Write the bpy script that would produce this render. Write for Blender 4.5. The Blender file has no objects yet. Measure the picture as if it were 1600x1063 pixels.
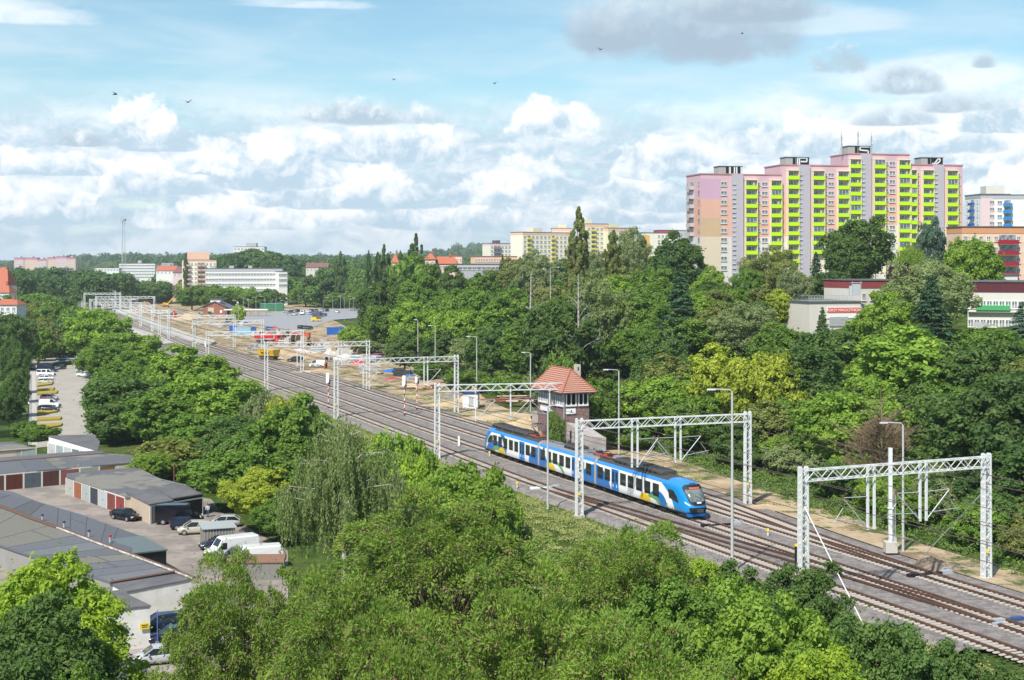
import bpy, math, random
import numpy as np
from mathutils import Vector, Matrix
PI = math.pi
random.seed(7); RNG = np.random.default_rng(7)
scene = bpy.context.scene
COL = scene.collection
# ---------------------------------------------------------------- camera
H, F, V0 = 27.5, 1600 * 50 / 36, 408.0        # eye height, focal length in pixels, horizon row
cd = bpy.data.cameras.new('camera'); cam = bpy.data.objects.new('camera', cd); COL.objects.link(cam)
cam.location = (0, 0, H); cam.rotation_euler = (PI / 2, 0, 0)
cd.lens = 50; cd.sensor_width = 36; cd.shift_y = -(531.5 - V0) / 1600; cd.clip_start = 1; cd.clip_end = 20000
scene.camera = cam
# ---------------------------------------------------------------- sun, exposure
SUN = Vector((-0.40, -0.80, 0)).normalized() * math.cos(math.radians(50)) + Vector((0, 0, math.sin(math.radians(50))))
sd = bpy.data.lights.new('sun', 'SUN'); sd.energy = 3.65; sd.angle = math.radians(1.5); sd.color = (1, .955, .88)
so = bpy.data.objects.new('sun', sd); COL.objects.link(so); so.rotation_euler = SUN.to_track_quat('Z', 'Y').to_euler()
so.location = (0, 0, 200)
vs = scene.view_settings; vs.view_transform = 'Standard'; vs.look = 'None'; vs.gamma = 1; vs.exposure = 0.75
scene.render.engine = 'CYCLES'

# ---------------------------------------------------------------- node helper
class NT:
    def __init__(s, tree): s.t = tree; s.n = tree.nodes; s.l = tree.links
    def add(s, typ, **kw):
        n = s.n.new(typ)
        for k, v in kw.items(): setattr(n, k, v)
        return n
    def put(s, sock, v):
        if isinstance(v, bpy.types.NodeSocket): s.l.new(v, sock)
        elif isinstance(v, (tuple, list)) and len(v) == 3 and sock.type == 'RGBA': sock.default_value = (*v, 1)
        else: sock.default_value = v
    def m(s, op, a, b=0.0, c=None, clamp=False):
        n = s.add('ShaderNodeMath', operation=op, use_clamp=clamp)
        s.put(n.inputs[0], a); s.put(n.inputs[1], b)
        if c is not None: s.put(n.inputs[2], c)
        return n.outputs[0]
    def vm(s, op, a, b=(0, 0, 0)):
        n = s.add('ShaderNodeVectorMath', operation=op); s.put(n.inputs[0], a); s.put(n.inputs[1], b); return n.outputs[0]
    def mix(s, f, a, b, blend='MIX'):
        n = s.add('ShaderNodeMix', data_type='RGBA', blend_type=blend)
        s.put(n.inputs[0], f); s.put(n.inputs[6], a); s.put(n.inputs[7], b); return n.outputs[2]
    def noise(s, vec, scale, detail=4, rough=.55, dist=0):
        n = s.add('ShaderNodeTexNoise'); s.put(n.inputs['Vector'], vec); n.inputs['Scale'].default_value = scale
        n.inputs['Detail'].default_value = detail; n.inputs['Roughness'].default_value = rough; n.inputs['Distortion'].default_value = dist
        return n.outputs[0]
    def ss(s, x, a, b, to0=0.0, to1=1.0):
        n = s.add('ShaderNodeMapRange', interpolation_type='SMOOTHSTEP')
        s.put(n.inputs[0], x); s.put(n.inputs[1], a); s.put(n.inputs[2], b); s.put(n.inputs[3], to0); s.put(n.inputs[4], to1)
        return n.outputs[0]
    def xyz(s, x, y, z=0.0):
        n = s.add('ShaderNodeCombineXYZ'); s.put(n.inputs[0], x); s.put(n.inputs[1], y); s.put(n.inputs[2], z); return n.outputs[0]
    def sep(s, v):
        n = s.add('ShaderNodeSeparateXYZ'); s.put(n.inputs[0], v); return n.outputs
# ---------------------------------------------------------------- world: Nishita sky with cumulus laid out by compass direction and elevation
def make_world():
    w = bpy.data.worlds.new('World'); scene.world = w; w.use_nodes = True
    N = NT(w.node_tree); w.node_tree.nodes.clear()
    w.cycles.sampling_method = 'MANUAL'; w.cycles.sample_map_resolution = 256
    sky = N.add('ShaderNodeTexSky', sky_type='NISHITA'); sky.sun_disc = False
    sky.sun_elevation = math.asin(SUN.z); sky.sun_rotation = math.atan2(SUN.x, SUN.y)
    sky.air_density = 1.0; sky.dust_density = 0.3; sky.ozone_density = 1.6
    tc = N.add('ShaderNodeTexCoord'); x, y, z = N.sep(tc.outputs['Generated'])
    az = N.m('ARCTAN2', x, y)
    hl = N.m('SQRT', N.m('ADD', N.m('MULTIPLY', x, x), N.m('MULTIPLY', y, y)))
    el = N.m('DIVIDE', z, N.m('MAXIMUM', hl, .02))
    el = N.m('MINIMUM', N.m('MAXIMUM', el, -.02), 3.0)
    K = 2222.0
    uu = N.m('MULTIPLY', az, K / 1000.0); vv = N.m('MULTIPLY', el, K / 1000.0)     # 1 unit = 1000 px of the photograph
    skc = N.mix(1.0, sky.outputs[0], (1.0, 1.20, 1.16), 'MULTIPLY')
    v3 = N.xyz(uu, vv, 0.0)
    warp = N.add('ShaderNodeTexNoise'); N.put(warp.inputs['Vector'], v3); warp.inputs['Scale'].default_value = 14; warp.inputs['Detail'].default_value = 3
    wv = N.vm('SUBTRACT', warp.outputs['Color'], (.5, .5, .5))
    sc = N.add('ShaderNodeVectorMath', operation='SCALE'); N.put(sc.inputs[0], wv); sc.inputs['Scale'].default_value = .05
    v3w = N.vm('ADD', v3, sc.outputs[0])
    nA = N.noise(v3w, 11, 9, .60)                 # cauliflower edge
    nA2 = N.noise(N.vm('ADD', v3w, (.006, -.014, 0)), 11, 9, .60)   # same field a little way off: relief
    relief = N.m('MULTIPLY', N.m('SUBTRACT', nA, nA2), 3.0)
    nS = N.noise(N.xyz(N.m('MULTIPLY', uu, 1.6), N.m('MULTIPLY', vv, 7.0), 3.3), 2.2, 6, .55, .4)   # streaky veil
    nR = N.noise(N.vm('ADD', N.xyz(N.m('MULTIPLY', uu, .62), N.m('MULTIPLY', vv, 1.9), 0), N.vm('MULTIPLY', wv, (.05, .07, 0))), 7, 10, .62)
    WHITE = (9.9, 10.1, 10.3); PALE = (7.0, 8.2, 8.9); GREY = (4.5, 5.7, 6.7); DARK = (3.9, 4.95, 6.0); BASE = (4.9, 6.4, 7.6)
    col = skc
    # thin veil high up
    col = N.mix(N.m('MULTIPLY', N.ss(nS, .36, .74), N.ss(vv, .46, .18, .26, .75)), col, PALE)
    # whole band of broken cloud below 260 px, flatter and bluer towards the horizon
    dens = N.m('MULTIPLY', N.ss(nR, .34, .47), N.ss(vv, .285, .17))
    shade = N.m('ADD', N.m('ADD', N.m('MULTIPLY', N.m('SUBTRACT', nR, .47), 4.8), .20), N.m('MULTIPLY', relief, .8), clamp=True)
    band = N.mix(shade, BASE, WHITE)
    col = N.mix(N.ss(vv, .29, .10, 0, .60), col, PALE)
    col = N.mix(dens, col, band)
    # blobs: centre x, base y, half width, height (photo px), brightness of underside, top
    B = [(1460, 190, 260, 130, 3, 0), (1560, 270, 170, 90, 0, 0), (1180, 190, 150, 60, 3, 0), (620, 245, 160, 60, 1, 0), (1500, 330, 190, 75, 0, 0), (80, 345, 150, 55, 1, 0), (430, 350, 240, 60, 0, 0), (700, 352, 160, 45, 1, 0), (980, 345, 110, 50, 1, 0),
         (250, 300, 120, 60, 1, 0), (560, 318, 190, 60, 1, 0), (80, 275, 110, 40, 1, 0), (1030, 320, 120, 75, 1, 0),
         (350, 268, 90, 70, 1, 0), (420, 285, 130, 80, 1, 0), (840, 300, 95, 80, 1, 0), (760, 310, 90, 60, 0, 0), (860, 205, 90, 62, 0, 0),
         (235, 215, 80, 66, 0, 0), (250, 235, 75, 45, 1, 0), (495, 235, 38, 48, 0, 0), (560, 190, 150, 45, 2, 0), (150, 232, 70, 30, 2, 0),
         (1045, 270, 105, 72, 1, 0), (1130, 300, 100, 50, 1, 0), (1230, 235, 120, 60, 0, 0), (1400, 240, 170, 65, 1, 0), (1530, 210, 130, 50, 1, 0),
         (60, 50, 150, 42, 3, 0), (1380, 200, 70, 30, 2, 1), (1500, 180, 90, 45, 2, 1), (1300, 112, 62, 74, 2, 0), (1395, 148, 75, 60, 2, 1), (1508, 118, 26, 30, 2, 1),
         (1250, 50, 190, 80, 3, 1), (1085, 76, 230, 170, 4, 1), (960, 66, 125, 100, 4, 1), (1180, 30, 140, 80, 4, 1), (470, 14, 170, 26, 3, 0)]
    under = {0: BASE, 1: BASE, 2: GREY, 3: PALE, 4: DARK}
    for (cu, bv, hw, ht, un, dk) in B:
        a0 = (cu - 800) / 1000.0; e0 = (V0 - bv) / 1000.0; hw /= 1000.0; ht /= 1000.0
        p = N.m('DIVIDE', N.m('SUBTRACT', uu, a0), hw)
        q = N.m('DIVIDE', N.m('SUBTRACT', vv, e0), ht)
        qq = N.m('MAXIMUM', q, N.m('MULTIPLY', q, -4.5))
        r2 = N.m('ADD', N.m('MULTIPLY', p, p), N.m('MULTIPLY', qq, qq))
        soft = un in (3,)
        d = N.m('ADD', N.m('SUBTRACT', .72, r2), N.m('MULTIPLY', N.m('SUBTRACT', nA if not soft else nS, .5), 1.5 if un == 4 else 3.0))
        al = N.ss(d, -.05, .9 if soft else (.65 if un in (2, 4) else .26), 0, .62 if soft else .95)
        s_ = N.m('ADD', N.m('ADD', N.m('MULTIPLY', q, 1.15), N.m('MULTIPLY', relief, .35 if un == 4 else 1.4)), N.m('MULTIPLY', N.m('SUBTRACT', nA, .5), .7 if un == 4 else 1.8))
        s_ = N.m('ADD', s_, {0: .42, 1: .12, 2: -.05, 3: .6, 4: -.12}[un], clamp=True)
        top = PALE if dk else WHITE
        col = N.mix(al, col, N.mix(s_, under[un], top))
    # milky blue air at the very horizon
    col = N.mix(N.ss(vv, .075, 0, 0, .55), col, (5.9, 7.6, 8.6))
    bg = N.add('ShaderNodeBackground'); N.put(bg.inputs[0], col); bg.inputs[1].default_value = 0.070
    out = N.add('ShaderNodeOutputWorld'); N.l.new(bg.outputs[0], out.inputs[0])
make_world()

# ---------------------------------------------------------------- placing: a photo pixel on a level plane, or at a given distance
def P(u, v, z=0.0):
    Y = (H - z) * F / (v - V0); return Vector(((u - 800) * Y / F, Y, z))
def PD(u, v, Y): return Vector(((u - 800) * Y / F, Y, H - (v - V0) * Y / F))
def sstep(x, a, b):
    t = np.clip((x - a) / (b - a), 0, 1); return t * t * (3 - 2 * t)
def polyline_dist(x, y, pts):
    """unsigned distance and side (+ = right of the line as it runs away from the camera)"""
    x = np.asarray(x, float); y = np.asarray(y, float)
    best = np.full(x.shape, 1e9); side = np.zeros(x.shape)
    for (ax, ay), (bx, by) in zip(pts[:-1], pts[1:]):
        dx, dy = bx - ax, by - ay; L2 = dx * dx + dy * dy
        t = np.clip(((x - ax) * dx + (y - ay) * dy) / L2, 0, 1)
        d = np.hypot(x - ax - t * dx, y - ay - t * dy)
        s = (x - ax) * dy - (y - ay) * dx
        m = d < best; best = np.where(m, d, best); side = np.where(m, np.sign(s), side)
    return best * np.where(side == 0, 1, side)
def smooth_path(pts, step=3.0, it=3):
    p = [Vector(q) for q in pts]
    for _ in range(it):                       # Chaikin
        r = [p[0]]
        for a, b in zip(p[:-1], p[1:]): r += [a * .75 + b * .25, a * .25 + b * .75]
        p = r + [p[-1]]
    out = [p[0]]; acc = 0
    for a, b in zip(p[:-1], p[1:]):
        L = (b - a).length
        if L < 1e-6: continue
        while acc + step <= L: acc += step; out.append(a.lerp(b, acc / L))
        acc -= L
    return out
# ---------------------------------------------------------------- tracks in plan (z = rail level 0)
def tr(px): return [P(u, v) for u, v in px]
N_PX = [(1850, 1113), (1600, 1021), (1280, 908.8), (855, 761.5), (752, 724), (687, 698.5), (630, 676), (511, 632), (380, 585), (300, 557), (237, 534), (190, 513), (140, 487), (110, 472)]
T_PX = [(1850, 1067), (1600, 981.5), (1480, 940), (1280, 873.5), (1147, 829.5), (1000, 780), (755, 700.5), (687, 677.7), (630, 658.5), (511, 617), (380, 571.7), (330, 555), (272, 533), (220, 509), (195, 494.5), (172, 480), (150, 469), (120, 459)]
R_PX = [(1850, 1017), (1600, 942), (1480, 905.3), (1280, 844.7), (1147, 803.4), (752, 680.5), (687, 660), (630, 642.5), (511, 603.5), (380, 560.5), (330, 545), (272, 525), (220, 501), (195, 487), (172, 475), (150, 466), (120, 457)]
A_PX = [(1470, 902), (1440, 892.5), (1280, 838.6), (1147, 788.8), (1107, 774.5), (752, 663), (687, 645), (630, 629), (511, 590), (440, 570), (380, 556), (330, 541), (272, 521.5), (220, 498)]
X_PX = [(815, 747.7), (855, 761.3), (900, 774), (1000, 802), (1147, 846), (1280, 883), (1480, 943), (1575, 973.5), (1640, 995)]
NT_, TT, RT, AT, XT = [smooth_path(tr(p)) for p in (N_PX, T_PX, R_PX, A_PX, X_PX)]
def xy(path): return [(p.x, p.y) for p in path]
def thin(path, k): return [(p.x, p.y) for p in path[::k]] + [(path[-1].x, path[-1].y)]
LEFT = thin(NT_, 6); RIGHT = thin(RT, 6)
FOOT = [(q.x, q.y) for q in (P(2050, 1040), P(1600, 900), P(1400, 832), P(1200, 770), P(1000, 690), P(900, 648), P(850, 620), P(760, 580), P(650, 520), P(560, 482), P(500, 462))] + [(-260, 1400)]
HILL = [(q.x, q.y) for q in (P(2000, 830), P(1650, 790), P(1450, 722), P(1250, 680), P(1050, 650), P(900, 628), P(850, 612), P(760, 580), P(650, 520), P(560, 482), P(500, 462))] + [(-260, 1400)]
LOW = -5.5
def ground(x, y, far=True):
    """terrain height: rail level corridor, yards 5.5 m lower on the left, wooded hill on the right"""
    x = np.asarray(x, float); y = np.asarray(y, float)
    dl = -polyline_dist(x, y, LEFT)                  # metres left of the near track
    z = -0.62 + (LOW + .57) * sstep(dl, 6.0, 21.0)
    z = z + 4.9 * sstep(y, 470, 700) * sstep(dl, 6, 21)
    df = polyline_dist(x, y, HILL)
    hill = 24.0 * (1 - np.exp(-np.maximum(df - 2, 0) / 55.0))
    hill = hill * (1 - .28 * sstep(y, 520, 800))
    z = np.where(df > 0, np.maximum(z, -0.62) + hill, z)
    # far hills
    z = z + 26 * np.exp(-(((x + 198) / 60) ** 2 + ((y - 1180) / 120) ** 2)) * 1.0
    z = z + 12 * sstep(y, 1400, 3200)
    z = z + 34 * np.exp(-(((x + 90) / 130) ** 2 + ((y - 3600) / 400) ** 2))
    z = z + 2 * np.sin(x * .006 + 1.0) * sstep(y, 1500, 3000)
    return z
def gz(x, y): return float(ground(np.array([x]), np.array([y]))[0])

# ---------------------------------------------------------------- objects, labels
def tag(o, label=None, cat=None, group=None, kind=None):
    if label: o['label'] = label
    if cat: o['category'] = cat
    if group: o['group'] = group
    if kind: o['kind'] = kind
    return o
def empty(name, loc=(0, 0, 0), rz=0.0, label=None, cat=None, group=None):
    o = bpy.data.objects.new(name, None); COL.objects.link(o); o.location = loc; o.rotation_euler = (0, 0, rz)
    o.empty_display_size = .5
    return tag(o, label, cat, group)
def linked(name, me, parent=None, loc=None, rz=0.0):
    o = bpy.data.objects.new(name, me); COL.objects.link(o)
    if parent: o.parent = parent
    if loc is not None: o.location = loc
    if rz: o.rotation_euler = (0, 0, rz)
    return o
KIDS = {}
def dup(root, loc=None, rz=None, scale=None, label=None, group=None, color=None):
    r = root.copy(); COL.objects.link(r)
    if loc is not None: r.location = loc
    if rz is not None: r.rotation_euler = (0, 0, rz)
    if scale is not None: r.scale = scale
    if label: r['label'] = label
    if group: r['group'] = group
    for ch in list(root.children):
        c = ch.copy(); COL.objects.link(c); c.parent = r
        if color is not None and c.get('paint'): c.color = (*color, 1)
        for g in list(ch.children):
            d = g.copy(); COL.objects.link(d); d.parent = c
            if color is not None and d.get('paint'): d.color = (*color, 1)
    return r
# ---------------------------------------------------------------- mesh builder
class MB:
    def __init__(s): s.v = []; s.f = []; s.mi = []; s.M = None; s.sm = []
    def add(s, vs, fs, mat=0, smooth=False):
        b = len(s.v)
        if s.M is not None: vs = [tuple(s.M @ Vector(q)) for q in vs]
        s.v += [tuple(q) for q in vs]; s.f += [tuple(i + b for i in f) for f in fs]; s.mi += [mat] * len(fs); s.sm += [smooth] * len(fs)
    def box(s, c, d, mat=0, rz=0.0, taper=(1, 1)):
        x, y, z = d[0] / 2, d[1] / 2, d[2] / 2; ca, sa = math.cos(rz), math.sin(rz); vs = []
        for zz in (-z, z):
            t = taper if zz > 0 else (1, 1)
            for (px, py) in ((-x, -y), (x, -y), (x, y), (-x, y)):
                px *= t[0]; py *= t[1]
                vs.append((c[0] + px * ca - py * sa, c[1] + px * sa + py * ca, c[2] + zz))
        s.add(vs, [(3, 2, 1, 0), (4, 5, 6, 7), (0, 1, 5, 4), (1, 2, 6, 5), (2, 3, 7, 6), (3, 0, 4, 7)], mat)
    def bar(s, a, b, w, h=None, mat=0, up=(0, 0, 1)):
        a = Vector(a); b = Vector(b); h = h or w; d = (b - a)
        if d.length < 1e-6: return
        d.normalize(); u = Vector(up)
        if abs(d.dot(u)) > .98: u = Vector((1, 0, 0))
        r = d.cross(u).normalized() * (w / 2); t = r.cross(d).normalized() * (h / 2)
        vs = [a - r - t, a + r - t, a + r + t, a - r + t, b - r - t, b + r - t, b + r + t, b - r + t]
        s.add(vs, [(0, 1, 2, 3), (7, 6, 5, 4), (4, 5, 1, 0), (5, 6, 2, 1), (6, 7, 3, 2), (7, 4, 0, 3)], mat)
    def tube(s, pts, r, n=6, mat=0, cap=True, smooth=True):
        pts = [Vector(p) for p in pts]; m = len(pts)
        rs = r if isinstance(r, (list, tuple)) else [r] * m
        d0 = (pts[1] - pts[0]).normalized(); u = Vector((0, 0, 1)) if abs(d0.z) < .9 else Vector((1, 0, 0))
        vs = []
        for i in range(m):
            d = (pts[min(i + 1, m - 1)] - pts[max(i - 1, 0)])
            if d.length < 1e-9: d = d0
            d = d.normalized(); x = d.cross(u)
            if x.length < 1e-3: x = d.cross(Vector((0, 1, 0)))
            x.normalize(); y = x.cross(d).normalized(); u = y
            for k in range(n):
                a = 2 * PI * k / n; vs.append(pts[i] + x * (rs[i] * math.cos(a)) + y * (rs[i] * math.sin(a)))
        fs = [(i * n + k, i * n + (k + 1) % n, (i + 1) * n + (k + 1) % n, (i + 1) * n + k) for i in range(m - 1) for k in range(n)]
        s.add(vs, fs, mat, smooth)
        if cap: s.add(vs[:n], [tuple(range(n - 1, -1, -1))], mat); s.add(vs[-n:], [tuple(range(n))], mat)
    def cyl(s, a, b, r, n=10, mat=0, r2=None): s.tube([a, b], [r, r if r2 is None else r2], n, mat)
    def prism(s, poly, z0, z1, mat=0, mat_top=None):
        """poly: list of (x, y) or (x, y, z1) corners, walls down to z0"""
        n = len(poly); A = sum(poly[i][0] * poly[(i + 1) % n][1] - poly[(i + 1) % n][0] * poly[i][1] for i in range(n))
        if A < 0: poly = poly[::-1]
        lo = [(p[0], p[1], z0) for p in poly]; hi = [(p[0], p[1], p[2] if len(p) > 2 else z1) for p in poly]
        s.add(lo + hi, [(i, (i + 1) % n, (i + 1) % n + n, i + n) for i in range(n)] + [tuple(range(n - 1, -1, -1))], mat)
        s.add(hi, [tuple(range(n))], mat if mat_top is None else mat_top)
    def extr(s, prof, y0, y1, mat=0, smooth=False):
        """profile (x, z) swept along y"""
        n = len(prof); A = sum(prof[i][0] * prof[(i + 1) % n][1] - prof[(i + 1) % n][0] * prof[i][1] for i in range(n))
        if A < 0: prof = prof[::-1]
        a = [(p[0], y0, p[1]) for p in prof]; b = [(p[0], y1, p[1]) for p in prof]
        s.add(a + b, [(i, (i + 1) % n, (i + 1) % n + n, i + n) for i in range(n)], mat, smooth)
        s.add(a, [tuple(range(n))], mat); s.add(b, [tuple(range(n - 1, -1, -1))], mat)
    def mesh(s, name, mats):
        me = bpy.data.meshes.new(name); me.from_pydata(s.v, [], s.f)
        for m in (mats if isinstance(mats, (list, tuple)) else [mats]): me.materials.append(m)
        me.polygons.foreach_set('material_index', s.mi); me.polygons.foreach_set('use_smooth', s.sm); me.update()
        return me
    def build(s, name, mats, parent=None, loc=None, rz=0.0):
        return linked(name, s.mesh(name, mats), parent, loc, rz)
# ---------------------------------------------------------------- materials
MATS = {}
def mat(name, col, rough=.8, var=.18, scale=1.5, metal=0.0, bump=0.0, bscale=None, col2=None, coord='Object', spec=.3, paint=False, coat=0, thr=(.35, .65), det=5):
    if name in MATS: return MATS[name]
    m = bpy.data.materials.new(name); m.use_nodes = True; N = NT(m.node_tree); bs = N.n['Principled BSDF']
    tc = N.add('ShaderNodeTexCoord'); vec = tc.outputs[coord]
    if coord == 'World':
        pass
    c = (*col, 1)
    if paint: base = N.add('ShaderNodeObjectInfo').outputs['Color']
    else: base = c
    n1 = N.noise(vec, scale, det, .6)
    if col2 is not None: base = N.mix(N.ss(n1, thr[0], thr[1]), base if paint else col, col2)
    if var > 0:
        n2 = N.noise(vec, scale * 4.3, 4, .6)
        f = N.m('ADD', 1 - var, N.m('MULTIPLY', n2, 2 * var))
        n3 = N.add('ShaderNodeVectorMath', operation='SCALE'); N.put(n3.inputs[0], base if isinstance(base, bpy.types.NodeSocket) else tuple(col)); N.put(n3.inputs['Scale'], f); base = n3.outputs[0]
    N.put(bs.inputs['Base Color'], base); bs.inputs['Roughness'].default_value = rough; bs.inputs['Metallic'].default_value = metal
    bs.inputs['Specular IOR Level'].default_value = spec
    if coat: bs.inputs['Coat Weight'].default_value = coat; bs.inputs['Coat Roughness'].default_value = .08
    if bump:
        b = N.add('ShaderNodeBump'); b.inputs['Strength'].default_value = 1; b.inputs['Distance'].default_value = bump
        N.put(b.inputs['Height'], N.noise(vec, bscale or scale * 6, 5, .6)); N.put(bs.inputs['Normal'], b.outputs[0])
    MATS[name] = m; return m
# ================================================================ ground, ballast, tracks
def ground_mat():
    m = bpy.data.materials.new('grass_ground'); m.use_nodes = True; N = NT(m.node_tree); bs = N.n['Principled BSDF']
    g = N.add('ShaderNodeNewGeometry'); p = g.outputs['Position']
    n1 = N.noise(p, .035, 6, .62); n2 = N.noise(p, .5, 6, .65); n3 = N.noise(p, 3.5, 4, .6)
    c = N.mix(N.ss(n2, .35, .68), (.035, .070, .014), (.095, .135, .030))
    c = N.mix(N.ss(n1, .52, .66), c, (.15, .145, .06))
    c = N.mix(N.m('MULTIPLY', N.ss(n3, .45, .75), .6), c, (.022, .045, .010))
    N.put(bs.inputs['Base Color'], c); bs.inputs['Roughness'].default_value = 1; bs.inputs['Specular IOR Level'].default_value = .05
    b = N.add('ShaderNodeBump'); b.inputs['Distance'].default_value = .5; N.put(b.inputs['Height'], n2); N.put(bs.inputs['Normal'], b.outputs[0])
    return m
def make_ground():
    xs = np.concatenate([-np.geomspace(6000, 200, 60), np.arange(-196, 200, 3.5), np.geomspace(200, 6000, 60)])
    ys = np.concatenate([np.array([-400, -200, -100, -40]), np.arange(0, 470, 3.5), np.geomspace(472, 9000, 110)])
    X, Y = np.meshgrid(xs, ys); Z = ground(X, Y)
    v = np.stack([X, Y, Z], -1).reshape(-1, 3); nx, ny = len(xs), len(ys)
    i = (np.arange(ny - 1)[:, None] * nx + np.arange(nx - 1)[None]).reshape(-1)
    f = np.stack([i, i + 1, i + nx + 1, i + nx], 1)
    me = bpy.data.meshes.new('ground'); me.from_pydata(v.tolist(), [], f.tolist()); me.materials.append(ground_mat())
    me.polygons.foreach_set('use_smooth', [True] * len(f)); me.update()
    tag(linked('ground', me), kind='structure', label='grassy ground and wooded hillside around the railway')
make_ground()
M_BALLAST = mat('ballast_stone', (.275, .245, .228), .95, .6, 1.4, col2=(.175, .155, .145), bump=.09, bscale=9)
M_SAND = mat('sandy_soil', (.50, .38, .24), 1, .22, .22, col2=(.36, .27, .17), bump=.12, bscale=2.2)
M_ASPH = mat('worn_asphalt', (.225, .195, .17), .95, .38, .2, col2=(.30, .26, .225), bump=.02, bscale=4, thr=(.42, .58), det=8)
M_CONC = mat('pale_concrete', (.50, .47, .42), .9, .14, .5, col2=(.42, .39, .35))
M_PAVE = mat('light_paving', (.40, .36, .31), .95, .14, .3, col2=(.34, .31, .27))
def offset_path(path, d):
    out = []
    for i, p in enumerate(path):
        a = path[max(i - 1, 0)]; b = path[min(i + 1, len(path) - 1)]; t = (b - a).normalized()
        out.append(Vector((p.x + t.y * d, p.y - t.x * d, p.z)))
    return out
def strip(name, left, right, z, m, label=None, edge=0.0, drop=0.0, kind='structure'):
    """surface between two edge paths, parameterised by distance from the camera"""
    yl = np.array([p.y for p in left]); xl = np.array([p.x for p in left]); yr = np.array([p.y for p in right]); xr = np.array([p.x for p in right])
    o = np.argsort(yl); yl, xl = yl[o], xl[o]; o = np.argsort(yr); yr, xr = yr[o], xr[o]
    y0, y1 = max(yl[0], yr[0]), min(yl[-1], yr[-1]); ys = np.arange(y0, y1, 3.0)
    L = np.interp(ys, yl, xl); R = np.interp(ys, yr, xr); vs = []; fs = []
    ks = [(-edge, -drop), (0, 0), (None, 0), (edge, -drop)] if edge else [(0, 0), (None, 0)]
    for a, b, y in zip(L, R, ys):
        if edge: vs += [(a - edge, y, z - drop), (a, y, z), (b, y, z), (b + edge, y, z - drop)]
        else: vs += [(a, y, z), (b, y, z)]
    k = 4 if edge else 2
    for i in range(len(ys) - 1):
        for j in range(k - 1): fs.append((i * k + j, i * k + j + 1, (i + 1) * k + j + 1, (i + 1) * k + j))
    me = bpy.data.meshes.new(name); me.from_pydata(vs, [], fs); me.materials.append(m); me.update()
    return tag(linked(name, me), label, kind=kind)
RIGHTMOST = [Vector((max(a.x, np.interp(a.y, [p.y for p in AT], [p.x for p in AT]) if AT[0].y < a.y < AT[-1].y else -1e9), a.y, 0)) for a in RT]
strip('ballast_bed', offset_path(NT_, -2.6), offset_path(RIGHTMOST, 3.0), -.24, M_BALLAST, 'grey crushed stone ballast under the railway tracks', .9, .5)
# rails and sleepers
M_RAIL = mat('rusty_rail', (.125, .062, .040), .7, .3, .5, col2=(.085, .045, .032), spec=.4)
M_SLEEP = mat('concrete_sleeper', (.52, .48, .43), .9, .25, .7, col2=(.36, .32, .27))
def make_track(path, label, sleepers=True, ymax=700, w=.16):
    root = empty('railway_track', path[0], 0, label, 'railway track', 'rusty railway tracks on grey ballast'); o = path[0]
    for s in (-.7175 - .04, .7175 + .04):
        p = offset_path(path, s); b = MB(); n = len(p); vs = []
        for i, q in enumerate(p):
            t = (p[min(i + 1, n - 1)] - p[max(i - 1, 0)]).normalized(); r = Vector((t.y, -t.x, 0))
            for (dx, dz) in ((-.07, -.17), (-w / 2, 0), (w / 2, 0), (.07, -.17)): vs.append(q - o + r * dx + Vector((0, 0, dz)))
        b.add(vs, [(i * 4 + j, i * 4 + j + 1, i * 4 + j + 5, i * 4 + j + 4) for i in range(n - 1) for j in range(3)])
        b.build('rail', M_RAIL, root)
    if sleepers:
        cut = smooth_path(path, .62, 0); cut = [q for q in cut]
        b = MB(); b.box((0, 0, 0), (2.55, .27, .08), taper=(.98, .8)); sm = b.mesh('sleeper', M_SLEEP); rest = MB(); k = 0
        for i in range(len(cut) - 1):
            q = cut[i]; d = cut[i + 1] - q
            if q.y > ymax or q.y < 85: continue
            rz = math.atan2(d.y, d.x) - PI / 2
            if k < 100: linked('sleeper', sm, root, (q - o) + Vector((0, 0, -.205)), rz)
            else: rest.box((q.x - o.x, q.y - o.y, -.205), (2.55, .27, .08), rz=rz)
            k += 1
        if rest.v: tag(rest.build('sleepers', M_SLEEP, root), kind='stuff')
    return root
make_track(NT_, 'railway track nearest the camera, beside the foreground trees')
make_track(TT, 'railway track that the blue and white train runs on')
make_track(RT, 'railway track just beyond the train')
make_track(AT, 'farthest track beside the sandy strip, merging at the switch', ymax=560)
make_track(XT, 'crossover track joining the nearest track to the train track', sleepers=False)
# ---------------------------------------------------------------- flat sheets: sand, yards, roads
def sheet(name, pts, z, m, label, kind='structure', thick=0.0):
    b = MB()
    if thick: b.prism([(p[0], p[1]) for p in pts], z - thick, z)
    else:
        A = sum(pts[i][0] * pts[(i + 1) % len(pts)][1] - pts[(i + 1) % len(pts)][0] * pts[i][1] for i in range(len(pts)))
        pts = pts if A > 0 else pts[::-1]; b.add([(p[0], p[1], z) for p in pts], [tuple(range(len(pts)))])
    return tag(b.build(name, m), label, kind=kind)
def pxs(l, z=0.0): return [P(u, v, z) for u, v in l]
sand_far = smooth_path(tr([(1850, 965), (1600, 888), (1500, 862), (1400, 828), (1300, 792), (1180, 757), (1100, 727), (1000, 693), (900, 667), (840, 655), (760, 622), (690, 590), (640, 567), (570, 552), (520, 530), (450, 500), (380, 478), (330, 466)]), 3)
strip('sandy_track', offset_path(RIGHTMOST, 3.7), sand_far, -.40, M_SAND, 'pale sandy service track beside the ballast')
sheet('construction_yard', pxs([(420, 560), (560, 578), (700, 600), (640, 560), (560, 520), (520, 500), (500, 478), (380, 468), (240, 466), (190, 474), (230, 492), (300, 522)], -.36), -.36, M_SAND, 'sandy construction yard beside the tracks')
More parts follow.
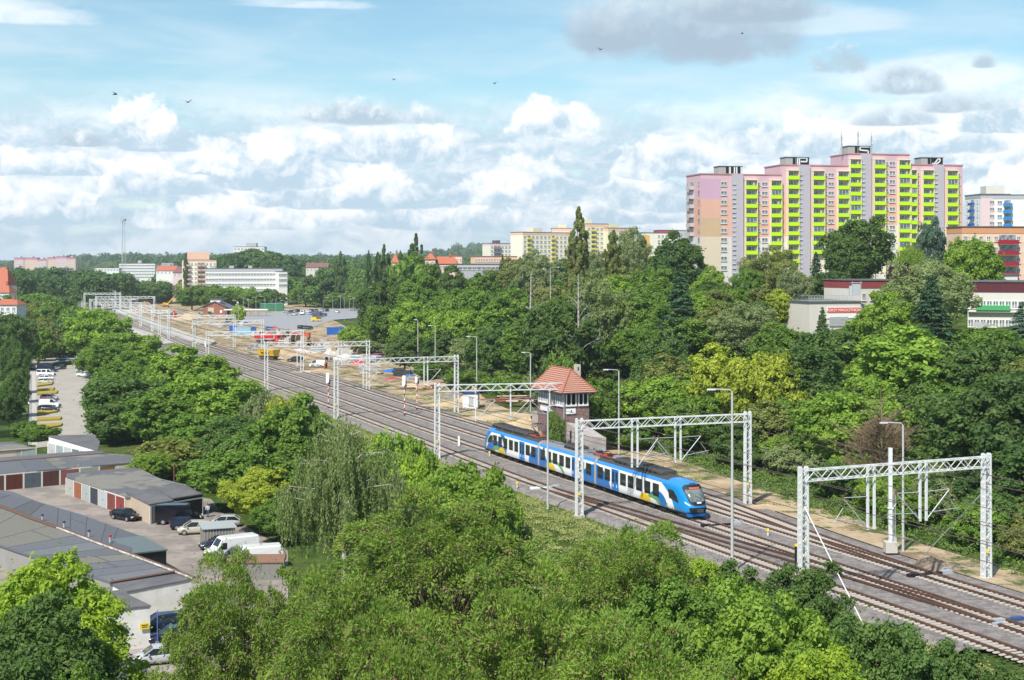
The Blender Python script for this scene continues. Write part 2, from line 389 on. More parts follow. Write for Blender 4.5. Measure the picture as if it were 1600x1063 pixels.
sheet('car_park', pxs([(420, 519), (360, 512), (330, 505), (330, 497), (480, 484), (600, 479), (600, 494), (520, 500), (480, 514), (472, 521)], -.30), -.30, mat('grey_tarmac', (.30, .30, .31), .9, .12, .1), 'grey asphalt car park behind the construction yard')
sheet('garage_yard', pxs([(-120, 700), (60, 716), (90, 740), (330, 780), (345, 800), (450, 860), (450, 940), (330, 1063), (-200, 1063)], LOW), LOW, M_ASPH, 'worn grey brown asphalt yard between the garages')
sheet('parking_road', pxs([(56, 700), (54, 590), (55, 548), (90, 546), (135, 556), (140, 600), (150, 690)], LOW), LOW + .004, M_PAVE, 'pale paved parking lane left of the trees')
sheet('footpath', pxs([(43, 695), (47, 560), (55, 560), (58, 695)], LOW), LOW + .03, M_CONC, 'pale concrete footpath beside the parked cars', thick=.1)
sheet('upper_parking_lane', pxs([(48, 556), (52, 545), (145, 545), (140, 560)], LOW), LOW + .008, M_PAVE, 'pale paved junction at the far end of the parking lane')
for k, (x0, y0, x1, y1) in enumerate([(58, 643, 92, 650), (58, 655, 97, 659), (58, 665, 98, 673), (57, 677, 92, 683), (58, 600, 84, 605), (58, 609, 86, 612), (58, 614, 91, 618), (28, 548, 46, 552)]):
    a, b_, c, d = P(x0, y0, LOW), P(x1, y0 - (2 if x1 > 60 else 0), LOW), P(x1 - 3, y0 + 2, LOW), P(x0, y1, LOW)
    sheet('flower_bed', [a, b_, c, d], LOW + .35, mat('yellow_shrub', (.36, .27, .045), 1, .4, 1.5, bump=.1), None, kind=None, thick=.4)
    o = list(COL.objects)[-1]; tag(o, ['large low yellow hedge bed just below the grey estate car', 'thin strip of yellow hedge between the parking bays', 'long yellow hedge bed near the lower end of the lane', 'yellow hedge bed next to the white garage roof', 'yellow hedge bed just below the silver cars under the vans', 'narrow yellow hedge strip in the middle of the lane', 'yellow hedge bed just above the row of four cars', 'yellow hedge bed at the far end beside the silver hatchback'][k], 'hedge')
# station platforms with white edges
for k, (pts, lb) in enumerate([([(196, 507), (222, 516), (252, 526), (272, 536), (237, 538), (222, 531), (200, 520)], 'pale concrete island platform ending at the near switch'),
                             ([(176, 485), (202, 485), (222, 493), (262, 509), (305, 525), (338, 533), (330, 536), (300, 533), (262, 521), (222, 503)], 'long pale platform strip beyond the tracks'),]):
    sheet('platform', pxs(pts, .5), .5, M_CONC, lb, kind=None, thick=1.0); tag(list(COL.objects)[-1], lb, 'platform')
# ================================================================ foliage
def sand_track_mat():
    m = MATS['sandy_soil'].copy(); m.name = 'weedy_sand'; N = NT(m.node_tree); bs = N.n['Principled BSDF']; old = bs.inputs['Base Color'].links[0].from_socket; p = N.add('ShaderNodeNewGeometry').outputs['Position']
    c = N.mix(N.ss(N.noise(p, .16, 6, .65), .50, .62), old, (.20, .14, .09)); c = N.mix(N.ss(N.noise(N.vm('ADD', p, (40, 9, 0)), .22, 6, .7), .52, .60), c, (.085, .115, .03)); N.put(bs.inputs['Base Color'], c); return m
bpy.data.objects['sandy_track'].data.materials[0] = sand_track_mat(); bpy.data.objects['construction_yard'].data.materials[0] = bpy.data.objects['sandy_track'].data.materials[0]
def leaf_mat(name, trans=.35, rough=.6):
    m = bpy.data.materials.new(name); m.use_nodes = True; N = NT(m.node_tree); bs = N.n['Principled BSDF']
    oi = N.add('ShaderNodeObjectInfo'); at = N.add('ShaderNodeAttribute', attribute_name='tint')
    t = at.outputs['Fac']
    c0 = N.add('ShaderNodeVectorMath', operation='SCALE'); N.put(c0.inputs[0], oi.outputs['Color']); c0.inputs['Scale'].default_value = 2.2; c = c0.outputs[0]
    hs = N.add('ShaderNodeHueSaturation'); N.put(hs.inputs['Hue'], N.m('ADD', .5, N.m('MULTIPLY', N.m('SUBTRACT', t, .5), -.045)))
    N.put(hs.inputs['Value'], N.m('ADD', .62, N.m('MULTIPLY', t, .80))); N.put(hs.inputs['Color'], c); hs.inputs['Saturation'].default_value = 1.0
    N.put(bs.inputs['Base Color'], hs.outputs[0]); bs.inputs['Roughness'].default_value = rough; bs.inputs['Specular IOR Level'].default_value = .22
    tl = N.add('ShaderNodeBsdfTranslucent'); g2 = N.add('ShaderNodeMix', data_type='RGBA', blend_type='MULTIPLY'); g2.inputs[0].default_value = 1
    N.put(g2.inputs[6], hs.outputs[0]); g2.inputs[7].default_value = (1.5, 1.75, .7, 1); N.put(tl.inputs['Color'], g2.outputs[2])
    mx = N.add('ShaderNodeMixShader'); mx.inputs[0].default_value = trans; N.l.new(bs.outputs[0], mx.inputs[1]); N.l.new(tl.outputs[0], mx.inputs[2])
    N.l.new(mx.outputs[0], N.n['Material Output'].inputs[0]); return m
M_LEAF = leaf_mat('leaves'); M_NEEDLE = leaf_mat('needles', .12, .7)
M_BARK = mat('bark', (.12, .085, .06), .95, .3, 3, bump=.03); M_BIRCH = mat('birch_bark', (.48, .45, .40), .9, .3, 3, col2=(.20, .18, .16)); M_TWIG = mat('dry_twigs', (.25, .18, .125), .95, .25, 3)
M_POD = mat('seed_pods', (.22, .13, .09), .95, .3, 2)
def unit(a): return a / np.maximum(np.linalg.norm(a, axis=-1, keepdims=True), 1e-9)
def leaves(name, c, nrm, size, tint, m, asp=.55, along=None, pods=None):
    n = len(c); r = RNG.normal(size=(n, 3)) if along is None else along + .25 * RNG.normal(size=(n, 3))
    t = unit(np.cross(nrm, r)) if along is None else unit(r)
    b = unit(np.cross(nrm, t)); s = np.asarray(size).reshape(-1, 1) * np.ones((n, 1))
    v = np.stack([c - t * s, c + b * s * asp - t * s * .12, c + t * s, c - b * s * asp - t * s * .12], 1).reshape(-1, 3)
    me = bpy.data.meshes.new(name); me.vertices.add(4 * n); me.vertices.foreach_set('co', v.astype(np.float32).ravel())
    me.loops.add(4 * n); me.loops.foreach_set('vertex_index', np.arange(4 * n, dtype=np.int32))
    me.polygons.add(n); me.polygons.foreach_set('loop_start', np.arange(0, 4 * n, 4, dtype=np.int32))
    a = me.attributes.new('tint', 'FLOAT', 'POINT'); a.data.foreach_set('value', np.repeat(np.clip(tint, 0, 1), 4).astype(np.float32))
    me.materials.append(m)
    if pods is not None: me.materials.append(M_POD); me.polygons.foreach_set('material_index', pods.astype(np.int32))
    me.update(); me.validate(); return me
def sph(n):
    a = RNG.normal(size=(n, 3)); return unit(a)
def crown_broad(h, w, nleaf, lsize, nclump=70, z0=.2, top=1.0, airy=0.0, seed=0, pods=0.0, squash=.75, lobes=5, m=None, feather=False):
    """clumps of leaves over a lumpy envelope; h, w in metres, crown from z0*h to h"""
    global RNG; RNG = np.random.default_rng(seed)
    cz = h * (z0 + 1) / 2; rz = h * (1 - z0) / 2; rx = w / 2
    # big lobes make the uneven outline
    ld = sph(lobes * 2); ld[:, 2] = np.abs(ld[:, 2]) * .9 - .15; lr = RNG.uniform(.34, .56, len(ld))
    d = sph(nclump * 3); u = RNG.uniform(.25, 1, len(d)) ** .45
    env = .62 + .38 * np.max(np.maximum(0, (d @ unit(ld).T)) ** 5 * (lr[None] / .5), axis=1)
    env *= 1 + .10 * RNG.normal(size=len(d)).clip(-1.5, 1.5)
    prof = np.where(d[:, 2] < 0, 1 - .25 * d[:, 2] ** 2, 1)
    cc = d * (u * env * prof)[:, None] * np.array([rx, rx, rz]) ; cc[:, 2] += cz
    # thin out to clumps that keep apart
    keep = []; md = .62 * (rx * rx * rz * 4.2 / nclump) ** (1 / 3) * (1 + airy)
    for i in np.argsort(-u):
        if all(np.linalg.norm((cc[i] - cc[j])) > md for j in keep): keep.append(i)
        if len(keep) >= nclump: break
    cc = cc[keep]; dd = d[keep]; K = len(cc)
    cr = md * RNG.uniform(.75, 1.30, K) * (1 - .25 * airy)
    k = RNG.integers(0, K, nleaf); out = unit(dd[k] * np.array([1, 1, .7]))
    SUB = 11; sd_ = sph(K * SUB).reshape(K, SUB, 3); sd_ = unit(sd_ + .75 * unit(dd * np.array([1, 1, .8]))[:, None, :] + np.array([0, 0, .25])); sr = RNG.uniform(.55, .98, (K, SUB)); j = RNG.integers(0, SUB, nleaf)
    q0 = sd_[k, j]; q = unit(sph(nleaf) + .55 * q0); rr = RNG.uniform(.15, 1.1, nleaf) ** .6
    off = q0 * sr[k, j][:, None] * .82 + q * (rr * RNG.uniform(.34, .52, (K, SUB))[k, j])[:, None]
    c = cc[k] + off * cr[k][:, None] * np.array([1.08, 1.08, squash])
    stray = RNG.uniform(size=nleaf) < .07; c = c + stray[:, None] * RNG.normal(size=(nleaf, 3)) * cr[k][:, None] * .42
    c[:, 2] -= .25 * airy * (np.linalg.norm(off[:, :2], axis=1) * cr[k]) ** 2
    nr = unit(unit(off) * .55 + q * .5 + np.array([0, 0, .45]) + .6 * RNG.normal(size=(nleaf, 3)))
    ct = RNG.uniform(.15, .85, K)[k] * .38 + RNG.uniform(0, 1, (K, SUB))[k, j] * .26 + RNG.uniform(0, 1, nleaf) * .36
    sz = lsize * RNG.uniform(.6, 1.35, nleaf)
    pd = None
    if pods: pd = (RNG.uniform(size=nleaf) < pods * (q[:, 2] < .55)).astype(int); sz = np.where(pd == 1, sz * .75, sz)
    al = None
    if feather: al = unit(out * .7 + q * .6 + np.array([0, 0, -.45]) + .35 * RNG.normal(size=(nleaf, 3)))
    return leaves('crown', c, nr, sz, ct, m or M_LEAF, asp=.36 if feather else .55, along=al, pods=pd), cc, dd
def trunk_mesh(h, w, cc, z0, r=.28, m=None, lim=14, name='trunk', seed=1, fork=.45):
    rg = random.Random(seed); b = MB(); top = Vector((rg.uniform(-.3, .3), rg.uniform(-.3, .3), h * max(fork, z0 + .12)))
    mid = Vector((rg.uniform(-.2, .2), rg.uniform(-.2, .2), top.z * .5))
    b.tube([(0, 0, -1.2), (0, 0, .2), mid, top], [r * 1.5, r * 1.15, r * .9, r * .65], 8)
    idx = list(range(len(cc))); rg.shuffle(idx)
    for i in idx[:lim]:
        e = Vector(cc[i]); s = mid.lerp(top, rg.uniform(.2, 1)); k = s.lerp(e, .5) + Vector((0, 0, (e - s).length * .10))
        b.tube([s, k, e], [r * .42, r * .24, r * .07], 5)
    return b.mesh(name, m or M_BARK)
def limbs_mesh(h, w, n, r, m, seed, spread=.8, twigs=3, z0=.2):
    """leafless tree: limbs and twigs"""
    rg = random.Random(seed); b = MB(); b.tube([(0, 0, -1), (.1, 0, h * .3), (0, .15, h * .62), (.15, 0, h)], [r, r * .8, r * .5, r * .1], 6)
    for i in range(n):
        t = rg.uniform(z0, .92); s = Vector((.05, .1 * t, h * t)); a = rg.uniform(0, 2 * PI); L = (1.08 - t) * w * spread * rg.uniform(.7, 1.1)
        e = s + Vector((math.cos(a) * L, math.sin(a) * L, L * rg.uniform(.35, 1.0))); k = s.lerp(e, .5) + Vector((0, 0, .08 * L)); rr = r * .38 * (1.1 - t)
        b.tube([s, k, e], [rr, rr * .6, rr * .2], 4)
        for j in range(twigs):
            q = k.lerp(e, rg.uniform(0, 1)); a2 = a + rg.uniform(-1.3, 1.3); l2 = L * rg.uniform(.25, .5)
            e2 = q + Vector((math.cos(a2) * l2, math.sin(a2) * l2, l2 * rg.uniform(-.1, .8))); b.tube([q, e2], [rr * .35, rr * .12], 3, cap=False)
    return b.mesh('trunk', m)
PROTO = {}
def proto(kind):
    """(crown mesh, trunk mesh, nominal height, nominal width)"""
    if kind in PROTO: return PROTO[kind]
    base, _, var = kind.partition('.'); sd_ = int(var or 0) * 17 + sum(map(ord, base))
    global RNG
    if base == 'near':       # robinia: feathery layered sprays with brown pods
        h, w = 17, 17; c, cc, dd = crown_broad(h, w, 100000, .165, 290, .12, airy=.62, seed=sd_, pods=.24, squash=.62, lobes=11, feather=True); t = trunk_mesh(h, w, cc, .22, .32, lim=110, seed=sd_, fork=.4)
    elif base == 'maple':    # near, dense broad-leaved
        h, w = 14, 13; c, cc, dd = crown_broad(h, w, 75000, .17, 170, .12, seed=sd_, squash=.9, lobes=6); t = trunk_mesh(h, w, cc, .2, .3, lim=20, seed=sd_)
    elif base == 'mtall':
        h, w = 15, 9; c, cc, dd = crown_broad(h, w, 75000, .15, 170, .06, seed=sd_, squash=1.0, lobes=7); t = trunk_mesh(h, w, cc, .2, .28, lim=20, seed=sd_)
    elif base == 'btall':
        h, w = 15, 8; c, cc, dd = crown_broad(h, w, 24000, .24, 110, -.02, seed=sd_, squash=1.0, lobes=7); t = trunk_mesh(h, w, cc, .15, .28, lim=8, seed=sd_)
    elif base == 'broad':
        h, w = 13, 11; c, cc, dd = crown_broad(h, w, 26000, .25, 120, -.02, seed=sd_, squash=.95); t = trunk_mesh(h, w, cc, .15, .28, lim=8, seed=sd_)
    elif base == 'loose':
        h, w = 13, 11; c, cc, dd = crown_broad(h, w, 17000, .25, 95, .1, seed=sd_, squash=.85, airy=.2); t = trunk_mesh(h, w, cc, .15, .24, lim=26, seed=sd_)
    elif base == 'fine':     # willow or birch haze of small leaves
        h, w = 13, 11; c, cc, dd = crown_broad(h, w, 30000, .17, 120, .1, seed=sd_, squash=.95, airy=.1); t = trunk_mesh(h, w, cc, .15, .22, M_BIRCH, lim=30, seed=sd_)
    elif base == 'far':
        h, w = 12, 12; c, cc, dd = crown_broad(h, w, 4200, .55, 40, .03, seed=sd_, squash=.8); t = trunk_mesh(h, w, cc, .1, .3, lim=3, seed=sd_)
    elif base == 'bush':
        h, w = 5, 6.5; c, cc, dd = crown_broad(h, w, 13000, .17, 70, -.1, seed=sd_, squash=.8); t = trunk_mesh(h, w, cc, .1, .1, lim=6, seed=sd_)
    elif base == 'poplar':
        h, w = 22, 5; RNG = np.random.default_rng(sd_); n = 22000; z = RNG.uniform(.05, 1, 110); cc = []
        for t_ in z:
            a = RNG.uniform(0, 2 * PI); r = w / 2 * min(1, 2.9 * (1 - t_) ** .72) * RNG.uniform(.15, .85); cc.append((r * math.cos(a), r * math.sin(a), h * t_ * .97))
        cc = np.array(cc); k = RNG.integers(0, len(cc), n); q = sph(n); c_ = cc[k] + q * RNG.uniform(.4, 1, n)[:, None] * np.array([.62, .62, 1.55]) * (1.15 - .75 * (cc[k][:, 2:3] / h))
        nr = unit(q * .8 + unit(cc[k] * np.array([1, 1, 0])) * .5 + np.array([0, 0, .3]) + .5 * RNG.normal(size=(n, 3)))
        c = leaves('crown', c_, nr, .20 * RNG.uniform(.7, 1.3, n), RNG.uniform(.1, .9, n), M_LEAF); b = MB(); b.tube([(0, 0, -1), (0, 0, h * .5), (.1, 0, h * .97)], [.35, .2, .04], 6)
        for i in range(18): e = Vector(cc[i]); s = Vector((0, 0, max(1, e.z - 4))); b.tube([s, s.lerp(e, .6) + Vector((e.x * .2, e.y * .2, 0)), e], [.09, .06, .02], 4)
        t = b.mesh('trunk', M_BARK)
    elif base == 'spruce':
        h, w = 17, 10; RNG = np.random.default_rng(sd_); n = 24000; nb = 260; tz = RNG.uniform(.02, .985, nb) ** .9; an = RNG.uniform(0, 2 * PI, nb); L = (w / 2) * (1 - tz) ** .72 * RNG.uniform(.72, 1.1, nb) + .12
        k = RNG.choice(nb, n, p=(L ** 1.3) / (L ** 1.3).sum()); s = RNG.uniform(.1, 1, n) ** .65; dx, dy = np.cos(an[k]), np.sin(an[k])
        sp = RNG.normal(size=n) * .30 * L[k] ** .6 * (1.15 - s * .7); c_ = np.stack([dx * L[k] * s - dy * sp, dy * L[k] * s + dx * sp, h * tz[k] - .28 * L[k] * s ** 1.4 + .15 * L[k] * s ** 3 - np.abs(RNG.normal(size=n)) * .16], 1)
        nr = unit(np.stack([dx * .5, dy * .5, np.ones(n)], 1) + .55 * RNG.normal(size=(n, 3))); al = np.stack([dx, dy, -.5 * np.ones(n)], 1)
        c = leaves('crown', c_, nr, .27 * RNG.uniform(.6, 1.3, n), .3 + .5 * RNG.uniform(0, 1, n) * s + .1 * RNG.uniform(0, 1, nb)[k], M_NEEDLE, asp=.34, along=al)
        b = MB(); b.tube([(0, 0, -1), (0, 0, h * .97)], [.32, .03], 7); t = b.mesh('trunk', M_BARK)
    elif base in ('weep', 'willow'):
        h, w = (17, 12.5) if base == 'weep' else (10, 10); RNG = np.random.default_rng(sd_); ns = 900 if base == 'weep' else 620; per = 62; bt = MB()
        bt.tube([(0, 0, -1.5), (.2, .1, h * .35), (-.15, 0, h * .68), (.25, 0, h * .99)], [.34, .26, .15, .03], 8); org = []
        for i in range(58):
            t_ = RNG.uniform(.22, .97) ** .8; a = RNG.uniform(0, 2 * PI); Lb = w / 2 * (1.18 - t_ ** 2.0) * RNG.uniform(.45, 1.0); s = Vector((0, 0, h * t_ * .93)); dz = Lb * RNG.uniform(.3, .9)
            e = s + Vector((math.cos(a) * Lb, math.sin(a) * Lb, dz)); e.z = min(e.z, h * .98); k1 = s.lerp(e, .5) + Vector((0, 0, .22 * Lb)); bt.tube([s, k1, e, e + Vector((math.cos(a) * .5, math.sin(a) * .5, -.5))], [.08, .045, .025, .012], 5)
            org += [tuple(s.lerp(k1, .6)), tuple(k1), tuple(k1.lerp(e, .5)), tuple(e), tuple(e + Vector((math.cos(a) * .4, math.sin(a) * .4, -.3)))]
        org = np.array(org); o = org[RNG.integers(0, len(org), ns)] + RNG.normal(size=(ns, 3)) * .38; Ls = RNG.uniform(1.2, 5.2, ns) * (.45 + .75 * o[:, 2] / h) * (1 if base == 'weep' else .8); sway = RNG.normal(size=(ns, 2)) * .28
        k = np.repeat(np.arange(ns), per); f = np.tile(np.linspace(0, 1, per), ns); n = len(k); f = f + RNG.uniform(0, 1 / per, n)
        c_ = o[k] + np.stack([sway[k, 0] * f, sway[k, 1] * f, -Ls[k] * f], 1) + RNG.normal(size=(n, 3)) * .075; c_ = c_[(c_[:, 2] > .25) & ((o[k][:, 2] < h * .86) | (RNG.uniform(size=n) < .35))]; n = len(c_)
        nr = unit(unit(c_ * np.array([1, 1, 0])) * .8 + .75 * RNG.normal(size=(n, 3)) + np.array([0, 0, .35])); al = np.tile(np.array([0, 0, -1.0]), (n, 1))
        c = leaves('crown', c_, nr, .125 * RNG.uniform(.6, 1.35, n), RNG.uniform(.1, .9, n), M_LEAF, asp=.5, along=al); t = bt.mesh('trunk', M_BIRCH if base == 'weep' else M_BARK)
    elif base == 'dead':
        h, w = 13, 8; t = limbs_mesh(h, w, 60, .24, M_TWIG, sd_, twigs=8); RNG = np.random.default_rng(3); n = 7500; kk = RNG.integers(0, 70, n); a = RNG.uniform(0, 6.283, 70)[kk] + .17 * RNG.normal(size=n); zz = np.clip(RNG.uniform(.25, .97, 70)[kk] + .035 * RNG.normal(size=n), .2, 1); r = w * .5 * (1.1 - zz ** 3) * RNG.uniform(.75, 1.15, 70)[kk] * RNG.uniform(.25, 1, n) ** .6
        d = np.stack([np.cos(a), np.sin(a), .9 * np.ones(n)], 1); c = leaves('twigs', np.stack([r * np.cos(a), r * np.sin(a), h * zz * (.72 + .28 * r / w)], 1), unit(RNG.normal(size=(n, 3))), .38, RNG.uniform(.2, .9, n), M_NEEDLE, asp=.07, along=unit(d))
    elif base == 'deadbirch':
        h, w = 15, 6; t = limbs_mesh(h, w, 22, .30, M_BIRCH, sd_, .8, 4, .3); c = None
    PROTO[kind] = (c, t, h, w); return PROTO[kind]
GREEN = dict(mid=(.066, .108, .018), dark=(.038, .066, .018), bright=(.100, .150, .022), yellow=(.150, .170, .022), lime=(.140, .190, .020), grey=(.105, .125, .055), olive=(.092, .104, .030),
             pine=(.022, .048, .022), purple=(.030, .010, .016), twig=(.115, .085, .055), blue=(.050, .085, .060), rust=(.105, .118, .028), robinia=(.090, .130, .022), deep=(.048, .080, .020), weep=(.096, .120, .045))
NTREE = [0]
NAMES = dict(near='robinia_tree', maple='maple_tree', mtall='maple_tree', btall='broadleaf_tree', broad='broadleaf_tree', loose='broadleaf_tree', fine='birch_tree', far='broadleaf_tree', bush='bush', poplar='poplar_tree', spruce='spruce_tree', weep='weeping_birch_tree', willow='willow_tree', dead='bare_tree', deadbirch='bare_birch_tree')
def tree(x, y, h, w, kind, color, label, group=None, cat=None, base=None):
    if h / w > 1.45 and kind[:5] in ('maple', 'broad'): kind = {'m': 'mtall', 'b': 'btall'}[kind[0]] + kind[5:]
    c, t, ph, pw = proto(kind); b0 = kind.split('.')[0]; name = NAMES[b0]; z = gz(x, y) if base is None else base
    root = empty(name, (x, y, z), random.uniform(0, 6.28), label, cat or ('bush' if b0 == 'bush' else 'tree'), group); sxy = w / pw; sz = h / ph
    if b0 not in ('poplar', 'spruce', 'weep', 'willow', 'dead', 'deadbirch'):
        hw = min(w * ph / pw, 1.9 * h) * .62; 
        if h < hw: root.location.z -= hw - h; sz = hw / ph      # squat crowns keep their roundness, their skirts reach into the slope
    root.scale = (sxy, sxy, sz)
    linked('trunk', t, root)
    if c: o = linked('crown', c, root); k = random.uniform(.9, 1.1); g = GREEN[color] if isinstance(color, str) else color; o.color = (g[0] * k, g[1] * k, g[2] * k, 1)
    NTREE[0] += 1; return root
def tree_px(u, vtop, wpx, Y, kind, color, label, group=None, minh=3.0):
    """a tree standing on the terrain at distance Y whose top and width are those of the photo"""
    X = (u - 800) * Y / F; g = gz(X, Y); h = max(minh, H - (vtop - V0) * Y / F - g); return tree(X, Y, h, wpx * Y / F, kind, color, label, group)
# ================================================================ overhead line gantries
M_STEEL = mat('white_painted_steel', (.68, .69, .68), .5, .14, .8, metal=.0, spec=.4)
M_GALV = mat('galvanised_steel', (.50, .52, .53), .5, .1, 1.0, metal=.3)
M_WIRE = mat('copper_wire', (.10, .075, .07), .6, 0, 1)
M_BROWNI = mat('brown_insulator', (.20, .07, .05), .4, 0, 1)
M_CONCF = mat('concrete_footing', (.52, .48, .42), .9, .15, 2)
def lattice_column(b, base, h, ax, w=.62, d=.42, far=False):
    """two channel legs with battens and diagonals; ax = direction of the wide face"""
    base = Vector(base); ax = Vector(ax).normalized(); ay = Vector((-ax.y, ax.x, 0)); c = .12 if not far else .14
    for s in (-1, 1):
        for t in (-1, 1):
            k = 1.0
            b.bar(base + ax * (s * w / 2 * 1.12) + ay * (t * d / 2 * 1.12), base + ax * (s * w / 2) + ay * (t * d / 2) + Vector((0, 0, h)), c, c, 0, up=ax)
    n = int(h / (.62 if not far else 1.6))
    for i in range(n):
        z0, z1 = h * i / n, h * (i + 1) / n
        for t in (-1, 1):
            s = 1 if i % 2 else -1
            b.bar(base + ax * (s * w / 2) + ay * (t * d / 2) + Vector((0, 0, z0)), base + ax * (-s * w / 2) + ay * (t * d / 2) + Vector((0, 0, z1)), .05, .05)
        if not far:
            for s in (-1, 1):
                b.bar(base + ax * (s * w / 2) - ay * (d / 2) + Vector((0, 0, z1)), base + ax * (s * w / 2) + ay * (d / 2) + Vector((0, 0, z1)), .06, .16)
    # plated channel webs
    if not far:
        for s in (-1, 1): b.bar(base + ax * (s * w / 2) + Vector((0, 0, 0)), base + ax * (s * w / 2) + Vector((0, 0, h)), .02, d * .55, up=ax)
def gantry(lp, rp, ztop, label, far=False, hangers=(), group='white overhead line gantries over the tracks', footing=True):
    """lp, rp: column base points (plan)"""
    lp = Vector((lp[0], lp[1], 0)); rp = Vector((rp[0], rp[1], 0)); o = lp.copy(); root = empty('line_gantry', o, 0, label, 'gantry', group)
    d = (rp - lp); L = d.length; ex = d / L; ey = Vector((-ex.y, ex.x, 0))
    for q in (lp, rp):
        b = MB(); g = min(gz(q.x, q.y), -.3) if not far else -.6; lattice_column(b, q - o + Vector((0, 0, g)), ztop - g + .25, ex, far=far)
        if footing: b.box((q.x - o.x, q.y - o.y, g + .1), (1.0, .8, .5), 1, rz=math.atan2(ex.y, ex.x))
        c = b.build('column', [M_STEEL, M_CONCF], root)
        if not far: f = MB(); p_ = q - o; f.box((p_.x - ex.x * .0 , p_.y - ey.y * .3, 2.1), (.25, .06, .35)); f.build('number_plate', mat('yellow_plate', (.75, .55, .03), .5, 0, 1), c)
    b = MB(); hh, ww = .88, .72; m = .085 if not far else .15
    for s in (-1, 1):
        for z in (0, -hh): b.bar(ey * (s * ww / 2) + Vector((0, 0, ztop + z)), ex * L + ey * (s * ww / 2) + Vector((0, 0, ztop + z)), m, m)
    n = int(L / (.95 if not far else 1.7)); n += n % 2
    for i in range(n):
        x0, x1 = L * i / n, L * (i + 1) / n; za, zb = (0, -hh) if i % 2 else (-hh, 0)
        for s in (-1, 1): b.bar(ex * x0 + ey * (s * ww / 2) + Vector((0, 0, ztop + za)), ex * x1 + ey * (s * ww / 2) + Vector((0, 0, ztop + zb)), .055 if not far else .09)
        if not far:
            s = 1 if i % 2 else -1
            for z in (0, -hh): b.bar(ex * x0 + ey * (s * ww / 2) + Vector((0, 0, ztop + z)), ex * x1 - ey * (s * ww / 2) + Vector((0, 0, ztop + z)), .045)
    b.build('truss_beam', M_STEEL, root)
    for (t, dbl, arms, zb) in hangers:                   # t along the beam in metres
        for dx in ((-.34, .34) if dbl else (0,)):
            b = MB(); p = ex * (t + dx); b.box((p.x, p.y, (ztop + .05 + zb) / 2), (.17, .2, ztop + .05 - zb), rz=math.atan2(ex.y, ex.x)); b.build('hanger_post', M_STEEL, root)
        for s in arms:
            b = MB(); p = ex * (t + s * (.42 if dbl else .1)); tip = ex * (t + s * 2.9); top = Vector((0, 0, 7.75)); low = Vector((0, 0, zb + .15))
            b.cyl(p + low, tip + top, .055, 6); b.cyl(p + Vector((0, 0, 7.7)), tip + top, .04, 6)
            b.cyl(p + ex * s * .3 + Vector((0, 0, zb + .7)), tip + ex * (s * 1.0) + Vector((0, 0, 6.05)), .035, 6); b.cyl(tip * 1.0 + Vector((0, 0, 6.9)), tip + ex * s * .9 + Vector((0, 0, 5.75)), .03, 6)
            b.cyl(tip + top + Vector((0, 0, -.1)), tip + top + Vector((0, 0, .25)), .09, 6, 1)
            b.build('cantilever_arm', [M_GALV, M_BROWNI], root)
    return root, lp, ex, L
def at_line(lp, ex, path):
    """distance along the beam at which a track crosses"""
    best = None
    for a, b in zip(path[:-1], path[1:]):
        nx, ny = -ex.y, ex.x; da = (a.x - lp.x) * nx + (a.y - lp.y) * ny; db = (b.x - lp.x) * nx + (b.y - lp.y) * ny
        if da * db <= 0 and da != db:
            t = da / (da - db); q = a.lerp(b, t); return (q.x - lp.x) * ex.x + (q.y - lp.y) * ex.y
    return None
def gx(u, v, ztop=10.0): Y = (H - ztop) * F / (v - V0); return Vector(((u - 800) * Y / F, Y, 0))
GANT = []
def G(lp, rp, z, label, **k):
    r = gantry(lp, rp, z, label, **k); GANT.append((lp, rp, z)); return r
g1l, g1r = gx(1255, 735, 10.3), gx(1541, 714, 10.3)
L1 = (g1r - g1l).length
G(g1l, g1r, 10.3, 'nearest white lattice gantry at the lower right', hangers=[(L1 * .355, True, (-1,), 4.9), (L1 * .64, True, (-1, 1), 5.2)])
g2l, g2r = gx(905, 658), gx(1168, 647); L2 = (g2r - g2l).length
G(g2l, g2r, 10.0, 'white lattice gantry standing over the train', hangers=[(L2 * .32, True, (1,), 4.6), (L2 * .575, True, (-1, 1), 4.9)])
g3l, g3r = gx(683, 602), gx(910, 598); L3 = (g3r - g3l).length
G(g3l, g3r, 10.0, 'white lattice gantry between the white cabinet and the brick signal box', hangers=[(L3 * .26, False, (1,), 4.8), (L3 * .50, False, (1,), 4.9), (L3 * .77, False, (-1,), 4.9)])
g4l, g4r = gx(525, 562), gx(713, 557); L4 = (g4r - g4l).length
G(g4l, g4r, 10.0, 'white lattice gantry in front of the timber piles', hangers=[(L4 * .22, False, (1,), 4.8), (L4 * .74, True, (-1, 1), 5.0)])
g5l, g5r = gx(416, 536), gx(575, 534); L5 = (g5r - g5l).length
G(g5l, g5r, 10.0, 'white lattice gantry beside the yellow wagon', hangers=[(L5 * .30, False, (1,), 4.8), (L5 * .72, True, (1,), 5)])
M_far = [((324, 519), (472, 517), 'white gantry in front of the red truck'), ((303, 502), (410, 500.5), 'white gantry before the blue site cabins'), ((249, 493), (366, 492.5), 'white gantry crossing in front of the brick shed'),
         ((178, 484), (264, 485), 'white gantry over the island platform end'), ((160, 478), (238, 478), 'white gantry behind the island platform end'), ((148, 473), (220, 473), 'white gantry in the middle of the station, tall post on the right'),
         ((141, 468), (204, 468), 'white gantry in the far station left of the long beam'), ((150, 463.5), (241, 463.5), 'long white gantry reaching to the sand heap'), ((132, 458), (188, 458), 'white gantry in the far station below the floodlight mast'),
         ((128, 454), (180, 454), 'small far white gantry second from the station end'), ((122, 451), (157, 451), 'smallest white gantry at the end of the station')]
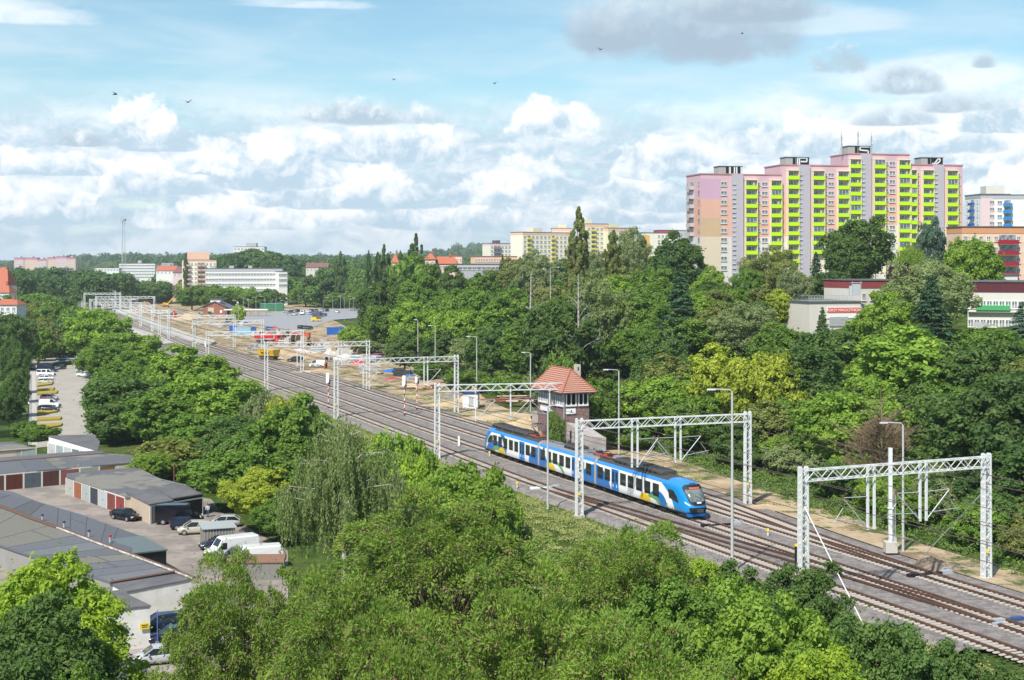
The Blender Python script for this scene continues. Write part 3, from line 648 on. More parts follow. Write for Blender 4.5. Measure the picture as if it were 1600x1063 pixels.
for i, (a, c, lb) in enumerate(M_far): G(gx(*a), gx(*c), 10.0, lb, far=True, hangers=[], footing=False)
# small loose posts of the far station
# overhead wires from gantry to gantry
def wires():
    def wirepath(path, z, label, name='contact_wire', r=.018, y0=95, y1=760, sag=0.0):
        root = MB(); pts = [q for q in path if y0 < q.y < y1][::4]
        gyz = [((l + r_) / 2).y for l, r_, _ in GANT]
        root.tube([(q.x, q.y, z + sag * 0) for q in pts], [max(r * 1.5, .00013 * q.y) for q in pts], 4, cap=False, smooth=False)
        tag(root.build(name, M_WIRE), label, 'overhead wire', 'overhead wires along the tracks')
    for path, nm in ((TT, 'over the train track'), (RT, 'over the track beyond the train'), (NT_, 'over the track nearest the camera')):
        wirepath(path, 5.7, 'thin contact wire ' + nm)
        wirepath(offset_path(path, .12), 6.9, 'carrier wire ' + nm, 'carrier_wire', .02)
    for s, z, lb in ((3.2, 9.0, 'feeder wire on the far side of the gantries'), (4.2, 8.0, 'lower feeder wire on the far side of the gantries')):
        wirepath(offset_path(RIGHTMOST, s), z, lb, 'feeder_wire', .022)
wires()
# guy wires of the nearest gantry
def rod(name, a, b_, r, m, label, cat): b = MB(); o = Vector(b_); b.cyl(Vector(a) - o, (0, 0, 0), r, 6); tag(b.build(name, m, None, o), label, cat)
rod('guy_wire', g1l + Vector((.1, 0, 7.3)), P(1350, 972) + Vector((0, 0, -.3)), .05, M_STEEL, 'white stay bar slanting down from the nearest gantry across the rails', 'stay bar')
rod('guy_wire', g1r + Vector((-.3, 0, 7.2)), P(1440, 872), .04, M_GALV, 'grey stay wire slanting down from the right column of the nearest gantry', 'stay wire')
# ---------------------------------------------------------------- lamp posts and poles
M_LAMPC = mat('grey_post', (.46, .46, .45), .8, .12, 1.5)
def lamp(u, vb, vt, arm, label, r=.11, group='street lamps with short arms', z=None, Y=None, armlen=1.6, curve=False, name='street_lamp', m=None):
    if Y is None: base = P(u, vb, 0.0 if z is None else z)
    else: X = (u - 800) * Y / F; base = Vector((X, Y, gz(X, Y)))
    h = (H - (vt - V0) * base.y / F) - base.z; root = empty(name, base, 0, label, 'street lamp', group)
    b = MB(); 
    if curve: b.tube([(0, 0, -.5), (0, 0, h * .8), (arm * .15 * armlen, 0, h * .95), (arm * armlen * .6, 0, h), (arm * armlen, 0, h)], [r, r * .8, r * .6, r * .5, r * .5], 6)
    else: b.tube([(0, 0, -.5), (0, 0, h - .25)], [r * 1.15, r * .75], 8); b.tube([(0, 0, h - .25), (arm * .2, 0, h - .02), (arm * armlen, -.1, h + .05)], r * .5, 6)
    b.build('pole', m or M_LAMPC, root); c = MB(); c.box((arm * (armlen + .3), -.1, h + .03), (.8, .26, .14), taper=(.8, .7)); c.build('lamp_head', M_GALV, root); return root
lamp(1144, 899, 609, -1, 'tall grey lamp post in the foreground just right of the train front', .13, z=-.6)
lamp(1411, 855, 661, -1, 'grey lamp post behind the nearest gantry beam', .12)
lamp(967, 707, 578, -1, 'grey lamp post behind the train roof, right of the signal box', .12)
lamp(856, 789, 634, 1, 'short grey lamp post in front of the middle of the train', .12, armlen=1.0)
lamp(829, 600, 551, -1, 'concrete lamp post left of the red roofed signal box', .12, Y=262, armlen=1.0)
lamp(745, 574, 526, -1, 'concrete lamp post at the foot of the hillside above the cabinet', .12, Y=300)
lamp(680, 556, 509, -1, 'lamp post behind the scrub above the timber piles', .12, Y=335, armlen=1.0)
lamp(653, 535, 500, -1, 'lamp post in front of the dark hillside trees, leftmost of three', .12, Y=350, armlen=.3)
lamp(860, 450, 418, 1, 'lamp post on the hilltop between the pale willow trees', .12, Y=420, armlen=2)
YL = [(373, 505, 470), (380, 500, 468), (388, 496, 466), (400, 490, 460), (414, 488, 463), (431, 492, 466), (447, 496, 470), (472, 480, 459), (483, 478, 458), (497, 476, 462), (520, 490, 461), (532, 490, 459), (538, 500, 463), (546, 492, 466), (552, 488, 463), (366, 512, 482), (455, 472, 452), (505, 482, 465)]
for i, (u, vb, vt) in enumerate(YL):
    lamp(u, vb, vt, 1 if i % 2 else -1, 'slim grey lamp post %s' % ['beside the light green bush', 'left of the grassy island', 'behind the grassy island', 'right behind the brick shed', 'behind the white canopy', 'left of the green container', 'right of the green container', 'behind the left end of the car park', 'above the white parked van', 'in the middle of the parked cars', 'with a curved arm above the yellow fronted van', 'right of the curved arm post', 'left of the last trees of the car park', 'at the right end of the car park', 'farthest right at the car park', 'in front of the brick shed', 'among the trees behind the car park', 'between the parked cars'][i], .09, 'slim lamp posts around the car park', armlen=2.0, curve=True)
# concrete mast beside the nearest gantry
b = MB(); base = P(1391, 862); h = H - (700 - V0) * base.y / F
b.box((0, 0, h / 2), (.34, .34, h)); b.box((0, 0, .45), (1.1, 1.1, 1.0), 1); b.box((0, 0, h * .42), (.5, .5, .08)); b.cyl((.35, 0, 1), (.35, 0, h * .6), .04, 6, 2); b.cyl((.5, 0, 1), (.5, 0, h * .6), .03, 6, 2); b.box((.42, 0, 1.2), (.3, .3, .5), 2)
tag(b.build('tension_mast', [M_STEEL, M_CONCF, M_GALV], None, base), 'white mast on a concrete block with tension weights, behind the nearest gantry', 'mast')
# ---------------------------------------------------------------- signals
M_RED = mat('signal_red', (.60, .02, .02), .5, 0, 1); M_WHT = mat('signal_white', (.80, .80, .80), .5, .04, 1); M_BLK = mat('matt_black', (.015, .015, .017), .6, .1, 1)
def signal(u, vb, vt, label, hw=.55, hh=1.9):
    base = P(u, vb, -.2); h = (H - (vt - V0) * base.y / F) - base.z; root = empty('railway_signal', base, -.4, label, 'railway signal', 'white headed signals on red and white posts')
    b = MB(); n = 8; hp = h - hh
    for i in range(n): b.cyl((0, 0, hp * i / n), (0, 0, hp * (i + 1) / n), .085, 8, i % 2)
    b.cyl((0, 0, 0), (0, 0, .35), .22, 8, 2, .12); b.build('post', [M_WHT, M_RED, M_BLK], root)
    b = MB(); pr = [(-hw, 0), (hw * .2, 0), (hw, .35), (hw, hh - .3), (hw * .6, hh), (-hw * .6, hh), (-hw, hh - .3)]; b.extr([(x * .5, z) for x, z in pr], -.06, .06); b.M = Matrix.Translation((0, 0, hp)); 
    b2 = MB(); b2.M = Matrix.Translation((0, 0, hp)); b2.extr([(x * .62, z) for x, z in pr], -.3, .1); b2.build('signal_head', M_WHT, root)
    b = MB(); b.cyl((.35, -.1, hp), (.1, -.1, hp - 1.4), .05, 6); b.box((.35, -.1, hp + .3), (.12, .3, .9)); b.build('ladder_bracket', M_BLK, root)
signal(513, 638, 583, 'railway signal at the ballast edge left of the fourth gantry'); signal(632, 649, 587, 'railway signal standing between the tracks, left of a pair'); signal(651.5, 640, 587, 'narrower railway signal between the tracks, right of a pair', .42, 1.4)
signal(422, 560, 546, 'railway signal head hanging beside the yellow wagon', .5, 1.9); signal(322, 546, 533, 'small white railway signal beside the platform ramp', .5, 1.7)
b = MB(); b.box((0, 0, .75), (.3, .2, 1.5)); tag(b.build('marker_post', M_WHT, None, P(717, 697, -.25)), 'short white marker post between the tracks left of the train', 'marker post')
for (u, v, lb) in ((765, 713, 'yellow topped marker beside the rear of the train'), (808, 762, 'yellow topped marker at the grassy slope'), (1200, 837, 'yellow topped marker in the ballast right of the train')):
    b = MB(); b.cyl((0, 0, 0), (0, 0, .5), .07, 6, 1); b.cyl((0, 0, .45), (0, 0, .72), .16, 8, 0, .12); tag(b.build('track_marker', [mat('marker_yellow', (.85, .55, .02), .5, 0, 1), M_WHT], None, P(u, v, -.24)), lb, 'track marker')
b = MB(); b.cyl((0, 0, 0), (0, 0, 2.0), .26, 10, 0); b.cyl((0, 0, 2.0), (0, 0, 2.15), .29, 10, 1); tag(b.build('bollard', [M_BLK, mat('marker_yellow', (.85, .55, .02))], None, P(1246, 888, -.25)), 'black post with a yellow cap by the left column of the nearest gantry', 'post')
# switch machines: rods lying across the track
def switch(u, v, path, label, col=M_BLK, L=3.6):
    p = P(u, v, -.1); b = MB(); i = min(range(len(path)), key=lambda k: (path[k] - p).length); t = (path[min(i + 1, len(path) - 1)] - path[max(i - 1, 0)]).normalized(); r = Vector((t.y, -t.x, 0))
    b.bar(r * -1.6, r * (L - 1.6), .34, .14); b.bar(r * -1.9 + t * .1, r * -.9 + t * .1, .5, .26); b.bar(r * (L - 1.9), r * (L - .9), .5, .3, 1); b.bar(r * (L - 1.0) + t * .8, r * (L - .2) + t * .8, .35, .25, 1); tag(b.build('switch_machine', [col, M_GALV], None, p), label, 'switch machine')
switch(1122, 820, TT, 'black point rods and grey motor across the track right of the train front'); switch(1447, 897, RT, 'black point rods and motor across the far track near the sand heap'); switch(1566, 969, XT, 'blue painted rod at the crossover end on the right', mat('faded_blue', (.05, .09, .22), .6, .1, 1), 1.8); switch(852, 762, NT_, 'white and grey point motor at the grassy slope in front of the train', M_WHT, 2.4)
b = MB(); b.box((0, 0, .35), (1.6, .7, .7)); b.box((0, 0, .75), (1.75, .8, .12), 1); b.box((1.2, .3, .9), (.9, .5, .12), 1); b.box((1.2, .3, .45), (.8, .4, .85)); tag(b.build('relay_box', [M_GALV, mat('marker_yellow', (.85, .55, .02))], None, P(913, 757, -.2) + Vector((0, 0, .9))), 'grey relay box with yellow lid beside the second gantry column', 'relay box')
# ================================================================ train
_a, _b = P(757, 700.9), P(1125, 822.0)
TDIR = (_b - _a).normalized(); TN = Vector((-TDIR.y, TDIR.x, 0))        # forward, left (away from the camera)
def side_x(u, y=-1.41):
    """distance along the train of a point of its near side seen in column u"""
    k = (u - 800) / F; o = _a + TN * y; return (k * o.y - o.x) / (TDIR.x - k * TDIR.y)
def side_z(u, v, y=-1.41): q = _a + TN * y + TDIR * side_x(u, y); return H - (v - V0) * q.y / F
X_REAR = side_x(757.5) - 1.2; X_J1, X_J2 = side_x(841.3), side_x(929.8); X_CAB2 = side_x(1066); 
TRAIN_L = 59.6; X_FRONT = X_REAR + TRAIN_L
print('train', X_REAR, X_J1, X_J2, X_CAB2, X_FRONT, 'z win', side_z(985, 741), side_z(985, 757), 'z door', side_z(960, 729), side_z(960, 764), 'roof', side_z(985, 722), side_z(985, 731))
TBLUE = (.003, .165, .50); TLIGHT = (.03, .25, .66); TCAB = (.006, .26, .64)
def livery(name, circ, pal):
    """paint scheme of one side in metres: list of (x, z, rx, rz, colour) ellipses over white, drawn in order"""
    m = bpy.data.materials.new(name); m.use_nodes = True; N = NT(m.node_tree); bs = N.n['Principled BSDF']
    x, y, z = N.sep(N.add('ShaderNodeTexCoord').outputs['Object']); col = N.mix(0.0, (.88, .88, .88), (.88, .88, .88))
    def ell(cx, cz, rx, rz):
        a = N.m('DIVIDE', N.m('SUBTRACT', x, cx), rx); b_ = N.m('DIVIDE', N.m('SUBTRACT', z, cz), rz)
        return N.m('LESS_THAN', N.m('ADD', N.m('MULTIPLY', a, a), N.m('MULTIPLY', b_, b_)), 1)
    def between(v, a, b_): return N.m('MULTIPLY', N.m('GREATER_THAN', v, a), N.m('LESS_THAN', v, b_))
    for c in circ:
        k = c[0]
        if k == 'e': f = ell(*c[1:5])
        elif k == 'ring': f = N.m('MULTIPLY', ell(*c[1:5]), N.m('SUBTRACT', 1, ell(*c[6])))
        elif k == 'half': f = N.m('MULTIPLY', ell(*c[1:5]), N.m('GREATER_THAN', N.m('MULTIPLY', N.m('SUBTRACT', x, c[1]), c[6]), 0))
        elif k == 'x': f = between(x, c[1], c[2])
        elif k == 'sweep': f = N.m('GREATER_THAN', N.m('MULTIPLY', N.m('SUBTRACT', x, N.m('SUBTRACT', c[1], N.m('MULTIPLY', N.m('MULTIPLY', N.m('MAXIMUM', N.m('SUBTRACT', z, .5), 0), N.m('MAXIMUM', N.m('SUBTRACT', z, .5), 0)), c[2]))), c[4]), 0)
        col = N.mix(f, col, pal[c[5] if k not in ('x', 'sweep') else c[3]])
    col = N.mix(N.m('GREATER_THAN', z, 3.16), col, TLIGHT)
    col = N.mix(N.m('MULTIPLY', between(z, 2.9, 3.9), 0.0), col, col)
    n = N.noise(N.add('ShaderNodeTexCoord').outputs['Object'], .9, 4); col = N.mix(N.m('MULTIPLY', N.ss(z, 1.3, .5), N.m('MULTIPLY', n, .22)), col, (.30, .27, .24))
    N.put(bs.inputs['Base Color'], col); bs.inputs['Roughness'].default_value = .28; bs.inputs['Coat Weight'].default_value = .3; return m
M_TBL = mat('train_blue', TBLUE, .3, .04, .4, coat=.3); M_TLB = mat('train_light_blue', (.02, .20, .60), .3, .04, .4, coat=.4)
M_GLASS = mat('dark_glass', (.012, .016, .018), .08, .3, .6, spec=.8); M_DGREY = mat('dark_roof_grey', (.060, .060, .062), .75, .25, .8); M_MGREY = mat('roof_grey', (.20, .21, .225), .7, .15, .8)
M_UNDER = mat('underframe', (.020, .019, .019), .8, .3, 2); M_WHEEL = mat('wheel_steel', (.16, .12, .10), .5, .2, 3, metal=.4); M_BELL = mat('gangway', (.42, .36, .30), .8, .15, 2); M_ORANGE = mat('pantograph_red', (.62, .10, .04), .5, .1, 2)
M_LIGHT = mat('lamp_glass', (.75, .75, .72), .15, 0, 1, spec=.8); M_AMBER = mat('amber_display', (.45, .12, .06), .5, .4, 12); M_SCREEN = mat('windscreen', (.08, .10, .10), .06, .35, .9, spec=.9, col2=(.20, .23, .23))
PROF = [(1.30, .55), (1.38, .75), (1.41, 1.1), (1.41, 2.2), (1.40, 3.0), (1.36, 3.3), (1.25, 3.55), (1.05, 3.72), (.80, 3.80), (.4, 3.84), (0, 3.85)]
LOOP = [(-y, z) for y, z in PROF] + [(y, z) for y, z in PROF[::-1][1:]]          # from near sill over the roof to far sill
def nose_x(y, z):
    """how far the front surface lies behind the very tip"""
    zz = max(0, z - 1.15); back = .02 + .27 * zz ** 1.85 + .10 * zz; low = max(0, .95 - z) * .35
    return back + low + 1.05 * min(1, abs(y) / 1.41) ** 3.2
def carriage(x0, x1, nose, mats, root, roofm):
    """body shell; nose = +1 cab at x1, -1 cab at x0, 0 none; object origin at x0 so the livery is in metres along this car"""
    b = MB(); n = len(LOOP); L = x1 - x0; CL = 4.6
    def ring(xf): return [(xf(y, z), y, z) for y, z in LOOP]
    a0 = 0.0; a1 = L
    if nose > 0: a1 = L - CL
    if nose < 0: a0 = CL
    segs = [a0 + (a1 - a0) * i / 12 for i in range(13)]
    vs = []; 
    for s in segs: vs += [(s, y, z) for y, z in LOOP]
    fs = []; mi = []
    for i in range(len(segs) - 1):
        for j in range(n - 1):
            zc = (LOOP[j][1] + LOOP[j + 1][1]) / 2; f = (i * n + j, (i + 1) * n + j, (i + 1) * n + j + 1, i * n + j + 1)
            b.f.append(f); b.mi.append(2 if zc > 3.60 else 0); b.sm.append(True)
    b.v += vs
    for xe in ([0.0] if nose >= 0 else []) + ([L] if nose <= 0 else []): b.add([(xe, y, z) for y, z in LOOP], [tuple(range(n))], 1)
    if nose:
        sg = nose; tip = L if nose > 0 else 0.0; e0 = a1 if nose > 0 else a0
        R = 10; base = len(b.v); C = (0, 1.9)
        def shrink(y, z, r): return (C[0] + (y - C[0]) * r, C[1] + (z - C[1]) * r)
        rows = []
        for t in (0, .25, .5, .75, 1.0):            # sides drawn in towards the front edge
            row = []
            for y, z in LOOP:
                k = 1 - .05 * t * t; yy = y * (1 - .10 * t * t * t); zt = z - max(0, z - 2.2) * .16 * t * t if z > 2.2 else z
                xe = tip - sg * nose_x(yy, zt); row.append((e0 + (xe - e0) * t, yy, zt))
            rows.append(row)
        last = rows[-1]
        for i in range(1, R + 1):
            r = 1 - (i / R) ** 1.0 * .98; row = []
            for (_, y, z) in last: yy, zz = shrink(y, z, r); row.append((tip - sg * nose_x(yy, zz), yy, zz))
            rows.append(row)
        vs = [p for row in rows for p in row]; fs = []; mats_i = []
        for i in range(len(rows) - 1):
            for j in range(n - 1):
                f = (i * n + j, (i + 1) * n + j, (i + 1) * n + j + 1, i * n + j + 1)
                fs.append(f if sg > 0 else f[::-1])
            fs.append((i * n + n - 1, (i + 1) * n + n - 1, (i + 1) * n, i * n) if sg > 0 else (i * n, (i + 1) * n, (i + 1) * n + n - 1, i * n + n - 1))
        fs.append(tuple((len(rows) - 1) * n + j for j in range(n)))
        bb = len(b.v); b.v += vs
        for i, f in enumerate(fs):
            row = i // n; b.f.append(tuple(q + bb for q in f)); j = i % n
            zc = 0
            b.mi.append(0); b.sm.append(True)
    o = b.build('carriage', mats + [], root, (x0, 0, 0)); return o
def patch(name, m, parent, uv_poly, tip, sg, off=.02, grid=(9, 9)):
    """patch lying on the nose surface: uv_poly(s, t) -> (y, z)"""
    b = MB(); g0, g1 = grid; vs = []
    for i in range(g0):
        for j in range(g1):
            y, z = uv_poly(i / (g0 - 1), j / (g1 - 1)); vs.append((tip - sg * (nose_x(y, z) - off), y, z))
    fs = [(i * g1 + j, (i + 1) * g1 + j, (i + 1) * g1 + j + 1, i * g1 + j + 1) for i in range(g0 - 1) for j in range(g1 - 1)]
    if sg < 0: fs = [f[::-1] for f in fs]
    b.add(vs, fs, 0, True); return b.build(name, m, parent)
def build_train():
    root = empty('train', _a, math.atan2(TDIR.y, TDIR.x), 'three-car blue and white electric train with yellow half circles on its side', 'train')
    PAL = [TBLUE, (.88, .88, .88), (.85, .58, .005), (.14, .36, .10), TCAB]
    xs = lambda u: side_x(u)
    cars = [(X_REAR, X_J1 - .25, -1), (X_J1 + .25, X_J2 - .25, 0), (X_J2 + .25, X_FRONT, 1)]
    wins = [[(770.9, 776.4), (778.8, 784.2), (786.9, 792.6), (795.4, 801.4), (803.8, 809.5), (821.5, 827.8), (830, 836.6)], [(844.8, 851.6), (854.6, 861), (863.8, 870.7), (874, 881), (883.8, 891), (905, 912.8), (915.6, 923.6)], [(933.8, 942), (945, 953.1), (969, 977.9), (981, 989.9), (994, 1002.9), (1007, 1016.1), (1020, 1029.5)]]
    doors = [(811.9, 819.5), (893.8, 901.6), (955.9, 966.4)]
    LV = []
    for ci, (x0, x1, nz) in enumerate(cars):
        X = lambda u: xs(u) - x0; L = x1 - x0
        if ci == 0: c = [('e', X(775), 0.2, X(783) - X(767), 1.95, 0), ('ring', X(776.5), .3, 1.9, 1.15, 3, (X(777.5), 0.1, 1.5, .75)), ('e', X(777), 0.1, 1.45, .75, 1), ('ring', X(770), 1.6, 5.2, 2.6, 0, (X(769), 1.2, 4.4, 2.6)), ('e', X(784.3), .52, X(790) - X(784.3), .92, 2), ('e', L + .4, .6, L - X(824), 2.35, 0), ('sweep', X(758.6), -.32, 4, -1)]
        elif ci == 1: c = [('e', -1.0, 0.5, X(856) + 1.0, 2.6, 0), ('ring', X(879), 2.6, 6.2, 3.4, 0, (X(880.5), 2.2, 6.0, 3.6)), ('e', X(860.8), .52, X(868) - X(861), .92, 2), ('ring', X(866), .2, X(882) - X(866), 1.75, 3, (X(865.2), 0.05, X(880) - X(866), 1.5)), ('half', X(866), .1, .1, .1, 1, 1), ('e', L + .4, .6, L - X(907), 2.35, 0)]
        else: c = [('e', -1.0, .5, X(953.5) + 1.0, 2.6, 0), ('e', X(1027), 0.2, X(1043.5) - X(1027), 1.95, 0), ('ring', X(1020), .3, X(1032.5) - X(1020), 1.3, 3, (X(1017.5), .1, X(1031.5) - X(1018.5), 1.05)), ('e', X(1017.5), .1, X(1031) - X(1018.5), 1.03, 1), ('e', X(1007.6), .52, X(1017) - X(1007.6), .92, 2)]
        LV.append(c)
    # the white sweep that closes each cab end
    LV[2].append(('sweep', side_x(1053) - cars[2][0], .40, 4, 1))
    LV[2].insert(0, ('e', 0, 0, .01, .01, 0))
    for ci, (x0, x1, nz) in enumerate(cars):
        ml = livery('livery_%s' % 'rear middle front'.split()[ci], LV[ci], PAL)
        o = carriage(x0, x1, nz, [ml, M_BELL, M_MGREY if ci == 1 else M_DGREY, M_TLB], root, None); o['label'] = ['rear carriage with dark roof boxes', 'middle carriage with light grey roof', 'front carriage with the driving cab'][ci]
        L = x1 - x0
        for (ua, ub) in wins[ci]:
            xa, xb = xs(ua) - x0, xs(ub) - x0
            for sy in (-1, 1):
                b = MB(); b.box(((xa + xb) / 2, sy * 1.405, 2.17), (xb - xa, .05, 1.38), 1); b.box(((xa + xb) / 2, sy * 1.42, 2.17), (xb - xa - .12, .05, 1.26)); b.box(((xa + xb) / 2, sy * 1.442, 2.47), (xb - xa - .12, .02, .035), 1); b.build('window', [M_GLASS, M_BLK], o)
        xa, xb = xs(doors[ci][0]) - x0, xs(doors[ci][1]) - x0
        for sy in (-1, 1):
            for (p, q) in ((xa, (xa + xb) / 2 - .02), ((xa + xb) / 2 + .02, xb)):
                b = MB(); b.box(((p + q) / 2, sy * 1.42, 1.85), (q - p, .05, 2.45)); b.box(((p + q) / 2, sy * 1.45, 2.12), (q - p - .34, .03, 1.35), 1); b.box(((p + q) / 2, sy * 1.455, 1.15), (.12, .03, .35), 2); b.build('door', [M_TBL, M_GLASS, M_WHT], o)
        b = MB(); b.extr([(.9, .32), (L - .9, .32), (L - .9, .62), (.9, .62)], -1.15, 1.15); 
        for k in range(5): b.box((L * (.25 + .12 * k), 0, .33), (1.3, 2.3, .4))
        b.build('underframe', M_UNDER, o)
    # bogies: one under each cab, shared ones between the carriages
    for xb_ in (X_REAR + 3.4, X_J1, X_J2, X_FRONT - 4.2):
        b = MB(); b.box((0, 0, .55), (3.4, 1.9, .28)); b.box((0, -1.08, .5), (3.3, .16, .3)); b.box((0, 1.08, .5), (3.3, .16, .3)); bg = b.build('bogie', M_UNDER, root, (xb_, 0, 0))
        for dx in (-1.35, 1.35):
            b = MB()
            for sy in (-1, 1): b.cyl((dx, sy * .68, .43), (dx, sy * .80, .43), .43, 16); b.cyl((dx, sy * .8, .43), (dx, sy * 1.12, .43), .16, 8, 1)
            b.cyl((dx, -.7, .43), (dx, .7, .43), .09, 8); b.build('wheelset', [M_WHEEL, M_MGREY], bg)
    for xj in (X_J1, X_J2):
        b = MB(); 
        b.v += [(s, y * .93, .35 + (z - .35) * .97) for s in (-.3, .3) for y, z in LOOP]; n = len(LOOP)
        for j in range(n - 1): b.f.append((j, n + j, n + j + 1, j + 1)); b.mi.append(0); b.sm.append(True)
        b.build('gangway_bellows', M_BELL, root, (xj, 0, 0))
    # roof equipment
    def unit_(xa, xb, w, h, m, name='roof_unit', z=3.80):
        b = MB(); pr = [(-w / 2, z), (-w / 2, z + h * .55), (-w / 2 + .22, z + h), (w / 2 - .22, z + h), (w / 2, z + h * .55), (w / 2, z)]
        vs = [(x, y, q) for x in (xa + .02, xa + .16, xb - .16, xb - .02) for (y, q) in pr]; k = len(pr)
        vs = [(x, y * (.94 if i // k in (0, 3) else 1), z + (q - z) * (.8 if i // k in (0, 3) else 1)) for i, (x, y, q) in enumerate(vs)]
        b.add(vs, [(i * k + j, i * k + j + 1, (i + 1) * k + j + 1, (i + 1) * k + j) for i in range(3) for j in range(k - 1)] + [tuple(range(k))[::-1], tuple(3 * k + j for j in range(k))], 0)
        nn = int((xb - xa) / .6)
        for i in range(1, nn): x = xa + (xb - xa) * i / nn; b.box((x, 0, z + h + .012), (.05, w - .7, .03), 1)
        for sy in (-1, 1):
            for i in range(int((xb - xa) / 1.1)): b.box((xa + .6 + i * 1.1, sy * (w / 2 + .005), z + h * .28), (.7, .03, h * .36), 1)
        b.build(name, [m, M_UNDER], root)
    unit_(X_REAR + 3.0, X_REAR + 6.8, 1.9, .55, M_DGREY); unit_(X_REAR + 7.1, X_REAR + 10.6, 2.0, .5, M_DGREY); unit_(X_REAR + 10.9, X_REAR + 15.2, 2.0, .58, M_DGREY); unit_(X_REAR + 1.9, X_REAR + 2.9, 1.2, .35, M_UNDER)
    unit_(X_J1 + 6.9, X_J1 + 10.6, 1.9, .5, M_DGREY); unit_(X_J1 + 3.1, X_J1 + 4.1, .9, .22, M_MGREY); unit_(X_J1 + 11.6, X_J1 + 13.4, 1.7, .28, M_MGREY)
    unit_(X_J2 + 4.2, X_J2 + 8.2, 2.0, .52, M_DGREY); unit_(X_J2 + 8.5, X_J2 + 12.3, 2.0, .52, M_DGREY); unit_(X_J2 + 12.6, X_J2 + 15.8, 2.0, .5, M_DGREY); unit_(X_J2 + 2.9, X_J2 + 4.0, 1.3, .55, M_MGREY)
    def panto(x0, up):
        b = MB()
        for dx in (-.9, .9):
            b.bar((x0 + dx, -.8, 4.05), (x0 + dx, .8, 4.05), .1, .1, 0)
        for sy in (-.7, .7): b.bar((x0 - 1.0, sy, 4.08), (x0 + 1.0, sy, 4.08), .1, .1, 0)
        for dx in (-.9, .9):
            for sy in (-.6, .6): b.cyl((x0 + dx, sy, 3.8), (x0 + dx, sy, 4.05), .09, 8, 2)
        if up: kx, kz, hx, hz = x0 - 1.5, 4.95, x0 - .1, 5.66
        else: kx, kz, hx, hz = x0 - 1.3, 4.25, x0 + .5, 4.36
        b.bar((x0 + .8, 0, 4.1), (kx, 0, kz), .09, .09, 1); 
        for sy in (-.25, .25): b.bar((kx, sy, kz), (hx, sy * .5, hz), .05, .05, 1)
        for dx in (-.18, .18): b.tube([(hx + dx, -.85, hz - .12), (hx + dx, -.6, hz), (hx + dx, .6, hz), (hx + dx, .85, hz - .12)], .035, 5, 1)
        b.build('pantograph', [M_ORANGE, M_UNDER, M_BROWNI], root)
    panto(X_J1 - 3.5, True); panto(X_J2 - 1.0, False); panto(X_J2 + 1.6, False); 
    b = MB(); 
    for k in range(16): b.cyl((X_J1 - 5 + .5 * k, -.45 + .1 * (k % 3), 3.82), (X_J1 - 5 + .5 * k, -.45 + .1 * (k % 3), 4.05), .05, 5)
    b.tube([(X_J1 - 6, .5, 3.98), (X_J1 - 1, .4, 4.0), (X_J1 + 6, .4, 3.96), (X_J2 - 3, .5, 3.96), (X_J2 + 3, .4, 4.0)], .04, 5); b.tube([(X_J2 - 6, -.5, 3.98), (X_J2 - 1, -.4, 4.0), (X_J2 + 4, -.5, 3.96)], .04, 5); b.build('roof_cable', M_UNDER, root)
    # both cab ends
    for (tip, sg) in ((X_FRONT, 1), (X_REAR, -1)):
        def surf(hw_lo, hw_hi, z0, z1, rnd=.35):
            def f(s, t):
                z = z0 + (z1 - z0) * t; e = abs(2 * t - 1); hw = (hw_lo + (hw_hi - hw_lo) * t) * (1 - rnd * e ** 6); return ((2 * s - 1) * hw, z)
            return f
        mask = patch('front_mask', M_BLK, root, surf(.98, 1.25, 1.46, 3.50, .34), tip, sg, .035, (15, 13))
        patch('windscreen', M_SCREEN, mask, surf(.92, 1.14, 1.84, 3.02, .14), tip, sg, .055, (15, 11)); patch('destination_display', M_AMBER, mask, surf(.62, .62, 3.06, 3.24, 0), tip, sg, .055, (7, 3))
        b = MB(); a_ = [(tip - sg * (nose_x(y, z) - .09), y, z) for y, z in ((.1, 1.86), (.35, 2.15), (-.30, 2.42))]; b.tube(a_, .022, 5); b.build('wiper', M_BLK, mask)
        patch('route_number', M_WHT, mask, surf(.26, .26, 1.66, 1.82, 0), tip, sg, .05, (5, 3))
        patch('roof_hatch', M_DGREY, root, surf(.42, .36, 3.54, 3.64, 0), tip, sg, .035, (7, 4))
        for sy in (-1, 1):
            patch('headlight', M_LIGHT, root, (lambda sy: lambda s, t: (sy * (1.30 - .36 * s), 1.62 - .26 * s * 1.0 + .20 * t * (1 - .45 * s)))(sy) if sy * sg > 0 else (lambda sy: lambda s, t: (sy * (.94 + .36 * s), 1.36 + .26 * s + .20 * t * (.55 + .45 * s)))(sy), tip, sg, .03, (5, 4))
        patch('bumper_recess', M_BLK, root, surf(.88, 1.14, .66, 1.22, .12), tip, sg, .03, (13, 5))
        b = MB(); b.box((tip + sg * .10, 0, .92), (.34, .62, .30)); b.cyl((tip + sg * .05, 0, .92), (tip + sg * .42, 0, .92), .14, 10); b.box((tip + sg * .42, 0, .92), (.12, .42, .28)); b.build('coupler', M_DGREY, root)
        b = MB(); b.box((tip - sg * 1.35, 0, .36), (1.7, 2.1, .34), taper=(1, 1.1)); b.build('snow_plough', M_TBL, root)
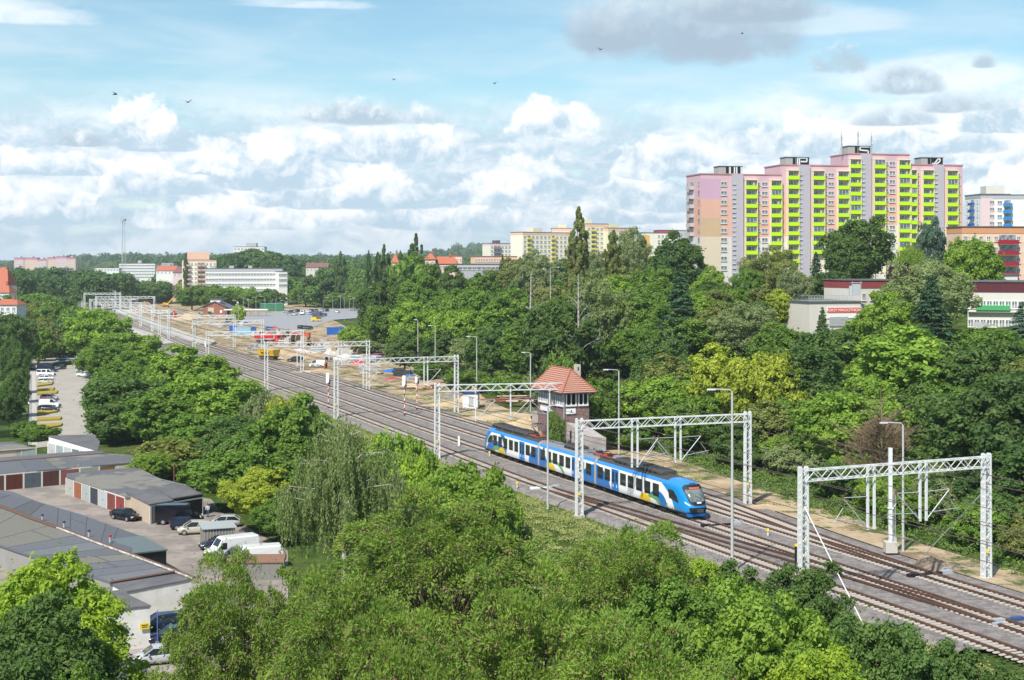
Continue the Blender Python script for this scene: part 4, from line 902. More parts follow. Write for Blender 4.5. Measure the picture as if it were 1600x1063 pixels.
        for sy in (-1, 1):
            b = MB(); xa = tip - sg * 4.35; xb2 = tip - sg * 2.55; y_ = sy * 1.405
            pts = [(xa, y_, 2.72), (xa + sg * .2, y_, 1.78), (xb2 + sg * .35, y_ * .985, 1.52), (xb2 + sg * .05, y_ * .985, 2.1), (xb2 - sg * .75, y_ * .995, 2.68)]
            out = [(x, y * 1.022, z) for x, y, z in pts]; inn = [(x, y * .93, z) for x, y, z in pts]; k = len(pts)
            fl = (sy * sg < 0); b.add(inn + out, [tuple(range(k, 2 * k)) if not fl else tuple(range(2 * k - 1, k - 1, -1))] + [(i, (i + 1) % k, (i + 1) % k + k, i + k) for i in range(k)]); b.build('cab_window', M_GLASS, root)
    return root
build_train()
# ================================================================ buildings
def hexc(r, g, b):
    m_ = (r + g + b) / 3; return tuple((((m_ + (c - m_) * .86) / 255) ** 2.2) * .92 for c in (r, g, b))
M_PANE = mat('window_pane', (.10, .125, .15), .12, .6, .35, spec=.7, col2=(.30, .31, .31), thr=(.45, .55)); M_FRAME = mat('white_frame', (.72, .71, .68), .6, .05, 1)
M_ROOF = mat('tar_roof', (.105, .105, .112), .9, .16, .25, col2=(.145, .142, .145), bump=.01); M_TILE = mat('red_roof_tile', (.42, .135, .08), .85, .22, 1.2, bump=.02)
def wallm(name, col, v=.07): return mat(name, col, .92, v, .15)
def win_mesh(w, h, split=2, name='window'):
    b = MB(); b.box((0, -.03, 0), (w, .10, h), 1); n = split; pw = (w - .12 * (n + 1)) / n
    for i in range(n): b.box((-w / 2 + .12 + pw / 2 + i * (pw + .12), -.075, 0), (pw, .04, h - .22))
    b.box((0, -.12, -h / 2 - .03), (w + .15, .18, .06), 1)
    return b.mesh(name, [M_PANE, M_FRAME])
def band_mat(name, stops, x0=None):
    """facade paint changing colour by storey: stops = [(z, colour)] ascending, colour below that height"""
    m = bpy.data.materials.new(name); m.use_nodes = True; N = NT(m.node_tree); bs = N.n['Principled BSDF']; p = N.add('ShaderNodeTexCoord').outputs['Object']; x, y, z = N.sep(p)
    col = N.mix(0.0, stops[0][1], stops[0][1])
    for (zz, c) in stops[1:]: col = N.mix(N.m('GREATER_THAN', z, zz), col, c)
    n = N.noise(p, .12, 5); f = N.add('ShaderNodeVectorMath', operation='SCALE'); N.put(f.inputs[0], col); N.put(f.inputs['Scale'], N.m('ADD', .9, N.m('MULTIPLY', n, .2))); N.put(bs.inputs['Base Color'], f.outputs[0]); bs.inputs['Roughness'].default_value = .9; return m
# ---------------------------------------------------------------- the pink tower block; its own frame: x along the front, y to the back, z = 0 at eye level
def tower():
    A = Vector(((1095 - 800) * 424 / F, 424, H)); Bp = Vector(((1503.5 - 800) * 443 / F, 443, H)); e = (Bp - A).normalized(); L = (Bp - A).length; base = -26
    root = empty('apartment_tower', A, math.atan2(e.y, e.x), 'tall pink and salmon apartment block with lime green balconies', 'apartment block')
    def lx(u): k = (u - 800) / F; return (k * A.y - A.x) / (e.x - k * e.y)
    def lz(v, u): x = lx(u); return -(v - V0) * (A.y + e.y * x) / F
    PINK, SALM, CREAM = hexc(216, 172, 180), hexc(226, 170, 146), hexc(214, 208, 200); MAUVE, TAN, SAND = hexc(205, 160, 184), hexc(205, 172, 132), hexc(220, 200, 172); STAIR = hexc(186, 178, 188); LOG = hexc(238, 226, 190); LIME = (.50, .78, .01)
    M1 = band_mat('tower_wall', [(-99, CREAM), (lz(370, 1095), SALM), (lz(311, 1095), PINK)]); MB1 = band_mat('tower_gable', [(-99, SAND), (lz(370, 1095), TAN), (lz(341, 1095), SALM), (lz(311, 1095), MAUVE)])
    M2 = band_mat('tower_wall_second', [(-99, CREAM), (lz(370, 1250), SALM), (lz(311, 1250), PINK)]); M3 = band_mat('tower_wall_third', [(-99, CREAM), (lz(352, 1380), SALM), (lz(296.5, 1380), PINK)])
    MS = wallm('stair_wall', STAIR); ML = wallm('loggia_wall', LOG); MLI = mat('lime_panel', LIME, .6, .05, .5); MGR = wallm('loggia_ceiling', hexc(205, 195, 170))
    D = 12.5
    secs = [(1095, 1220, 272.5, M1, 0), (1220, 1325.5, 258.5, M2, 1), (1325.5, 1421, 241, M3, 2), (1421, 1504, 258, M3, 3)]; ztops = []
    for (u0, u1, vt, m, i) in secs:
        x0, x1 = lx(u0), lx(u1); zt = lz(vt, u0); ztops.append(zt); b = MB(); b.box(((x0 + x1) / 2, D / 2, (zt + base) / 2), (x1 - x0, D, zt - base)); b.add([(x0 - .0, 0, zt + .02), (x1, 0, zt + .02), (x1, D, zt + .02), (x0, D, zt + .02)], [(0, 1, 2, 3)], 1)
        for (c, d) in ((((x0 + x1) / 2, -.02, zt + .15), (x1 - x0 + .3, .3, .35)), (((x0 + x1) / 2, D, zt + .15), (x1 - x0 + .3, .3, .35)), ((x0 - .02, D / 2, zt + .16), (.3, D, .33)), ((x1 + .02, D / 2, zt + .16), (.3, D, .33))): b.box(c, d, 2)
        b.build('wall', [m, M_ROOF, wallm('parapet', hexc(190, 130, 135))], root)
    # blank mauve gable end at the left of the front
    b = MB(); x0, x1 = lx(1095) + .0, lx(1126); b.box(((x0 + x1) / 2, -.05, (ztops[0] - 1.2 + base) / 2), (x1 - x0 - .02, .12, ztops[0] - 1.2 - base)); b.build('gable_panel', MB1, root)
    # stair towers with louvred openings, and roof huts
    fl = 2.8
    huts = [(1143, 1160, 0, 260.5, 'UU'), (1247, 1264.5, 1, 246.5, 'P'), (1344.5, 1360, 2, 229, 'S'), (1458, 1473.5, 3, 247, 'O')]
    for (u0, u1, i, vh, ch) in huts:
        x0, x1 = lx(u0), lx(u1); zt = ztops[i]; b = MB(); b.box(((x0 + x1) / 2, -.35, (zt + .1 + base) / 2), (x1 - x0, .75, zt + .1 - base)); nf = int((zt - base - 4) / 1.4)
        for k in range(nf): z = zt - 3.0 - k * 1.4; w = .95; b.add([(x0 + .05, -.74, z), (x0 + .05 + 1.3, -.74, z + .0), (x0 + 1.3 + .05 - .25, -.74, z - .42), (x0 + .05, -.74, z - .42)], [(3, 2, 1, 0)], 1); b.box((x0 + .6, -.78, z + .1), (1.1, .12, .14), 2)
        b.build('stair_tower', [MS, M_PANE, M_FRAME], root)
        xa, xb = lx(u0 - 20 * .75) + .8, lx(u1); zh = lz(vh, u1); b = MB(); xa = x0 - 4.0; b.box(((xa + xb) / 2, 2.2, (zt + zh) / 2), (xb - xa, 4.2, zh - zt)); b.box(((xa + xb) / 2, 2.2, zh + .06), (xb - xa + .4, 4.6, .14), 2)
        gm = 1; W = xb - xa
        b.box((xa + W * .36, .08, (zt + zh) / 2), (W * .12, .06, zh - zt - .1), 1)
        hh = zh - zt - .3; cz = (zt + zh) / 2
        def st(ax, az, bx, bz, w=.42): b.bar((xa + W * (.45 + .53 * ax), .02, cz + hh * (az - .5)), (xa + W * (.45 + .53 * bx), .02, cz + hh * (bz - .5)), .06, w, 3, up=(0, 0, 1))
        b.box((xa + W * .72, .06, cz), (W * .54, .07, hh + .25), 1)
        for stg in {'UU': [(.05, 1, .05, 0), (.05, 0, .4, 0), (.4, 0, .4, 1), (.58, 1, .58, 0), (.58, 0, .95, 0), (.95, 0, .95, 1)], 'P': [(.1, 0, .1, 1), (.1, 1, .85, 1), (.85, 1, .85, .5), (.85, .5, .35, .5), (.25, 0, .25, 1)], 'S': [(.95, 1, .2, 1), (.2, 1, .1, .55), (.1, .55, .85, .45), (.85, .45, .85, 0), (.85, 0, .05, 0)], 'O': [(.25, .1, .6, .9), (.6, .9, .8, .9), (.8, .9, .75, .5), (.75, .5, .4, .1), (.1, .3, .2, .1)]}[ch]: st(*stg)
        b.build('rooftop_hut', [wallm('hut_wall', hexc(175, 168, 165)), M_BLK, M_ROOF, wallm('graffiti_white', (.7, .7, .7))], root)
    # loggias: side walls, slab, parapet, glazing behind
    def loggia(w, glaz):
        b = MB(); dp = 1.15; h = fl
        for s in (-1, 1): b.box((s * (w / 2 - .09), -dp / 2, h / 2), (.18, dp, h), 0)
        b.box((0, -dp / 2, .07), (w - .37, dp - .01, .14), 3); b.box((0, -.06, h / 2 + .05), (w - .37, .08, h - .2), 0)
        b.box((0, -dp - .05, .60), (w + .02, .12, 1.12), 1); b.box((0, -dp - .05, 1.19), (w + .06, .16, .05), 3)
        b.box((-w * .17, -.12, 1.55), (w * .40, .06, 1.5), 2); b.box((w * .23, -.12, 1.35), (w * .20, .06, 2.1), 2); b.box((w * .06, -.16, 1.5), (.10, .05, 1.7), 4); b.box((-w * .17, -.16, 1.5), (.07, .04, 1.5), 4)
        if glaz == 1:
            b.box((0, -dp + .05, 1.95), (w - .4, .05, 1.35), 2)
            for k in range(4): b.box((-w / 2 + .3 + (w - .6) * k / 3, -dp + .0, 1.95), (.08, .08, 1.35), 4)
        if glaz == 2: b.box((w * .2, -dp * .5, 1.3), (.5, .4, 1.5), 3); b.box((-w * .25, -dp * .6, 1.25), (.45, .3, 1.2), 5)
        return b.mesh('balcony', [ML, MLI, M_PANE, MGR, M_FRAME, mat('faded_teal', (.05, .25, .22), .8, .2, 1)])
    cols = [(1163, 1182, 0, 9), (1202.5, 1220, 0, 9), (1229, 1247, 1, 10), (1268, 1287, 1, 9), (1307, 1325, 1, 9), (1326, 1344, 2, 9), (1363.5, 1382, 2, 10), (1402, 1420.5, 2, 11), (1421, 1431, 3, 10), (1439.5, 1457.5, 3, 8), (1477, 1495, 3, 9)]
    nb = 0; rest = MB(); cache = {}; R_ = random.Random(4)
    for (u0, u1, i, n) in cols:
        x0, x1 = lx(u0), lx(u1); w = x1 - x0; sp_ = 2.8 * (A.y / 424)
        for k in range(n):
            g = R_.choice([0, 0, 0, 1, 2]) if not (i == 0 and u0 == 1163 and k == 0) else 2
            key = (round(w, 1), g)
            if key not in cache: cache[key] = loggia(w, g)
            z = ztops[i] - 1.55 - fl * (k + 1)
            if nb < 100: o = linked('balcony', cache[key], root, ((x0 + x1) / 2, 0, z)); nb += 1
            else:
                me = cache[key]; rest.M = Matrix.Translation(((x0 + x1) / 2, 0, z))
                rest.add([v.co[:] for v in me.vertices], [tuple(p.vertices) for p in me.polygons]); rest.mi[-len(me.polygons):] = [p.material_index for p in me.polygons]
        b = MB(); b.box(((x0 + x1) / 2, -.6, ztops[i] - 1.5), (w + .1, 1.25, .25)); zb = ztops[i] - 1.55 - fl * n
        for s in (x0 + .09, x1 - .09): b.box((s, -.57, (zb + base) / 2), (.18, 1.1, zb - base))
        b.build('loggia_frame', ML, root)
    if rest.v: rest.M = None; tag(rest.build('balconies', [ML, MLI, M_PANE, MGR, M_FRAME, MATS['faded_teal']], root), kind='stuff')
    # plain windows
    W1, W2 = win_mesh(1.95, 1.45, 2), win_mesh(.85, .95, 1); nw = 0
    for (u0, u1, i, n) in [(1126.5, 1135.5, 0, 10), (1183.5, 1188, 0, 9), (1190.5, 1199, 0, 9), (1288.5, 1292.5, 1, 10), (1294, 1302.5, 1, 10), (1384, 1388, 2, 11), (1390, 1398, 2, 12), (1431.5, 1437, 3, 10), (1495.8, 1501, 3, 9)]:
        x = (lx(u0) + lx(u1)) / 2
        for k in range(n):
            sm_ = u1 - u0 < 6; z = ztops[i] - 1.55 - fl * (k + 1) + 1.55; linked('window', W2 if sm_ and u0 < 1400 else W1 if not sm_ else W2, root, (x, -.03, z + (.2 if sm_ and u0 < 1400 else 0))); nw += 1
    # left end wall: balconies and narrow windows seen at a sharp angle
    for k in range(8):
        z = ztops[0] - 1.55 - fl * (k + 1); b = MB(); b.box((-.6, D * .62, z + .6), (1.24, 3.6, 1.1), 0); b.build('end_balcony', wallm('grey_parapet', hexc(190, 186, 190)), root)
        for yy, ww in ((.62, 3.0), (.13, .9), (.92, .9)): b = MB(); b.box((-.06, D * yy, z + 1.6), (.14, ww, 1.5)); b.build('end_window', M_PANE, root)
    # aerial masts on the highest part
    for (u, h, s) in ((1322, 7.5, .5), (1348, 6.5, .4), (1369, 7.5, .5)):
        x = lx(u); b = MB(); z0 = ztops[2] + (0 if u != 1348 else 1.8)
        for a in range(3): b.bar((x + .25 * math.cos(a * 2.1), 3 + .25 * math.sin(a * 2.1), z0), (x + .1 * math.cos(a * 2.1), 3 + .1 * math.sin(a * 2.1), z0 + h * .8), .09)
        for k in range(7): b.bar((x - .25, 3, z0 + k * .8), (x + .25, 3, z0 + .4 + k * .8), .06)
        b.bar((x, 3, z0 + h * .7), (x, 3, z0 + h), .1); b.bar((x - 1, 2.8, z0), (x, 3, z0 + 3), .08)
        for a in (-.5, .5): b.box((x + a, 2.7, z0 + h * .72), (.25, .15, 2.0), 1)
        b.box((x, 2.6, z0 + h * .5), (.5, .2, .5), 1); b.build('aerial_mast', [M_GALV, M_FRAME], root)
    b = MB()
    for k in range(9): b.bar((lx(1300) + k * 1.3 + 3, .4 + 6, ztops[2]), (lx(1300) + k * 1.3 + 3, 6.4, ztops[2] + .9), .06)
    b.bar((lx(1300) + 3, 6.4, ztops[2] + .9), (lx(1300) + 13.5, 6.4, ztops[2] + .9), .06); b.build('roof_railing', M_GALV, root)
tower()
# ---------------------------------------------------------------- ordinary slab blocks
def block(name, label, cat, u0, u1, vt, Y0, Y1, depth, floors, nw, wall, zbase=None, fl=2.8, balc=None, top=None, roof=None, frames=True, huts=(), winw=1.6, winh=1.4, z0off=0.0, roofm=None, wins=True, balc_col=(.6, .6, .1), gable=None, maxw=100, skip=()):
    A = Vector(((u0 - 800) * Y0 / F, Y0, 0)); B = Vector(((u1 - 800) * Y1 / F, Y1, 0)); zt = H - (vt - V0) * Y0 / F; e = (B - A); L = e.length; e /= L
    if zbase is None: zbase = min(gz(A.x, A.y), gz(B.x, B.y)) - 3
    A.z = zbase; root = empty(name, A, math.atan2(e.y, e.x), label, cat); hgt = zt - zbase; b = MB(); b.box((L / 2, depth / 2, hgt / 2), (L, depth, hgt)); b.build('wall', wall, root)
    b = MB(); b.box((L / 2, depth / 2, hgt + .12), (L + .5, depth + .5, .24), 0); 
    if top: b.box((L / 2, -.03, hgt - top[0] / 2), (L + .04, .1, top[0]), 1); b.box((-.02, depth / 2, hgt - top[0] / 2), (.08, depth, top[0]), 1)
    b.build('roof', [roofm or M_ROOF, top[1] if top else M_ROOF], root)
    for (a, c, hh, m) in huts: b = MB(); b.box(((a + c) / 2 * L, depth / 2, hgt + hh / 2 + .24), ((c - a) * L, depth * .5, hh)); b.build('rooftop_hut', m, root)
    if gable: b = MB(); b.box((L * gable[1] / 2 + .01, -.06, hgt / 2 - .6), (L * gable[1], .1, hgt - 1.4)); b.build('gable_panel', gable[0], root)
    wm = win_mesh(winw, winh, 2 if winw < 2.6 else 4); k = 0; bm_ = None
    if balc: bb = MB(); bw = balc[1]; bb.box((0, -.6, .1), (bw, 1.2, .14), 1); bb.box((0, -1.2, .62), (bw, .1, 1.0)); bb.box((-bw / 2, -.6, .62), (.08, 1.2, 1.0)); bb.box((bw / 2, -.6, .62), (.08, 1.2, 1.0)); bb.box((0, -.07, 1.35), (bw * .8, .08, 2.0), 2); bm_ = bb.mesh('balcony', [mat('balcony_' + name + label[:4], balc_col, .6, .05, .5), M_FRAME, M_PANE])
    for f in range(floors):
        z = hgt - z0off - (top[0] if top else .5) - fl * (f + 1) + fl * .5
        if z < 1: break
        for i in range(nw):
            if k >= maxw: break
            x = L * (i + .5) / nw
            if i in skip: continue
            if balc and i in balc[0]: linked('balcony', bm_, root, (x, 0, z - 1.4)); k += 1
            elif wins: linked('window', wm, root, (x, -.02, z)); k += 1
    return root, L, hgt
CR = wallm('cream_wall', hexc(240, 230, 210)); WH = wallm('white_wall', hexc(232, 230, 226)); PEACH = wallm('peach_wall', hexc(240, 190, 160)); YEL = wallm('yellow_wall', hexc(228, 222, 184)); GRW = wallm('grey_wall', hexc(178, 178, 182)); ROSE = wallm('rose_wall', hexc(226, 196, 198)); ORG = wallm('orange_plaster', hexc(222, 150, 105)); SALMW = wallm('salmon_wall', hexc(232, 196, 168)); CRIM = wallm('crimson_fascia', hexc(150, 66, 66)); DRED = wallm('dark_red_fascia', hexc(98, 48, 56)); OFFW = wallm('off_white_wall', hexc(214, 208, 198)); BEIGE = wallm('beige_wall', hexc(206, 188, 160)); BRICK = mat('brick_wall', (.34, .15, .10), .95, .2, 1.2, col2=(.26, .11, .08)); PBRICK = mat('pale_render', (.46, .41, .38), .95, .15, .8, col2=(.38, .33, .31))
# blue and white tower at the right, orange block before it
block('apartment_block', 'white apartment block with blue balconies at the right edge', 'apartment block', 1532, 1700, 305, 560, 560, 14, 9, 14, WH, fl=2.75, balc=((3, 8), 3.2), balc_col=(.0, .22, .62), top=(1.6, GRW), huts=((.08, .25, 3.6, OFFW),), gable=(ROSE, .12), skip=(0, 4, 5, 9), winw=1.9)
block('apartment_block', 'left wing of the white and blue block with darker blue balconies', 'apartment block', 1508, 1532, 306.5, 575, 560, 12, 8, 3, WH, fl=2.75, balc=((1,), 3.6), balc_col=(.0, .085, .40), top=(1.4, GRW), winw=1.0)
block('apartment_block', 'orange apartment block with dark red balconies at the right edge', 'apartment block', 1503, 1690, 355, 345, 350, 8, 5, 16, SALMW, fl=2.65, balc=((5, 6, 9, 10, 13, 14), 2.9), balc_col=(.32, .015, .03), top=(1.5, ORG), winw=1.05, winh=1.35)
# storage shop with sign, long shop rows
r, L, hg = block('shop_building', 'low beige storage shop with a red and white sign', 'shop', 1265, 1345, 473, 288, 291, 14, 1, 6, wallm('stone_white', hexc(214, 206, 194)), zbase=gz(64, 288) - 3, skip=(0, 2, 3, 4, 5), winw=1.0, winh=1.0)
def text_mesh(s, size, m, name='lettering', ext=.02):
    c = bpy.data.curves.new(name, 'FONT'); c.body = s; c.size = size; c.extrude = ext; c.align_x = 'CENTER'; c.align_y = 'CENTER'; o = bpy.data.objects.new(name, c); COL.objects.link(o)
    dg = bpy.context.evaluated_depsgraph_get(); me = bpy.data.meshes.new_from_object(o.evaluated_get(dg)); bpy.data.objects.remove(o); bpy.data.curves.remove(c); me.materials.clear(); me.materials.append(m); return me
SGR = mat('sign_red', (.66, .10, .07), .5, .05, .4)
def sign(parent, x, z, w, h, txt, m, tm, size, label=None, y=-.18):
    b = MB(); b.box((x, y, z), (w, .12, h)); s = b.build('sign_board', m, parent); t = linked('lettering', text_mesh(txt, size, tm), s, (x, y - .09, z)); t.rotation_euler = (PI / 2, 0, 0); return s
lx_ = lambda u, a=1265, b_=1345, L=L: L * (u - a) / (b_ - a)
b = MB(); b.box((lx_(1319), -.12, hg - 2.1), (lx_(1346) - lx_(1292), .1, 2.3)); b.build('sign_backing', M_WHT, r)
sign(r, lx_(1319), hg - 1.6, lx_(1346) - lx_(1293), 1.05, 'BOKSY MAGAZYNOWE', SGR, M_WHT, .78)
b = MB(); b.box((lx_(1310), -.1, hg - 3.9), (4.2, .2, 1.9)); 
for k in range(6): b.box((lx_(1310), -.22, hg - 3.1 - k * .3), (4.2, .03, .05))
b.build('roller_shutter', GRW, r)
b = MB()
for k in range(17): b.bar((k * .62, .3, hg + .25), (k * .62, .3, hg + 1.3), .06); 
for z in (.35, .8, 1.3): b.bar((0, .3, hg + z), (9.9, .3, hg + z), .06); b.bar((0, 4, hg + z), (9.9, 4, hg + z), .06)
b.build('roof_railing', M_GALV, r)
block('shop_building', 'two storey white shop with a crimson fascia behind the trees', 'shop', 1343, 1420, 439, 300, 304, 14, 2, 6, OFFW, top=(1.6, CRIM), winw=1.0, winh=1.6, z0off=.3, fl=3.0)
b = MB(); b.box((0, 0, 1.2), (1.6, 1.6, 2.4)); b.cyl((-.9, 0, 0), (-.9, 0, 2.0), .5, 12); b.box((.1, 0, 2.7), (2.2, 1.7, .1)); 
for sx in (-.9, .9): b.bar((sx, -.8, 0), (sx, -.8, 3.0), .08)
tag(b.build('roof_plant', M_GALV, None, (( 1337 - 800) * 296 / F, 296, H - (462 - V0) * 296 / F)), 'grey ventilation plant standing on the storage shop roof', 'roof plant')
r, L, hg = block('shop_building', 'long white shop building with a dark red fascia at the right edge', 'shop', 1512, 1680, 441, 268, 262, 15, 2, 17, OFFW, top=(1.9, DRED), winw=1.05, winh=1.5, z0off=.55, fl=3.5)
b = MB(); b.box((L * .24, -.5, hg - 4.8), (L * .32, 1.1, .9)); b.build('green_canopy', mat('green_awning', (.06, .36, .12), .6, .08, .6), r); b = MB(); b.box((L * .5, -.4, hg - 5.5), (L * .99, .8, .22)); b.build('ledge', OFFW, r)
b = MB(); b.box((L * .235, -.30, hg - 9.0), (3.9, .1, .9), 0); b.box((L * .235 + .3, -.37, hg - 9.0), (2.6, .04, .28), 1); b.box((L * .235 + 1.5, -.37, hg - 8.8), (.7, .04, .4), 2); b.build('sign_board', [mat('sign_brown', (.06, .045, .04), .5, .1, 1), mat('sign_amber', (.80, .42, .03), .5, .1, 1), SGR], r)
b = MB(); b.box((L * .12, -.1, hg / 2 - 3.5), (L * .13, .2, hg - 8)); b.build('grey_panel', GRW, r)
block('roof_house', 'small white roof structure behind the dark red fascia', 'building', 1545, 1590, 430, 290, 292, 8, 0, 1, WH, wins=False)
# distant blocks
block('apartment_block', 'long cream apartment block with a peach top left of the tall poplar', 'apartment block', 817, 892, 363, 880, 900, 14, 9, 12, CR, fl=2.85, balc=((1, 7), 3), balc_col=(.75, .62, .05), top=(1.6, PEACH), huts=((.28, .46, 2.4, YEL),), winw=1.7)
block('apartment_block', 'taller yellow and peach block partly behind the tall poplar', 'apartment block', 862, 893, 357, 905, 905, 14, 10, 4, CR, fl=2.85, top=(1.8, PEACH), huts=((.3, .75, 2.4, YEL),), winw=1.7)
block('apartment_block', 'yellow apartment block with peach top just right of the tall poplar', 'apartment block', 917, 950, 350, 880, 885, 14, 10, 5, YEL, fl=2.85, balc=((1,), 3), balc_col=(.75, .62, .05), top=(1.8, PEACH), huts=((.05, .35, 2.6, YEL),), winw=1.7)
block('apartment_block', 'yellow apartment block behind the grey green poplar', 'apartment block', 950, 994, 356.5, 880, 890, 14, 9, 6, YEL, fl=2.85, top=(1.8, PEACH), huts=((.15, .5, 2.6, YEL),), winw=1.7)
block('apartment_block', 'low cream block with a teal corner left of the dark round tree', 'apartment block', 1003, 1050, 364, 800, 805, 14, 7, 8, CR, fl=2.85, skip=(0, 1, 2, 3), winw=1.5, gable=(wallm('orange_edge', hexc(240, 180, 90)), .25))
block('apartment_block', 'teal end strip of the low cream block', 'apartment block', 995, 1003, 364, 802, 800, 12, 0, 1, wallm('teal_wall', hexc(60, 180, 180)), wins=False)
block('apartment_block', 'block with a crimson top left of the pink tower', 'apartment block', 1030, 1060, 360, 830, 832, 12, 5, 5, CR, top=(2.6, wallm('raspberry', hexc(190, 70, 90))))
block('apartment_block', 'grey block between the crimson topped one and the pink tower', 'apartment block', 1056, 1085, 360.5, 860, 860, 12, 6, 5, GRW, winw=1.4)
block('apartment_block', 'pale brown block on the skyline left of the cream ones', 'apartment block', 766, 815, 380.5, 1000, 1010, 14, 6, 9, CR, fl=2.8, balc=((1, 2, 6), 3), balc_col=(.25, .2, .2), top=(1.2, ROSE), huts=((.25, .38, 2, wallm('plum', hexc(110, 80, 110))),), winw=1.6)
block('apartment_block', 'small grey block left of the pale brown one', 'apartment block', 755, 768, 389, 1030, 1030, 14, 4, 3, GRW, winw=1.6)
block('row_house', 'long peach row with an orange roof below the skyline', 'house', 742, 808, 401, 700, 705, 10, 2, 16, PEACH, roofm=M_TILE, winw=1.0)
block('row_house', 'orange roofed row left of the peach one', 'house', 702, 722, 400.5, 720, 720, 10, 1, 4, PEACH, roofm=M_TILE, winw=1.0)
block('office_building', 'low grey flat roofed hall below the peach row', 'building', 712, 785, 413, 620, 622, 16, 1, 10, GRW, winw=2.2)
block('office_building', 'long white four storey office block in the middle distance', 'office', 321, 441, 420, 900, 905, 14, 4, 24, WH, fl=3.3, top=(2.0, GRW), winw=1.9, winh=1.5, huts=((.05, .12, 1.6, GRW), (.3, .36, 1.6, GRW), (.55, .6, 1.6, GRW)))
block('office_building', 'lower right wing of the long white office block', 'office', 436, 449, 424.5, 895, 897, 14, 3, 3, WH, fl=3.3, winw=1.9)
block('apartment_block', 'cream eight storey block with peach balconies left of the office block', 'apartment block', 285, 338, 406.5, 900, 905, 14, 7, 9, CR, fl=2.9, balc=((1, 4, 5), 2.8), balc_col=(.6, .36, .25), top=(1.2, PEACH), huts=((.15, .8, 4.8, PEACH),), winw=1.4)
block('apartment_block', 'grey white hospital like block on top of the wooded hill', 'building', 365, 413, 386, 1300, 1300, 14, 2, 9, WH, fl=3, huts=((.38, .72, 3.4, GRW),), winw=2.2)
for i, (a, b_, v, m, lb) in enumerate([(22, 37, 403, ROSE, 'leftmost pinkish block of the far estate'), (38, 58, 403, SALMW, 'pinkish grey block of the far estate'), (58, 73, 405, ROSE, 'low pinkish block in the middle of the far estate'), (74, 88, 402.5, SALMW, 'pale block of the far estate under a thin aerial'), (88, 104, 401, ROSE, 'tallest pinkish block of the far estate'), (104, 118, 402.5, SALMW, 'rightmost block of the far estate')]):
    block('apartment_block', lb, 'apartment block', a, b_, v, 2300, 2300, 14, 5, 5, m, fl=3.2, top=(3.0, wallm('mauve_top', hexc(200, 120, 150))), winw=1.8, huts=((.4, .6, 2, ROSE),))
block('apartment_block', 'distant grey white slab block behind the lattice mast', 'apartment block', 186, 242, 412, 1500, 1500, 14, 5, 16, WH, fl=3.1, winw=2.6, huts=((.5, .6, 3, GRW),)); block('apartment_block', 'small distant grey block right of the mast', 'apartment block', 252, 271, 411, 1600, 1600, 14, 2, 5, GRW, winw=2.4)
block('warehouse', 'low white distant hall left of the mast', 'building', 148, 186, 419, 1400, 1400, 12, 1, 8, WH, winw=2)
# houses with pitched red roofs
def house(label, u0, u1, veave, vridge, Y, depth, wall, roofm=M_TILE, floors=2, nw=4, hip=0.0, rz=0, name='house', chim=True, vb=None):
    A = Vector(((u0 - 800) * Y / F, Y, 0)); L = (u1 - u0) * Y / F; ze = H - (veave - V0) * Y / F; zr = H - (vridge - V0) * Y / F; zb = gz(A.x, Y) - 2 if vb is None else H - (vb - V0) * Y / F; A.z = zb
    root = empty(name, A, rz, label, 'house'); h = ze - zb; b = MB(); b.box((L / 2, depth / 2, h / 2), (L, depth, h)); 
    hp = L * hip
    if hip == 0: b.add([(0, 0, h), (0, depth, h), (0, depth / 2, zr - zb - .1)], [(2, 1, 0)]); b.add([(L, 0, h), (L, depth, h), (L, depth / 2, zr - zb - .1)], [(0, 1, 2)])
    b.build('wall', wall, root); R_ = zr - zb; o = .45; b = MB()
    lo = [(-o, -o, h - .1), (L + o, -o, h - .1), (L + o, depth + o, h - .1), (-o, depth + o, h - .1)]; r1, r2 = (hp - (o if hip == 0 else 0), depth / 2, R_), (L - hp + (o if hip == 0 else 0), depth / 2, R_)
    b.add(lo + [r1, r2], [(0, 1, 5, 4), (2, 3, 4, 5), (1, 2, 5), (3, 0, 4), (3, 2, 1, 0)]); b.build('roof', roofm, root)
    if chim: b = MB(); b.box((L * .7, depth * .45, R_ + .3), (.7, .6, 1.8)); b.build('chimney', BRICK, root)
    wm = win_mesh(1.1, 1.4, 2)
    for f in range(floors):
        for i in range(nw): linked('window', wm, root, (L * (i + .5) / nw, -.02, h - 1.6 - f * 2.9))
    return root
house('white house with a steep red roof at the left edge', -14, 12, 446, 418, 640, 12, WH, hip=.3, floors=1); house('lower white house with a hipped red roof at the left edge', -14, 14, 457, 445, 560, 9, WH, floors=2, nw=3, hip=.25); house('red roof peeking above the trees at the left edge', -10, 26, 476, 468, 470, 9, WH, floors=1, hip=.2)
house('brick villa with a pointed red turret roof on the skyline', 664, 680, 405, 395, 560, 8, SALMW, hip=.48, floors=1, nw=2); house('red roofed villa right of the turret', 678, 713, 412, 401, 565, 9, SALMW, floors=1, nw=5, hip=.12); house('pointed red roof between the poplars', 612, 622, 410, 396, 590, 6, SALMW, hip=.48, nw=1, floors=1)
house('distant house with a long light red roof right of the mast', 244, 274, 423, 415.5, 1150, 12, WH, floors=1, nw=5); house('distant brownish roofed house before the cream block', 270, 290, 426, 417, 1000, 14, ROSE, floors=1, nw=3, hip=.2, roofm=mat('brown_tile', (.20, .10, .09), .9, .2, 1)); house('pale distant houses on the skyline above the car park', 478, 512, 418, 411, 1100, 12, OFFW, floors=1, nw=6, roofm=mat('brown_tile'  , (.2, .1, .09)))
house('small white house among the hillside trees right of the poplars', 1003, 1030, 415, 408, 520, 9, SALMW, floors=1, nw=4)
